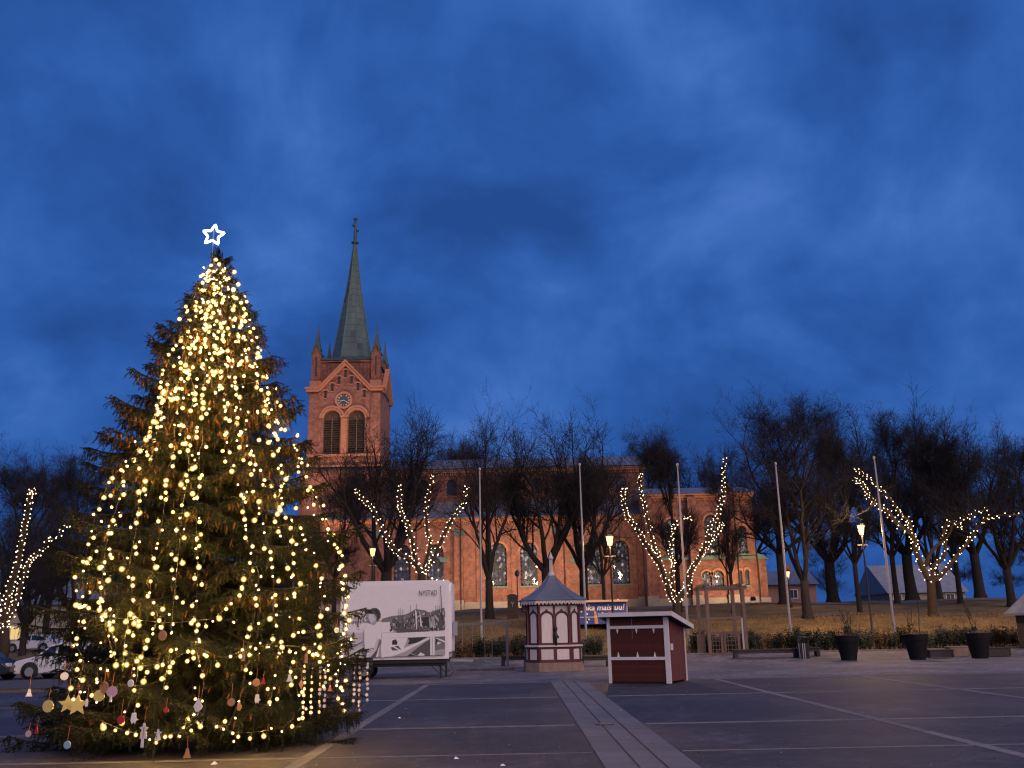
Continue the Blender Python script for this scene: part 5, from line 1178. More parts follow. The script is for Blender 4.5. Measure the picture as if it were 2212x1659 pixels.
for k in range(8):
    front = k % 2 == 0
    p, q, d, n_ = on_face(k, 1.08, 0.635); W_ = (q - p).length; c = (p + q) / 2
    cols = ((-W_ * 0.25, W_ * 0.36), (W_ * 0.25, W_ * 0.36)) if front else ((0.0, W_ * 0.50),)
    for (u, w) in cols:
        z0, zs = z_lg + 0.09, z_bd - 0.42
        pts = [(u - w/2, z0), (u + w/2, z0)] + [(u + w/2 * math.cos(t), zs - w/2 + w/2 * math.sin(t)) for t in [math.pi * i / 10 for i in range(11)]]
        mb = MB(); face_poly(mb, c, d, n_, pts, 0.012, 0.02); pn = mb.build('wall_panel', M['cream'], kiosk)
        mb = MB(); ro, ri = w/2 + 0.085, w/2 + 0.035
        for i in range(12):
            t0, t1 = math.pi * i / 12, math.pi * (i + 1) / 12
            face_poly(mb, c, d, n_, [(u + ri * math.cos(t0), zs - w/2 + ri * math.sin(t0)), (u + ro * math.cos(t0), zs - w/2 + ro * math.sin(t0)), (u + ro * math.cos(t1), zs - w/2 + ro * math.sin(t1)), (u + ri * math.cos(t1), zs - w/2 + ri * math.sin(t1))], 0.0, 0.045)
        face_poly(mb, c, d, n_, [(u - 0.05, zs + 0.06), (u + 0.05, zs + 0.06), (u + 0.05, zs + 0.14), (u, zs + 0.18), (u - 0.05, zs + 0.14)], 0.01, 0.04)
        mb.build('hood_mould', M['maroon'], pn)
        # cream spandrel above
        mb = MB(); wo = w/2 + 0.06; zc = zs - w/2; ap = [(u + (w/2 + 0.10) * math.cos(t), zc + (w/2 + 0.10) * math.sin(t)) for t in [math.pi * i / 10 for i in range(11)]]
        for i in range(10):
            (x0_, zz0), (x1_, zz1) = ap[i], ap[i+1]; x0_ = min(max(x0_, u - wo), u + wo); x1_ = min(max(x1_, u - wo), u + wo)
            if abs(x0_ - x1_) < 1e-4: continue
            face_poly(mb, c, d, n_, [(x1_, max(zz1, zs - 0.06)), (x0_, max(zz0, zs - 0.06)), (x0_, z_bd - 0.12), (x1_, z_bd - 0.12)], 0.003, 0.02)
        mb.build('spandrel', M['cream'], pn)
        pl, ql, dl, nl = on_face(k, 1.14, 0.66); cl = (pl + ql) / 2; Wl = (ql - pl).length; sc2 = Wl / W_
        mb = MB(); face_poly(mb, cl, dl, nl, [(u * sc2 - w * 0.56, z_b + 0.12), (u * sc2 + w * 0.56, z_b + 0.12), (u * sc2 + w * 0.56, z_l - 0.10), (u * sc2 - w * 0.56, z_l - 0.10)], 0.004, 0.02); mb.build('lower_panel', M['cream'], kiosk)
    posts = (-W_/2, 0, W_/2) if front else ()
    for u in posts:
        mb = MB(); s = 0.045; face_poly(mb, c, d, n_, [(u - s, z_lg), (u + s, z_lg), (u + s, z_bd), (u - s, z_bd)], 0.002, 0.06 if u else 0.05); mb.build('corner_post', M['maroon'], kiosk)
    # scalloped valance, board by board
    pv, qv, dv, nv = on_face(k, 1.36, 0.80); Wv = (qv - pv).length; nbd = 10 if front else 5; bw_ = Wv / nbd
    for i in range(nbd):
        u = -Wv/2 + bw_ * (i + 0.5); hb = bw_ / 2 - 0.006; zt_, zb_ = z_ev, z_ev - 0.19
        pts_l = [(u - hb, zt_), (u - hb, zb_ + 0.0), (u - hb + 0.018, zb_)]
        arc = [(u - hb * 0.62 * math.cos(t), zb_ + hb * 0.95 * math.sin(t)) for t in [math.pi * j / 8 for j in range(9)]]
        mb = MB(); cv = (pv + qv) / 2
        ring = [(u - hb, zb_)] + arc + [(u + hb, zb_)]
        for (a_, b_) in zip(ring[:-1], ring[1:]):
            if abs(a_[0] - b_[0]) > 1e-6: face_poly(mb, cv, dv, nv, [a_, b_, (b_[0], zt_), (a_[0], zt_)], 0.0, 0.02)
        mb.build('valance_board', M['cream'], kiosk)
    if front:
        for u in (-W_/2, W_/2):
            mb = MB(); face_poly(mb, c, d, n_, [(u - 0.03, z_bd - 0.35), (u + 0.03, z_bd - 0.35), (u + 0.03, z_bd - 0.02), (u - 0.03, z_bd - 0.02)], 0.06, 0.18); mb.build('eave_bracket', M['maroon'], kiosk)
osec([(1.33, 0.78, z_ev - 0.06), (1.40, 0.82, z_ev - 0.005)]).build('soffit', M['maroon'], kiosk)
rp = [(1.44, 0.84, z_ev), (1.40, 0.82, z_ev + 0.04), (1.05, 0.61, z_ev + 0.22), (0.70, 0.40, z_ev + 0.47), (0.45, 0.255, z_ev + 0.70), (0.27, 0.15, z_ev + 0.92), (0.16, 0.09, z_ev + 1.08)]
rf = osec(rp).build('roof', M['roof_metal'], kiosk)
for k in range(8):
    mb = MB(); mb.tube([(octo(h_, c_)[k][0], octo(h_, c_)[k][1], z_) for h_, c_, z_ in rp], 0.018, 5); mb.build('roof_seam', M['roof_metal'], rf)
zf = z_ev + 1.05
mb = MB(); mb.lathe([(0.16, zf), (0.14, zf + 0.12), (0.09, zf + 0.20), (0.10, zf + 0.26)], 8); mb.lathe([(0.055, zf + 0.26), (0.05, zf + 0.72)], 8)
for a in range(4):
    c_, s_ = math.cos(a * math.pi / 2 + 0.78), math.sin(a * math.pi / 2 + 0.78); mb.bar((0.085 * c_, 0.085 * s_, zf + 0.26), (0.075 * c_, 0.075 * s_, zf + 0.74), 0.025, 0.025)
mb.lathe([(0.10, zf + 0.74), (0.12, zf + 0.80), (0.07, zf + 0.90), (0.035, zf + 0.98), (0.008, zf + 1.08)], 8); mb.build('finial', M['cream'], kiosk)
mb = MB(); mb.lathe([(0.05, 0), (0.05, 0.25), (0.085, 0.3), (0.085, 0.42), (0.05, 0.48), (0.06, 0.62), (0.09, 0.66), (0.06, 0.74), (0.01, 0.78)], 10, (0.04, -1.20, z_lg + 0.0)); mb.tube([(0.04, -1.20, z_lg + 0.36), (0.14, -1.30, z_lg + 0.36), (0.15, -1.32, z_lg + 0.28)], 0.025, 8); pu_ = mb.build('pump', M['iron'], kiosk, True)
mb = MB(); mb.tube([(1.20, -0.9, 0.3), (1.24, -0.9, 0.9), (1.20, -0.8, 1.2)], 0.02, 6); mb.build('pump_handle', M['iron'], pu_)

# ================================================================ red stall
st0 = G(1449, 1478.5)
stall = thing('market_stall', 'dark red wooden market stall with white trim and closed shutters', 'stall', (st0.x, st0.y, 0.008), R(-26))
SW, SD, SH_, SB = 2.02, 1.80, 2.07, 1.74        # local: front-right corner at the origin, front runs to -x, depth to +y
mb = MB(); mb.box(-SW, 0, 0.0, 0.03, 0.06, SH_ - 0.05); mb.box(-SW, 0, SD - 0.03, SD, 0.06, SB - 0.05)
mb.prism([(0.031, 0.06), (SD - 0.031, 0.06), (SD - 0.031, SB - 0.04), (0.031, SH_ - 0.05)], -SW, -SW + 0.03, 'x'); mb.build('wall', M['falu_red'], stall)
nb = 15
for k in range(nb):
    y0_ = 0.035 + (SD - 0.07) * k / nb; y1_ = 0.035 + (SD - 0.07) * (k + 1) / nb - 0.006
    f = lambda y: SH_ - 0.06 - (SH_ - SB) * y / SD
    mb = MB(); mb.prism([(y0_, 0.07), (y1_, 0.07), (y1_, f(y1_)), (y0_, f(y0_))], -0.025 + random.uniform(0, 0.004), 0.0 + random.uniform(0, 0.004), 'x'); mb.build('side_plank', M['falu_side_lit'], stall)
def planks(x0, x1, z0, z1, n, y, nm):
    for k in range(n):
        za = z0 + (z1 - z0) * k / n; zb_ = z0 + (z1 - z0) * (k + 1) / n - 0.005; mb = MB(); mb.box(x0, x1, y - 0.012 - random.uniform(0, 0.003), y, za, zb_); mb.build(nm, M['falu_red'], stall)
planks(-SW + 0.02, -0.02, 0.07, 0.73, 5, -0.002, 'front_plank'); planks(-SW + 0.02, -0.02, 0.82, 1.70, 4, -0.002, 'shutter_plank'); planks(-SW + 0.02, -0.02, 1.79, SH_ - 0.05, 2, -0.002, 'front_plank')
for (x, w) in ((-SW + 0.04, 0.10), (-0.055, 0.125)):
    mb = MB(); mb.box(x - w/2, x + w/2, -0.05, -0.017, 0.02, SH_ - 0.03); mb.build('corner_board', M['white_paint'], stall)
mb = MB(); mb.box(0.006, 0.032, -0.049, 0.05, 0.02, SH_ - 0.05); mb.build('corner_board', M['white_paint'], stall)
mb = MB(); mb.box(0.006, 0.035, SD - 0.07, SD + 0.01, 0.02, SB - 0.03); mb.build('corner_board', M['white_paint'], stall)
for z in (0.73, 1.70):
    mb = MB(); mb.box(-SW + 0.092, -0.12, -0.052, -0.018, z, z + 0.095); mb.build('rail', M['white_paint'], stall)
for u in (0.14, 0.50, 0.82):
    x = -SW + 0.09 + (SW - 0.22) * u
    for (za, zb_) in ((1.699, 1.55), (0.826, 0.98)):
        mb = MB(); mb.prism([(x - 0.042, za), (x + 0.042, za), (x + 0.005, zb_), (x - 0.005, zb_)] if za > zb_ else [(x - 0.042, za), (x - 0.005, zb_), (x + 0.005, zb_), (x + 0.042, za)], -0.030, -0.017); mb.build('hinge', M['white_paint'], stall)
mb = MB(); mb.box(-SW * 0.585, -SW * 0.58, -0.03, -0.016, 1.4, SH_ - 0.05); mb.build('cord', M['steel'], stall)
mb = MB(); ov = 0.30
mb.prism([(-ov, SH_ - 0.04 + 0.06), (SD + 0.28, SB - 0.08 + 0.0), (SD + 0.28, SB + 0.03), (-ov, SH_ + 0.13)], -SW - 0.18, 0.24, 'x'); roof = mb.build('roof', M['timber_dark'], stall)
mb = MB(); mb.box(-SW - 0.20, 0.265, -ov - 0.025, -ov - 0.001, SH_ + 0.01, SH_ + 0.14); mb.build('fascia', M['white_paint'], roof)
for x in (-SW - 0.205, 0.243):
    mb = MB(); mb.prism([(-ov, SH_ - 0.01), (SD + 0.30, SB - 0.09), (SD + 0.30, SB + 0.05), (-ov, SH_ + 0.15)], x, x + 0.024, 'x'); mb.build('fascia', M['white_paint'], roof)
mb = MB(); mb.box(0.034, 0.09, 0.09, 0.20, 1.02, 1.22); mb.build('socket_box', M['white_paint'], stall)
mb = MB(); mb.box(-SW + 0.05, -0.05, 0.05, 0.15, 0.0, 0.06); mb.box(-SW + 0.05, -0.05, SD - 0.15, SD - 0.05, 0.0, 0.06); mb.build('skid', M['timber_dark'], stall)

# ================================================================ blue van with lettering
vb = P(1355, 1347, 60); vz = terrain(vb.x - 1.5, 60)
van = thing('food_van', 'blue food van with white script lettering and a beige awning behind the kiosk', 'van', (vb.x, 60, vz))
VL = 5.6; v0 = vb.z - vz; v1 = P(1355, 1296, 60).z - vz
mb = MB(); mb.prism([(0.0, v0), (2.0, v0), (2.0, v1 - 0.1), (1.9, v1), (0.08, v1), (0.0, v1 - 0.12)], -VL, 0.0, 'x'); mb.build('body', M['van_blue'], van)
mb = MB(); mb.box(-VL, 0.06, -0.30, -0.002, v1 - 0.10, v1 + 0.02); mb.build('awning_bar', M['awning'], van)
mb = MB(); mb.box(0.002, 0.05, -0.02, 0.1, v0, v1 - 0.12); mb.build('corner_trim', M['awning'], van)
mb = MB(); mb.box(-VL, 0.0, -0.02, -0.003, v0 + 0.42, v0 + 0.45); mb.build('stripe', M['print_white'], van)
for x in (-1.0, -4.4):
    for y in (0.12, 1.88):
        mb = MB(); mb.tube([(x, y - 0.11, 0.30), (x, y + 0.11, 0.30)], 0.31, 20); wh = mb.build('wheel', M['tyre'], van, True)
        mb = MB(); mb.tube([(x, y - 0.12, 0.30), (x, y + 0.12, 0.30)], 0.18, 14); mb.build('rim', M['steel'], wh)
mb = MB(); mb.prism([(-1.40, v0 - 0.002), (-0.60, v0 - 0.002), (-0.70, v0 + 0.22), (-1.0, v0 + 0.30), (-1.30, v0 + 0.22)], -0.012, -0.003, 'y'); mb.build('wheel_arch', M['iron'], van)
for (x, c_) in ((-2.35, 'orange'), (-2.25, 'red_paint'), (-0.95, 'red_paint'), (-3.1, 'orange')):
    pass
mb = MB(); mb.prism([(-2.0, v0 + 0.02), (-1.78, v0 + 0.02), (-1.9, v0 + 0.75), (-2.02, v0 + 0.85)], -0.010, -0.0035, 'y'); mb.build('printed_cone', M['orange'], van)
mb = MB(); mb.prism([(-1.05 + 0.09 * math.cos(t), v0 + 0.68 + 0.09 * math.sin(t)) for t in [2 * math.pi * i / 12 for i in range(12)]], -0.010, -0.0036, 'y'); mb.build('printed_berry', M['red_paint'], van)
for (x, z, r_) in ((-0.35, 0.62, 0.06), (-2.45, 0.62, 0.06), (-1.5, 0.64, 0.07), (-2.5, 0.12, 0.08), (-0.5, 1.42, 0.08), (-2.35, 0.3, 0.05)):
    mb = MB(); mb.prism([(x + r_ * math.cos(t), v0 + z + r_ * math.sin(t)) for t in [2 * math.pi * i / 8 for i in range(8)]], -0.010, -0.0037, 'y'); mb.build('printed_dot', M['print_white'], van)
me = text_mesh('joka maistuu!', 0.50, 0.003, 0.25, 0.010, M['print_white'], 0.98)
wmax = max(v.co.x for v in me.vertices)
for v in me.vertices: v.co.x *= 2.72 / wmax
link('lettering', me, van, (-2.83, -0.009, v0 + 0.84), (math.pi / 2, 0, 0))

# ================================================================ dark gate pillar
gp = P(1108, 1340, 68); zb = terrain(gp.x, 68); hp = P(1108, 1286, 68).z - zb
t = thing('gate_pillar', 'dark square pillar with a small cap behind the kiosk', 'pillar', (gp.x, 68, zb))
mb = MB(); mb.box(-0.36, 0.36, -0.36, 0.36, -0.2, hp - 0.12); mb.build('shaft', M['pillar'], t)
mb = MB(); mb.lathe([(0.57, hp - 0.118), (0.57, hp - 0.04), (0.2, hp + 0.08)], 4, ph=math.pi / 4); mb.build('cap', M['iron'], t)
mb = MB(); mb.bar((0, -0.375, hp * 0.50), (0, -0.375, hp * 0.62), 0.02, 0.04); mb.bar((0, -0.375, hp * 0.62), (-0.09, -0.375, hp * 0.72), 0.02, 0.04); mb.bar((0, -0.374, hp * 0.62), (0.09, -0.374, hp * 0.72), 0.02, 0.04); mb.build('emblem', M['steel'], t)

# ================================================================ timber frame
cT = lambda X, Y: (1453.8 + X * 0.1488, 1234.4 + Y * 0.1488)
q0 = P(*cT(545, 1230), 51.5); q1 = P(*cT(1075, 1190), 51.5); ht = P(*cT(460, 225), 51.5).z - q0.z
tf = thing('timber_frame', 'tall open wooden frame with lattice doors, right of the red stall', 'pergola', (q0.x, 51.5, terrain(q0.x, 51.5)))
tw = q1.x - q0.x; td = 1.7; ht = ht
for (x, y) in ((0, 0), (tw, 0), (-0.15, td), (tw - 0.15, td)):
    mb = MB(); mb.box(x - 0.085, x + 0.085, y - 0.085, y + 0.085, -0.1, ht - 0.16); mb.build('post', M['timber'], tf)
for y in (0, td): 
    mb = MB(); mb.bar((-0.35, y, ht - 0.07), (tw + 0.25, y, ht - 0.07), 0.12, 0.17); mb.build('beam', M['timber'], tf)
for x in (-0.08, tw - 0.08):
    mb = MB(); mb.bar((x, -0.25, ht + 0.08), (x - 0.05, td + 0.25, ht + 0.08), 0.10, 0.12); mb.build('cross_beam', M['timber'], tf)
mb = MB(); mb.bar((0.086, 0, ht * 0.535), (tw - 0.086, 0, ht * 0.535), 0.10, 0.12); mb.build('beam', M['timber'], tf)
mb = MB(); mb.bar((0.086, 0, ht * 0.325), (tw - 0.086, 0, ht * 0.325), 0.10, 0.12); mb.build('beam', M['timber'], tf)
mb = MB(); mb.box(-0.5, tw - 0.086, -0.10, 0.10, -0.05, 0.13); mb.build('sill', M['timber'], tf)
for x in (tw * 0.34, tw * 0.42, tw * 0.80):
    mb = MB(); mb.box(x - 0.06, x + 0.06, -0.05, 0.05, 0.132, ht * 0.325 - 0.062); mb.build('door_post', M['timber'], tf)
for (xa, xb) in ((0.09, tw * 0.34 - 0.062), (tw * 0.42 + 0.062, tw * 0.80 - 0.062)):
    for k in range(3):
        mb = MB(); x = xa + (xb - xa) * (k + 0.5) / 3; mb.box(x - 0.012, x + 0.012, -0.012, 0.012, 0.14, ht * 0.325 - 0.07); mb.build('lattice_bar', M['timber'], tf)
    for k in range(4):
        mb = MB(); z = 0.2 + (ht * 0.325 - 0.3) * (k + 0.5) / 4; mb.box(xa, xb, -0.026, -0.013, z - 0.012, z + 0.012); mb.build('lattice_bar', M['timber'], tf)
mb = MB(); mb.box(tw - 0.19, tw - 0.10, -0.06, 0.0, 0.1, ht * 0.53); mb.build('white_pipe', M['pole_white'], tf)
mb = MB(); mb.box(-0.55, -0.12, 0.5, 0.6, 0.0, ht * 0.31); mb.build('side_board', M['timber'], tf)

# ================================================================ benches, bin
def bench(x, y, L, label, z=None):
    z = terrain(x, y) if z is None else z
    t = thing('bench', label, 'bench', (x, y, z + 0.03), 0, 'low dark benches by the hedge')
    for k in range(3):
        mb = MB(); mb.box(-L/2, L/2, -0.25 + k * 0.17, -0.10 + k * 0.17, 0.38, 0.45); mb.build('seat_slat', M['timber_dark'], t)
    mb = MB(); mb.box(-L/2 + 0.05, L/2 - 0.05, -0.2, 0.2, 0.24, 0.378); mb.build('seat_frame', M['timber_dark'], t)
    for s in (-1, 1):
        mb = MB(); mb.box(s * (L/2 - 0.12) - 0.09, s * (L/2 - 0.12) + 0.09, -0.24, 0.24, -0.03, 0.24); mb.build('leg', M['timber_dark'], t)
    return t
q = P(1655, 1420, 49.2); bench(q.x, 49.2, 3.3, 'long low dark bench in front of the hedge, left of the waste bin')
q = P(1116, 1435, 45.6); bench(q.x - 0.1, 45.9, 1.3, 'low dark bench against the left side of the kiosk', 0.1)
q = P(1285, 1420, 46); bench(q.x, 46, 1.5, 'low dark bench between the kiosk and the red stall', 0.02)
q = P(1755, 1425, 49.6); bench(q.x, 49.8, 0.9, 'short dark bench end right behind the waste bin')
q = P(1737, 1420, 48.6)
t = thing('waste_bin', 'dark slatted waste bin at the right end of the long bench', 'waste bin', (q.x, 48.6, terrain(q.x, 48.6) + 0.02))
mb = MB(); mb.lathe([(0.20, 0.02), (0.23, 0.70)], 16); mb.build('liner', M['iron'], t)
for k in range(16):
    a = 2 * math.pi * k / 16; c_, s_ = math.cos(a), math.sin(a); mb = MB(); mb.bar((0.235 * c_, 0.235 * s_, 0.0), (0.255 * c_, 0.255 * s_, 0.74), 0.05, 0.05); mb.build('slat', M['steel'] if k in (9, 11, 12) else M['timber_dark'], t)
mb = MB(); mb.tube([(0.26, 0.0, 0.2), (0.26, 0.0, 1.0)], 0.02, 6); mb.tube([(-0.26, 0, 0.2), (-0.26, 0, 1.0)], 0.02, 6); mb.lathe([(0.30, 1.0), (0.30, 1.03), (0.05, 1.08)], 16); mb.build('lid', M['iron'], t)

# ================================================================ flower pots
def pot(px, py, label, seed, tall):
    y = 47.0 if px < 1900 else 46.2
    q = P(px, py, y); t = thing('flower_pot', label, 'flower pot', (q.x, y, 0.03), 0, 'big dark flower pots')
    mb = MB(); mb.lathe([(0.36, 0.0), (0.40, 0.25), (0.53, 0.86), (0.545, 0.87), (0.565, 1.10), (0.575, 1.11), (0.575, 1.14), (0.53, 1.14), (0.50, 1.06)], 28); mb.build('pot', M['pot'], t, False)
    mb = MB(); mb.lathe([(0.51, 1.05), (0.2, 1.10)], 20); mb.build('soil', M['soil'], t)
    rg = random.Random(seed); st = MB()
    for k in range(5 if not tall else 3):
        a = rg.uniform(0, 6.28); p = Vector((math.cos(a) * 0.25 * rg.random(), math.sin(a) * 0.2, 1.05)); d = Vector((rg.gauss(0, .16), rg.gauss(0, .16), 1)).normalized(); L = rg.uniform(0.9, 1.3) * (1.5 if tall and k == 0 else 1.0)
        pts = [p + d * L * i / 5 + Vector((rg.gauss(0, .03), rg.gauss(0, .03), 0)) for i in range(6)]; st.tube(pts, [0.022, 0.018, 0.015, 0.012, 0.009, 0.006], 5)
        for _ in range(7):
            i = rg.randrange(2, 6); e = (d + Vector((rg.gauss(0, .7), rg.gauss(0, .7), rg.gauss(.1, .3)))).normalized(); l = rg.uniform(0.15, 0.4); st.tube([pts[i], pts[i] + e * l * .6, pts[i] + e * l + Vector((0, 0, .05))], [0.009, 0.006, 0.004], 4)
    st.build('bare_stems', M['bark'], t)
    lf = MB()
    for _ in range(90):
        a = rg.uniform(0, 6.28); r_ = rg.uniform(0, 0.45); c = Vector((math.cos(a) * r_, math.sin(a) * r_, 1.10 + rg.uniform(0, 0.16) * (1 - r_))); u = Vector((rg.gauss(0, 1), rg.gauss(0, 1), rg.gauss(0, 1))).normalized(); w = u.orthogonal(); s = 0.045
        lf.add([c - u * s, c + w * s * .6, c + u * s, c - w * s * .6], [(0, 1, 2, 3)])
    lf.build('withered_leaves', M['dry_leaf'], t, kind='stuff')
pot(1834, 1422, 'big dark tapered flower pot with forked bare stems, first of the three', 1, False)
pot(1983, 1424, 'big dark tapered flower pot with one thick bare stem, the middle one', 2, True)
pot(2118, 1424, 'big dark tapered flower pot with a thin single stem, last of the three', 3, True)
def box_thing(name, px, y, w, d, h, m, label, cat):
    q = P(px, 1415, y); t = thing(name, label, cat, (q.x, y, 0.06)); mb = MB(); mb.box(-w/2, w/2, -d/2, d/2, 0.0, h); mb.build('body', m, t)
    mb = MB(); mb.box(-w/2 - 0.03, w/2 + 0.03, -d/2 - 0.03, d/2 + 0.03, h + 0.001, h + 0.05); mb.build('top_board', m, t)
    for s in (-1, 1):
        mb = MB(); mb.box(s * (w/2 - 0.05) - 0.03, s * (w/2 - 0.05) + 0.03, -d/2 - 0.02, -d/2 - 0.002, 0.0, h); mb.build('batten', m, t)
box_thing('planter_box', 2030, 47.2, 1.15, 0.5, 0.32, M['timber_dark'], 'low dark wooden box between the middle and last flower pots', 'box')
box_thing('stone_seat', 2070, 48.6, 1.0, 0.6, 0.42, M['stone_kiosk'], 'low rough stone seat just left of the last flower pot', 'seat')
box_thing('crate', 2155, 47.8, 1.1, 0.5, 0.36, M['timber_dark'], 'low dark crate right beside the last flower pot', 'crate')

# ================================================================ booth at the right edge
q = P(2191, 1322, 50.0)
t = thing('booth', 'small dark booth with a pale sloping roof cut by the right edge', 'booth', (q.x + 1.0, 50.0, 0.05))
hb = q.z - 0.2
mb = MB(); mb.box(0.05, 2.6, 0.0, 2.0, 0.0, hb + 0.0); mb.build('wall', M['timber_dark'], t)
mb = MB(); mb.prism([(-0.4, hb - 0.02), (1.35, hb + 1.35), (3.1, hb - 0.02), (3.1, hb + 0.10), (1.35, hb + 1.50), (-0.4, hb + 0.10)], -0.35, 2.3, 'y'); mb.build('roof', M['roof_pale'], t)
mb = MB(); mb.prism([(0.05, hb + 0.001), (2.6, hb + 0.001), (1.33, hb + 1.1)], 0.0, 0.1, 'y'); mb.build('gable', M['timber_dark'], t)
mb = MB(); mb.box(0.35, 1.0, -0.03, -0.002, 0.05, 1.8); mb.build('door', M['timber'], t)

# ================================================================ houses behind
def house(name, label, cx, y, w, d, h, rh, mw, mr, wins, base=None, rz=0.0, axis='x'):
    z = terrain(cx, y) if base is None else base
    t = thing(name, label, 'house', (cx, y, z), rz)
    mb = MB(); mb.box(-w/2, w/2, 0, d, -0.5, h); mb.build('wall', mw, t)
    mb = MB()
    if axis == 'x': mb.prism([(-0.5, h + 0.002), (d + 0.5, h + 0.002), (d/2, h + rh)], -w/2 - 0.4, w/2 + 0.4, 'x')
    else: mb.prism([(-w/2 - 0.5, h + 0.002), (w/2 + 0.5, h + 0.002), (0, h + rh)], -0.4, d + 0.4, 'y')
    rf = mb.build('roof', mr, t); mb = MB(); mb.box(w * 0.2, w * 0.2 + 0.8, d/2 - 0.4, d/2 + 0.4, h + rh * 0.6, h + rh + 0.8); mb.build('chimney', mw, rf)
    for (x, z0, ww, hh, lit) in wins:
        mb = MB(); mb.box(x - ww/2 - 0.1, x + ww/2 + 0.1, -0.06, -0.003, z0 - 0.1, z0 + hh + 0.1); wn_ = mb.build('window', M['white_paint'], t)
        mb = MB(); mb.box(x - ww/2, x - 0.03, -0.075, -0.062, z0, z0 + hh); mb.box(x + 0.03, x + ww/2, -0.075, -0.062, z0, z0 + hh); mb.build('pane', M['window_lit'] if lit else M['glass_dark'], wn_)
    return t
hc = P(135, 1340, 118)
house('house', 'pale plastered house with a lit window behind the trees at the left', hc.x, 118, 26, 10, 5.6, 3.0, M['plaster'], M['roof_metal'], [(-5.6, 1.6, 1.1, 1.5, True), (-1.8, 1.5, 1.1, 1.4, False), (2.2, 1.5, 1.1, 1.4, False), (6.2, 1.5, 1.1, 1.4, False), (-9.6, 1.5, 1.1, 1.4, False)], base=0.2)
hc = P(2000, 1260, 128)
house('house', 'low house with a big pale roof behind the trees at the right', hc.x, 128, 10, 12, 1.2, 4.0, M['plaster'], M['roof_pale'], [(-4, 0.2, 1.0, 0.8, False), (3, 0.2, 1.0, 0.8, False)])
hc = P(1690, 1290, 126)
house('house', 'reddish low house seen between trunks right of the church', hc.x, 126, 9, 8, 2.6, 2.0, M['plaster_red'], M['roof_metal'], [(-2.4, 0.9, 0.9, 1.0, False), (1.5, 0.9, 0.9, 1.0, False)])

# ================================================================ vehicles at the left
def car_body(mb, prof, w, mi=0, taper=0.10):
    """side outline (x,z) made into a body whose upper part leans inwards"""
    zs = [p[1] for p in prof]; zm = min(zs) + (max(zs) - min(zs)) * 0.50; zx = max(zs)
    def yy(z, s): return s * (w/2 - (taper * max(0, (z - zm)) / (zx - zm) if z > zm else 0.04 * (zm - z)))
    n = len(prof); a = [(p[0], yy(p[1], -1), p[1]) for p in prof]; b = [(p[0], yy(p[1], 1), p[1]) for p in prof]
    mb.add(a + b, [tuple(range(n)), tuple(range(2*n-1, n-1, -1))] + [(k, k + n, (k+1) % n + n, (k+1) % n) for k in range(n)], mi)
def vehicle(name, label, loc, rz, prof, w, glass, wheels, m, extras=()):
    t = thing(name, label, 'van' if 'van' in name else 'car', loc, rz)
    mb = MB(); car_body(mb, prof, w); bd = mb.build('body', m, t)
    bv = bd.modifiers.new('bevel', 'BEVEL'); bv.width = 0.05; bv.segments = 2; bv.limit_method = 'ANGLE'
    for pts in glass:
        for s in (-1, 1):
            zmax = max(p[1] for p in prof); zm = min(p[1] for p in prof) + (zmax - min(p[1] for p in prof)) * 0.5
            def yy(z): return s * (w/2 - 0.10 * max(0, (z - zm)) / (zmax - zm) + 0.006)
            mb = MB(); mb.add([(p[0], yy(p[1]), p[1]) for p in pts], [tuple(range(len(pts)))]); mb.build('side_window', M['glass_dark'], t)
    for x in wheels:
        for s in (-1, 1):
            mb = MB(); mb.tube([(x, s * (w/2 - 0.20), 0.33), (x, s * (w/2 + 0.012), 0.33)], 0.33, 24); wh = mb.build('wheel', M['tyre'], t, True)
            mb = MB(); mb.tube([(x, s * (w/2 - 0.02), 0.33), (x, s * (w/2 + 0.02), 0.33)], 0.20, 16); mb.build('rim', M['steel'], wh)
            mb = MB(); mb.tube([(x, s * (w/2 - 0.05), 0.36), (x, s * (w/2 + 0.004), 0.36)], 0.40, 24); mb.build('wheel_arch', M['iron'], t)
    for (nm, b_, mm) in extras:
        mb = MB(); mb.box(*b_); mb.build(nm, mm, t)
    return t
q = P(27, 1440, 44.2)
ZS = 0.82
vprof = [(0.0, 0.42), (0.02, 0.75), (0.18, 0.98), (1.05, 1.22), (1.75, 1.86), (2.1, 1.94), (4.6, 1.93), (4.85, 1.78), (4.95, 1.0), (4.95, 0.35), (0.15, 0.28)]
vprof = [(a, b * ZS) for a, b in vprof]
vehicle('delivery_van', 'white delivery van parked behind the left side of the Christmas tree', (q.x, 45.0, 0.005), 0.0, vprof, 1.9,
        [[(1.22, 1.0), (1.95, 1.0), (1.95, 1.43), (1.72, 1.43)], [(2.05, 1.0), (3.2, 1.0), (3.2, 1.43), (2.05, 1.43)], [(3.3, 1.0), (4.75, 1.0), (4.65, 1.41), (3.3, 1.43)]], (0.85, 3.95), M['car_white'],
        [('door_badge', (2.15, 2.45, -0.965, -0.955, 0.62, 0.90), M['print_white']), ('headlight', (-0.015, 0.10, -0.78, -0.50, 0.62, 0.78), M['glass_dark']), ('bumper', (-0.06, 0.12, -0.9, 0.9, 0.30, 0.50), M['iron']), ('tail_light', (4.93, 4.97, -0.90, -0.78, 0.85, 1.3), M['red_paint'])])
q = P(17, 1440, 43.4)
cprof = [(0.0, 0.35), (0.0, 0.62), (0.25, 0.74), (0.95, 0.98), (1.5, 1.40), (2.6, 1.44), (3.3, 1.30), (4.0, 1.02), (4.15, 0.80), (4.15, 0.35), (0.1, 0.25)]
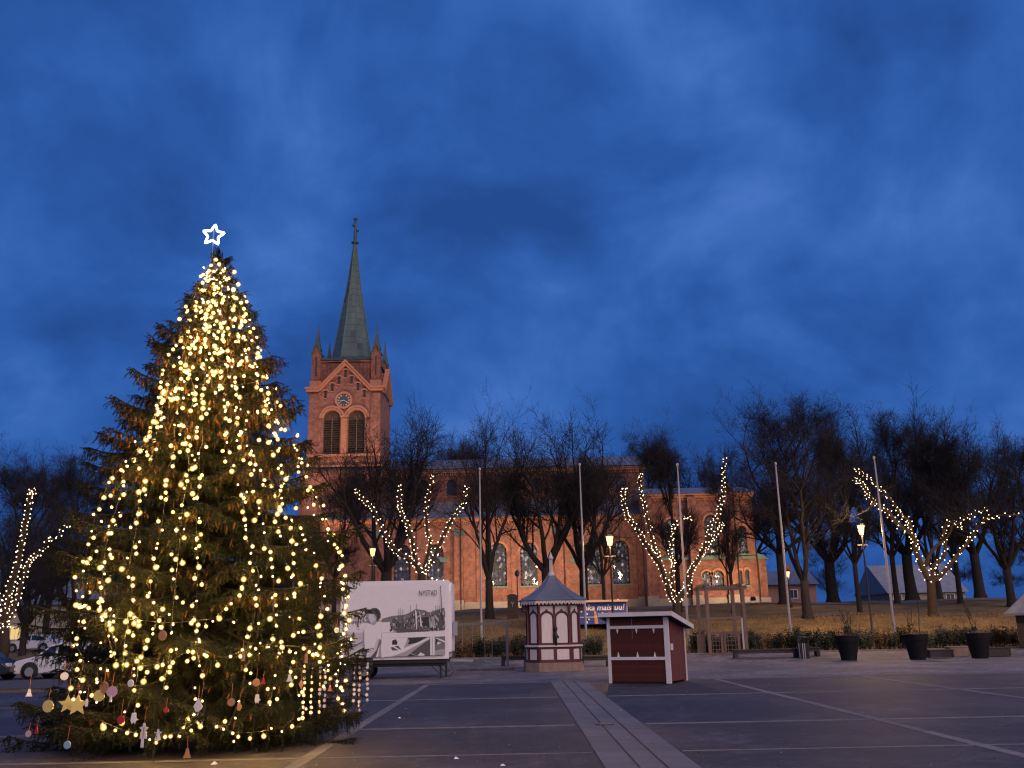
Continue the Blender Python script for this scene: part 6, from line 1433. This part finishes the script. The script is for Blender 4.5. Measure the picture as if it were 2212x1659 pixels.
vehicle('parked_car', 'dark car cut by the left edge in front of the white van', (q.x, 44.2, 0.005), math.pi, cprof, 1.75,
        [[(1.05, 0.98), (2.2, 0.98), (2.2, 1.34), (1.52, 1.34)], [(2.3, 0.98), (3.5, 0.98), (3.2, 1.24), (2.3, 1.36)]], (0.8, 3.3), M['car_dark'],
        [('headlight', (-0.02, 0.12, 0.5, 0.8, 0.60, 0.74), M['white_paint']), ('number_plate', (-0.04, -0.005, -0.25, 0.25, 0.40, 0.52), M['print_white'])])
q = P(205, 1392, 70)
vehicle('parked_car', 'dark red car parked in front of the pale house at the left', (q.x - 1.8, 74, terrain(q.x, 74) - 0.02), 0.05, cprof, 1.75,
        [[(1.05, 0.98), (2.2, 0.98), (2.2, 1.34), (1.52, 1.34)], [(2.3, 0.98), (3.5, 0.98), (3.2, 1.24), (2.3, 1.36)]], (0.8, 3.3), M['car_red'])
q = P(70, 1392, 80)
vehicle('parked_car', 'pale car parked by the trunks at the far left', (q.x - 2.0, 80, terrain(q.x, 80) - 0.02), 0.0, cprof, 1.75,
        [[(1.05, 0.98), (2.2, 0.98), (2.2, 1.34), (1.52, 1.34)], [(2.3, 0.98), (3.5, 0.98), (3.2, 1.24), (2.3, 1.36)]], (0.8, 3.3), M['car_white'])
q = P(140, 1388, 84)
street_lamp(141, 1389, 84, 'small low lit lamp by the entrance of the pale house at the left', 60, False, 0.9)
# ================================================================ the Christmas tree
SY = 16.6
ttop = P(458, 545, SY); SX = (ttop.x + P(440, 1590, SY).x) / 2; SHt = ttop.z
spruce = thing('spruce_tree', 'tall spruce Christmas tree hung with warm light strings standing on the square', 'christmas tree', (SX, SY, 0.007))
RZ = [(0.0, 2.5), (0.35, 2.7), (1.0, 2.6), (1.8, 2.62), (2.6, 2.58), (3.4, 2.42), (4.2, 2.1), (4.9, 1.78), (5.6, 1.45), (6.3, 1.16), (6.9, 0.92), (7.4, 0.68), (7.9, 0.43), (8.4, 0.19), (8.85, 0.05)]
def rad_at(z):
    z = min(max(z, 0), 8.85)
    for (a, ra), (b, rb) in zip(RZ[:-1], RZ[1:]):
        if a <= z <= b: return ra + (rb - ra) * (z - a) / (b - a)
    return 0.05
mb = MB(); mb.tube([(0, 0, -0.05), (0, 0, 2), (0.02, 0, 5), (0.0, 0.0, 7.5), (0, 0, SHt - 0.02)], [0.17, 0.145, 0.095, 0.045, 0.015], 12); mb.build('trunk', M['bark'], spruce, True)
mb = MB(); mb.lathe([(0.55, 0.0), (0.55, 0.25), (0.30, 0.30), (0.20, 0.45)], 14); mb.build('stand', M['iron'], spruce)

def bough_data(L, seed, cones):
    """one drooping bough along +x: stems, needles (single triangles), hanging cones"""
    rg = random.Random(seed); ng = np.random.default_rng(seed)
    def axis(t): return Vector((t * L, 0.05 * L * math.sin(seed + 3 * t), L * (0.03 * t - 0.26 * t ** 1.7 + 0.20 * t ** 4)))
    segs = []; st = MB(); st.tube([axis(i / 10) for i in range(11)], [0.022 * L ** 0.5 * (1 - 0.8 * i / 10) + 0.003 for i in range(11)], 5, cap=False)
    hang = []
    t = 0.10
    while t < 1.0:
        for s in (-1, 1):
            c = axis(t); tan = (axis(min(1, t + 0.02)) - axis(t - 0.02)).normalized()
            ll = (0.34 * L * (1 - t) ** 0.75 * min(1, t * 4.0) + 0.08) * rg.uniform(0.7, 1.15); ll = min(ll, 0.70)
            d = (tan * 0.62 + Vector((0, s, 0)) * rg.uniform(0.6, 1.0) + Vector((0, 0, rg.uniform(-0.35, 0.10)))).normalized()
            n = max(2, int(ll / 0.10)); p = c.copy()
            for i in range(n):
                d = (d + Vector((0, 0, -0.10 if i < n * 0.6 else 0.10)) + Vector((rg.gauss(0, .05), rg.gauss(0, .05), 0))).normalized(); q = p + d * (ll / n); segs.append((p, q, 0))
                # side sprigs and hanging sprigs
                for s2 in (-1, 1):
                    if rg.random() < 0.88:
                        w = d.cross(Vector((0, 0, 1))) * s2; e = (d * 0.75 + w * 0.8 + Vector((0, 0, rg.uniform(-0.5, 0.1)))).normalized(); l = rg.uniform(0.05, 0.13); segs.append((q, q + e * l, 1))
                if rg.random() < 0.75:
                    l = rg.uniform(0.08, 0.24); segs.append((q, q + Vector((rg.gauss(0, .3), rg.gauss(0, .3), -1)).normalized() * l, 1)); hang.append(q)
                p = q
            hang.append(p)
        t += 0.060 / L ** 0.8
    segs.append((axis(0.9), axis(1.0), 0)); segs += [(axis(i / 14), axis((i + 1) / 14), 0) for i in range(2, 14)]
    p0 = np.array([tuple(s[0]) for s in segs]); p1 = np.array([tuple(s[1]) for s in segs]); ln = np.linalg.norm(p1 - p0, axis=1)
    cnt = np.maximum(4, (ln * 185).astype(int)); idx = np.repeat(np.arange(len(segs)), cnt); tt = ng.random(len(idx))[:, None]
    base = p0[idx] + (p1 - p0)[idx] * tt; ax = ((p1 - p0) / ln[:, None])[idx]
    rnd = ng.normal(size=base.shape); rnd -= ax * (rnd * ax).sum(1)[:, None]; rnd /= np.linalg.norm(rnd, axis=1)[:, None]
    nd = ax * 0.70 + rnd * 0.78; nd /= np.linalg.norm(nd, axis=1)[:, None]; NL = ng.uniform(0.018, 0.033, len(idx))[:, None]
    wd = np.cross(nd, ng.normal(size=nd.shape)); wd /= np.linalg.norm(wd, axis=1)[:, None]; wd *= 0.0046
    V = np.stack([base - wd, base + wd, base + nd * NL], 1).reshape(-1, 3); nF = len(idx)
    for (a, b, k) in segs: st.tube([a, b], [0.0042, 0.0025], 3, cap=False)
    me = bpy.data.meshes.new('needles'); me.vertices.add(len(V)); me.vertices.foreach_set('co', V.astype(np.float32).ravel())
    me.loops.add(nF * 3); me.loops.foreach_set('vertex_index', np.arange(nF * 3, dtype=np.int32)); me.polygons.add(nF)
    me.polygons.foreach_set('loop_start', np.arange(0, nF * 3, 3, dtype=np.int32)); me.polygons.foreach_set('loop_total', np.full(nF, 3, dtype=np.int32))
    me.materials.append(M['needle'] if seed % 2 else M['needle_tip']); me.update(); me.validate()
    cm = None
    if cones and hang:
        cb = MB(); rg.shuffle(hang)
        for q in hang[:cones]:
            h = rg.uniform(0.085, 0.135); r = rg.uniform(0.014, 0.020); dx, dy = rg.gauss(0, .18) * h, rg.gauss(0, .18) * h; n = 6
            vs = []
            for (k, rr) in ((0, .35), (.25, 1.0), (.6, .9), (1.0, .25)):
                for j in range(n): a = j * 2 * math.pi / n; vs.append((q.x + dx * k + r * rr * math.cos(a), q.y + dy * k + r * rr * math.sin(a), q.z - 0.01 - h * k))
            cb.add(vs, [(i*n+j, i*n+(j+1) % n, (i+1)*n+(j+1) % n, (i+1)*n+j) for i in range(3) for j in range(n)])
        cm = cb.mesh('cones', M['cone'])
    return st.mesh('bough', M['bark']), me, cm
CLS = [(0.45, 0), (0.45, 8), (0.9, 0), (0.9, 26), (1.5, 8), (1.5, 46), (2.1, 6), (2.1, 50), (2.75, 0), (2.75, 22)]
BD = [bough_data(L, 11 + i, c) for i, (L, c) in enumerate(CLS)]
print('needle tris', [len(b[1].polygons) for b in BD])
rg = random.Random(21)
def add_bough(z, az, L, elev, cones):
    c = min(range(5), key=lambda k: abs((0.45, 0.9, 1.5, 2.1, 2.75)[k] - L)); v = c * 2 + (1 if cones else 0); s = L / CLS[v][0]
    b = link('bough', BD[v][0], spruce, (0, 0, z), (rg.uniform(-0.15, 0.15), -elev, az), (s, s * rg.uniform(0.9, 1.15), s))
    n = link('needles', BD[v][1], b); n['kind'] = 'stuff'
    if BD[v][2] is not None: k = link('cones', BD[v][2], b); k['kind'] = 'stuff'
z = 0.24; az = 0.0; cnt = 0
while z < 8.75:
    f = z / 8.85; r = rad_at(z); m = int(round(11 - 5 * f)) if z > 0.8 else 14
    for k in range(m):
        a = az + k * 2 * math.pi / m + rg.uniform(-0.22, 0.22)
        L = r * rg.uniform(0.80, 1.06) * (1.0 + 0.11 * max(0.0, math.cos(a)) * (1 if z < 3.6 else 0)) * (1.12 if z > 3 and math.cos(a) < -0.3 and rg.random() < 0.4 else 1.0)
        el = R(-2 + 10 * f + 34 * max(0, f - 0.55) / 0.45) + rg.uniform(-0.10, 0.10)
        if z < 1.2: el = R(-2) + rg.uniform(-0.05, 0.08)
        if z < 0.3: el = R(1)
        zz = z + rg.uniform(-0.09, 0.09) + (0.12 * L if el < R(12) else 0.0)
        add_bough(zz, a, max(0.2, L), el, rg.random() < (0.2 if f < 0.25 else 0.5 if f < 0.45 else 0.85)); cnt += 1
    az += 0.77; z += 0.37 - 0.14 * f
# boughs that break the outline to left and right, as the tree has them
for (px, py, e) in ((335, 735, 8), (325, 785, 6), (315, 830, 4), (262, 872, 6), (215, 935, 14), (195, 968, 4), (107, 1172, 8), (95, 1400, 2), (46, 1522, 8), (38, 1585, -1), (585, 710, 32), (613, 775, 18), (615, 830, 14), (645, 862, 10), (668, 955, 4), (700, 1045, 2), (735, 1150, 3), (760, 1265, 2), (800, 1398, 10), (792, 1420, 6), (765, 1540, -2), (772, 1590, -3), (545, 655, 40), (395, 640, 36), (387, 690, 30)):
    tip = P(px, py, SY) ; dx = tip.x - SX; L = abs(dx); el = R(e); zz = tip.z - 0.007 - L * (math.tan(el) - 0.03)
    add_bough(max(0.30, zz), 0.0 + rg.uniform(-.15, .15) if dx > 0 else math.pi + rg.uniform(-.15, .15), L, el, py < 1100); cnt += 1
# dark short inner boughs that close the crown around the trunk
z = 0.6
while z < 7.8:
    for k in range(5):
        add_bough(z, rg.uniform(0, 6.28), rad_at(z) * 0.6, R(-6), False); cnt += 1
    z += 0.48
for k in range(2): add_bough(8.5 + 0.1 * k, k * 3.1, 0.16, R(66), False)
add_bough(8.52, 3.5, 0.30, R(84), False)
print('boughs', cnt)

# ---- the star
sq_ = P(461, 508, SY); star = thing('star', 'white glowing five-pointed star on the tip of the Christmas tree', 'star', (sq_.x, SY, ttop.z - 0.02))
cz = sq_.z - (ttop.z - 0.02); pts = []; rot = R(-7)
for k in range(10):
    rr = 0.22 if k % 2 == 0 else 0.105; a = math.pi / 2 + k * math.pi / 5 + rot; pts.append(Vector((rr * math.cos(a), 0, cz + rr * math.sin(a))))
loop = []
for k in range(10):
    p, q, n_ = pts[k], pts[(k+1) % 10], pts[(k-1) % 10]
    for f_ in (0.80, 0.90, 1.0): loop.append(p.lerp(n_, 0.16 * (1 - f_) / 0.2) if f_ < 1 else p * 0.955 + Vector((0, 0, cz)) * 0.045 if k % 2 == 0 else p)
    loop += [p.lerp(q, 0.08), p.lerp(q, 0.16), p.lerp(q, 0.5)]
mb = MB(); mb.tube(loop + [loop[0]], 0.010, 6); mb.build('frame_wire', M['steel'], star)
n = len(loop); tot = [0.0]
for i in range(n): tot.append(tot[-1] + (loop[(i+1) % n] - loop[i]).length)
coil = []; steps = 560
for j in range(steps + 1):
    u = tot[-1] * j / steps
    i = max(k for k in range(n) if tot[k] <= u + 1e-9); f_ = (u - tot[i]) / max(1e-9, tot[i+1] - tot[i]); c = loop[i].lerp(loop[(i+1) % n], f_)
    d = (loop[(i+1) % n] - loop[i]).normalized(); s_ = Vector((0, 1, 0)); w = d.cross(s_); a = j * 2 * math.pi / 7
    coil.append(c + (s_ * math.cos(a) + w * math.sin(a)) * 0.016)
mb = MB(); mb.tube(coil, 0.0085, 4); mb.build('light_hose', M['star_led'], star)
mb = MB(); mb.tube([(0, 0.0, -0.1), (0, 0, cz + 0.10)], 0.010, 6); mb.build('stem', M['steel'], star)

# ---- light strings: traced over the front of the cone, and run down its back
bm = MB(); v, f = ico(0.0125); bm.add(v, f, 0)
def sph(r, nu=10, nv=6):
    vs = [(0, 0, r)]
    for i in range(1, nv):
        t = math.pi * i / nv
        for k in range(nu): vs.append((r * math.sin(t) * math.cos(2*math.pi*k/nu), r * math.sin(t) * math.sin(2*math.pi*k/nu), r * math.cos(t)))
    vs.append((0, 0, -r)); fs = [(0, 1 + k, 1 + (k+1) % nu) for k in range(nu)]
    for i in range(nv - 2):
        for k in range(nu): fs.append((1 + i*nu + k, 1 + (i+1)*nu + k, 1 + (i+1)*nu + (k+1) % nu, 1 + i*nu + (k+1) % nu))
    e = len(vs) - 1; fs += [(e, 1 + (nv-2)*nu + (k+1) % nu, 1 + (nv-2)*nu + k) for k in range(nu)]; return vs, fs
v, f = sph(0.0345); bm.add(v, f, 1); bm.lathe([(0.010, 0.030), (0.012, 0.062), (0.006, 0.066)], 6, mi=2)  # oversized ball that carries the painted halo round the core, then the socket
BULB = bm.mesh('bulb', [M['bulb_core'], M['bulb_halo'], M['iron']], True)
def on_tree(px, py, k=0.86):
    """point where the sight line meets the tree's cone, seen from the front"""
    d = ray(px, py); best = None
    t = (SY - 3.6) / d.y
    while t * d.y < SY + 0.01:
        q = Vector((d.x * t, d.y * t, CAM_H + d.z * t)); r_ = math.hypot(q.x - SX, q.y - SY)
        if r_ < rad_at(q.z) * k + 0.02: return q
        t += 0.02
    return Vector((d.x * t, SY - 0.02, CAM_H + d.z * t))
SG = 'warm light strings on the Christmas tree'
def light_string(pts3, label, spacing):
    base = pts3[0]; t = thing('light_string', label, 'light string', base, 0, SG); sp = smooth_line([p - base for p in pts3], 5)
    w = MB(); w.tube(sp, 0.0045, 3, cap=False); w.build('wire', M['iron'], t); acc = 0.0; nxt = 0.05
    for a, b in zip(sp[:-1], sp[1:]):
        L = (b - a).length
        while acc + L > nxt:
            q = a.lerp(b, (nxt - acc) / L); s = rg.choice((0.5, 0.6, 0.75, 0.9, 1.0, 1.0, 1.15, 1.3))
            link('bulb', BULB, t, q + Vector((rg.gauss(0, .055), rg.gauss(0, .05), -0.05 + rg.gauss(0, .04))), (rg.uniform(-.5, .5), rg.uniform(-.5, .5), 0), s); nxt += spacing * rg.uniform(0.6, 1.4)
        acc += L
FR = [([(462, 555), (445, 640), (440, 720), (443, 770), (441, 830), (436, 880), (437, 950), (430, 980), (431, 1040), (424, 1120), (427, 1200), (425, 1290), (423, 1340), (424, 1400), (440, 1480), (410, 1560), (370, 1590)], 'straight down the middle of the Christmas tree'),
      ([(465, 570), (470, 650), (473, 720), (472, 770), (474, 800), (487, 870), (488, 930), (495, 990), (520, 1040), (524, 1080), (533, 1160), (545, 1200), (560, 1250), (545, 1290), (550, 1330), (530, 1420), (528, 1470), (510, 1530), (490, 1575)], 'just right of the middle of the Christmas tree'),
      ([(455, 580), (430, 650), (410, 720), (395, 770), (400, 800), (390, 830), (385, 870), (378, 920), (375, 980), (360, 1020), (357, 1060), (350, 1130), (330, 1230), (325, 1290), (340, 1340), (300, 1430), (295, 1470), (265, 1560)], 'just left of the middle of the Christmas tree'),
      ([(450, 575), (420, 640), (395, 720), (370, 760), (350, 830), (340, 880), (330, 920), (312, 950), (275, 1000), (262, 1060), (250, 1100), (235, 1150), (222, 1230), (228, 1300), (230, 1360), (250, 1430)], 'down the left flank of the Christmas tree'),
      ([(352, 840), (325, 920), (300, 975), (245, 1030), (215, 1090), (190, 1180), (182, 1230), (172, 1290), (172, 1340), (165, 1390), (180, 1430), (165, 1490), (145, 1530)], 'along the leftmost edge of the Christmas tree'),
      ([(470, 560), (495, 610), (518, 655), (540, 705), (558, 770), (575, 820), (592, 870), (600, 905), (590, 940), (560, 960)], 'along the upper right edge of the Christmas tree'),
      ([(480, 600), (505, 660), (525, 720), (545, 765), (550, 810), (575, 860), (580, 900), (600, 940), (600, 990), (605, 1040), (600, 1100), (610, 1140), (635, 1190), (635, 1240), (632, 1300), (636, 1380), (640, 1430), (640, 1480), (650, 1530)], 'down the right flank of the Christmas tree'),
      ([(605, 900), (635, 945), (650, 1000), (672, 1060), (685, 1100), (700, 1135), (718, 1170), (735, 1210), (742, 1250), (750, 1285), (752, 1320), (750, 1370), (742, 1400), (732, 1430), (725, 1480), (738, 1530)], 'along the rightmost edge of the Christmas tree'),
      ([(500, 880), (520, 960), (560, 1010), (585, 1050), (600, 1090), (655, 1150), (680, 1220), (695, 1280), (690, 1330), (685, 1380), (700, 1430), (705, 1480)], 'between the right flank and the right edge of the Christmas tree'),
      ([(160, 1300), (230, 1330), (310, 1340), (365, 1345), (420, 1340), (470, 1330), (520, 1270), (545, 1240)], 'sagging across the Christmas tree above the ornaments'),
      ([(300, 1440), (360, 1430), (400, 1410), (430, 1400), (480, 1420), (540, 1400), (600, 1395), (660, 1400), (720, 1425)], 'sagging across the lower Christmas tree at ornament height'),
      ([(215, 1555), (270, 1578), (330, 1588), (390, 1578), (440, 1555), (500, 1580), (560, 1580), (620, 1565), (655, 1520)], 'lowest along the skirt of the Christmas tree'),
      ([(440, 590), (490, 600), (430, 625), (505, 640), (422, 665), (520, 685), (415, 705), (530, 722), (405, 740), (540, 770), (390, 795), (562, 822), (368, 852), (580, 885)], 'zigzagging over the bright top of the Christmas tree'),
      ([(475, 580), (452, 605), (482, 635), (440, 665), (500, 700), (440, 740), (515, 775), (440, 815)], 'wound tightly round the tip of the Christmas tree'),
      ([(440, 700), (405, 780), (420, 850), (400, 930), (408, 1010), (395, 1090), (388, 1170), (380, 1250), (372, 1330), (365, 1420), (350, 1500)], 'in the gap left of the middle of the Christmas tree'),
      ([(490, 760), (510, 840), (530, 920), (545, 1000), (560, 1080), (575, 1160), (590, 1240), (590, 1320), (600, 1400), (590, 1480), (580, 1540)], 'in the gap right of the middle of the Christmas tree'),
      ([(370, 820), (345, 900), (330, 980), (305, 1060), (295, 1140), (280, 1220), (285, 1300), (270, 1380), (265, 1450)], 'inside the left flank of the Christmas tree'),
      ([(240, 1180), (215, 1290), (250, 1390), (235, 1420), (210, 1450), (220, 1500), (175, 1520)], 'hanging at the lower left over the paper stars')]
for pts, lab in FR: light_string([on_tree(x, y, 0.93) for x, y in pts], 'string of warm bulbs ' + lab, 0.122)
for k, (a, lab) in enumerate(((25, 'on the right side towards the billboard'), (60, 'on the back right'), (92, 'straight down the back'), (125, 'on the back left'), (158, 'on the left side towards the white van'))):
    pts = []
    for i in range(15):
        z = 8.5 - i * 0.56; aa = R(a) + rg.uniform(-.12, .12); r_ = rad_at(z) * 0.95; pts.append(Vector((SX + r_ * math.cos(aa), SY + r_ * math.sin(aa), max(0.25, z))))
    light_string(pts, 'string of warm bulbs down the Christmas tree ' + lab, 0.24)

# ---- ornaments made by children, hung in the lower boughs
mat('orn_white', (0.72, 0.70, 0.66), 0.6); mat('orn_red', (0.45, 0.03, 0.03), 0.6); mat('orn_tan', (0.45, 0.22, 0.10), 0.7); mat('orn_yellow', (0.62, 0.52, 0.16), 0.6); mat('orn_pink', (0.50, 0.32, 0.38), 0.6); mat('orn_blue', (0.25, 0.40, 0.50), 0.5)
mat('yarn', (0.35, 0.10, 0.06), 0.9)
def disc(r, n=16): return [(r * math.cos(2*math.pi*k/n), -r + r * math.sin(2*math.pi*k/n)) for k in range(n)]
def starp(r): return [((r if k % 2 == 0 else r * .45) * math.cos(math.pi/2 + k*math.pi/5), -r + (r if k % 2 == 0 else r * .45) * math.sin(math.pi/2 + k*math.pi/5)) for k in range(10)]
SHAPES = {'disc': lambda s: disc(s), 'star': lambda s: starp(s * 1.2), 'diamond': lambda s: [(0, 0), (s * .8, -s * 1.3), (0, -s * 2.8), (-s * .8, -s * 1.3)], 'bell': lambda s: [(-s*.25, 0), (s*.25, 0), (s*.45, -s), (s*.8, -s*1.8), (-s*.8, -s*1.8), (-s*.45, -s)],
          'angel': lambda s: [(-s*.2, 0), (s*.2, 0), (s*.25, -s*.5), (s*.9, -s*.7), (s*.4, -s*1.1), (s*.7, -s*2.4), (-s*.7, -s*2.4), (-s*.4, -s*1.1), (-s*.9, -s*.7), (-s*.25, -s*.5)], 'tag': lambda s: [(-s*.3, 0), (s*.3, 0), (s*.35, -s*2.0), (-s*.35, -s*2.0)], 'mitten': lambda s: [(-s*.4, 0), (s*.4, 0), (s*.5, -s*1.0), (s*.9, -s*1.3), (s*.5, -s*1.5), (s*.3, -s*2.1), (0, -s*1.7), (-s*.3, -s*2.1), (-s*.6, -s*1.4)]}
ORN = [(140, 1452, 'disc', 'orn_white', .055, 'round white clay disc hanging low beside the white van'), (64, 1488, 'bell', 'orn_white', .06, 'white bell ornament with red yarn at the far left of the tree'), (105, 1512, 'disc', 'orn_yellow', .085, 'pale yellow paper flower hanging at the left skirt of the tree'), (148, 1500, 'star', 'orn_yellow', .11, 'left one of the two yellow paper stars'), (170, 1498, 'star', 'orn_yellow', .13, 'right one of the two yellow paper stars'),
       (226, 1472, 'disc', 'orn_tan', .08, 'tan round disc among the left ornaments'), (243, 1482, 'disc', 'orn_pink', .075, 'pinkish round disc beside the tan disc'), (215, 1490, 'disc', 'orn_yellow', .08, 'pale yellow paper round behind the tan disc'), (188, 1510, 'tag', 'orn_white', .05, 'narrow white paper strip right of the yellow stars'), (240, 1502, 'tag', 'orn_white', .045, 'small white strip hanging below the pinkish disc'), (283, 1468, 'disc', 'orn_white', .05, 'small white disc on a red ribbon left of the middle'),
       (262, 1545, 'disc', 'orn_red', .06, 'red round ornament in the lower left boughs'), (290, 1540, 'mitten', 'orn_white', .07, 'white paper figure beside the red round ornament'), (312, 1562, 'angel', 'orn_white', .085, 'tall white angel figure low on the tree'), (342, 1575, 'angel', 'orn_white', .06, 'small white figure right of the tall angel'), (308, 1595, 'tag', 'orn_white', .06, 'white strip below the tall angel'), (429, 1508, 'diamond', 'orn_white', .085, 'big white paper diamond in the middle of the skirt'),
       (359, 1528, 'disc', 'orn_red', .035, 'tiny red disc left of the white diamond'), (554, 1466, 'disc', 'orn_tan', .055, 'brown round cookie ornament right of the middle'), (569, 1465, 'bell', 'orn_red', .045, 'small red elf ornament beside the brown cookie'), (556, 1500, 'mitten', 'orn_white', .06, 'white hand-shaped ornament with a red band'), (500, 1508, 'disc', 'orn_tan', .055, 'pale brown disc right of the white diamond'), (517, 1518, 'mitten', 'orn_tan', .055, 'brown paper figure right of the pale brown disc'), (626, 1456, 'bell', 'orn_white', .06, 'white paper bell right of the red elf'), (651, 1468, 'diamond', 'orn_tan', .05, 'brown kite-shaped ornament near the right flank'),
       (662, 1412, 'tag', 'orn_tan', .07, 'long brown strip high at the right of the ornaments'), (526, 1405, 'tag', 'orn_tan', .075, 'long tan ribbon in the middle right boughs'), (713, 1480, 'bell', 'orn_tan', .05, 'brown bell ornament near the right edge'), (146, 1600, 'disc', 'orn_blue', .055, 'pale blue ball hanging lowest at the left'), (80, 1570, 'bell', 'orn_red', .05, 'small red bell above the lowest left bough'), (62, 1578, 'disc', 'orn_pink', .045, 'small pale pink disc at the far left skirt'), (405, 1618, 'bell', 'orn_tan', .07, 'brown paper bell lowest in the middle'), (352, 1362, 'disc', 'orn_tan', .07, 'tan ring-shaped disc hanging high left of the middle'), (728, 1355, 'disc', 'orn_blue', .045, 'small pale blue ball near the right edge')]
for (px, py, shp, mt, s, lab) in ORN:
    q = on_tree(px, py, 1.03); q.z = max(q.z, s * 3 + 0.02); t = thing('ornament', lab + ', hung on the Christmas tree' if len(lab.split()) < 11 else lab, 'ornament', q, rg.uniform(-.4, .4), 'homemade ornaments on the Christmas tree')
    mb = MB(); mb.prism(SHAPES[shp](s), -0.006, 0.006); mb.build('body', M[mt], t)
    mb = MB(); L = rg.uniform(0.10, 0.24); mb.tube([(0, 0, -0.01), (rg.uniform(-.01, .01), 0.02, L)], 0.0045, 4); mb.build('yarn_loop', M['yarn'], t)
# two garlands of white discs hanging like strings of coins
for (px0, py0, ncol, lab) in ((690, 1440, 4, 'curtain of small white discs on threads at the right flank of the Christmas tree'), (785, 1432, 3, 'curtain of small white discs on threads at the outermost right bough of the Christmas tree')):
    q = on_tree(px0, py0, 1.02) if px0 < 740 else P(px0, py0, SY - 0.3); t = thing('disc_garland', lab, 'garland', q)
    dm = MB(); dm.prism([(0.026 * math.cos(2*math.pi*k/10), 0.026 * math.sin(2*math.pi*k/10)) for k in range(10)], -0.002, 0.002); dme = dm.mesh('disc', M['orn_white'])
    for c in range(ncol):
        x = (c - ncol / 2) * 0.11 + rg.uniform(-.02, .02); n = rg.randint(7, 10); mb = MB(); mb.tube([(x, 0, 0.05), (x, 0.01, -n * 0.085)], 0.002, 3); mb.build('thread', M['yarn'], t)
        for k in range(n): link('disc', dme, t, (x + rg.uniform(-.01, .01), -0.006, -0.085 * k + rg.uniform(-.02, .02)), (0, 0, rg.uniform(-1.1, 1.1)))
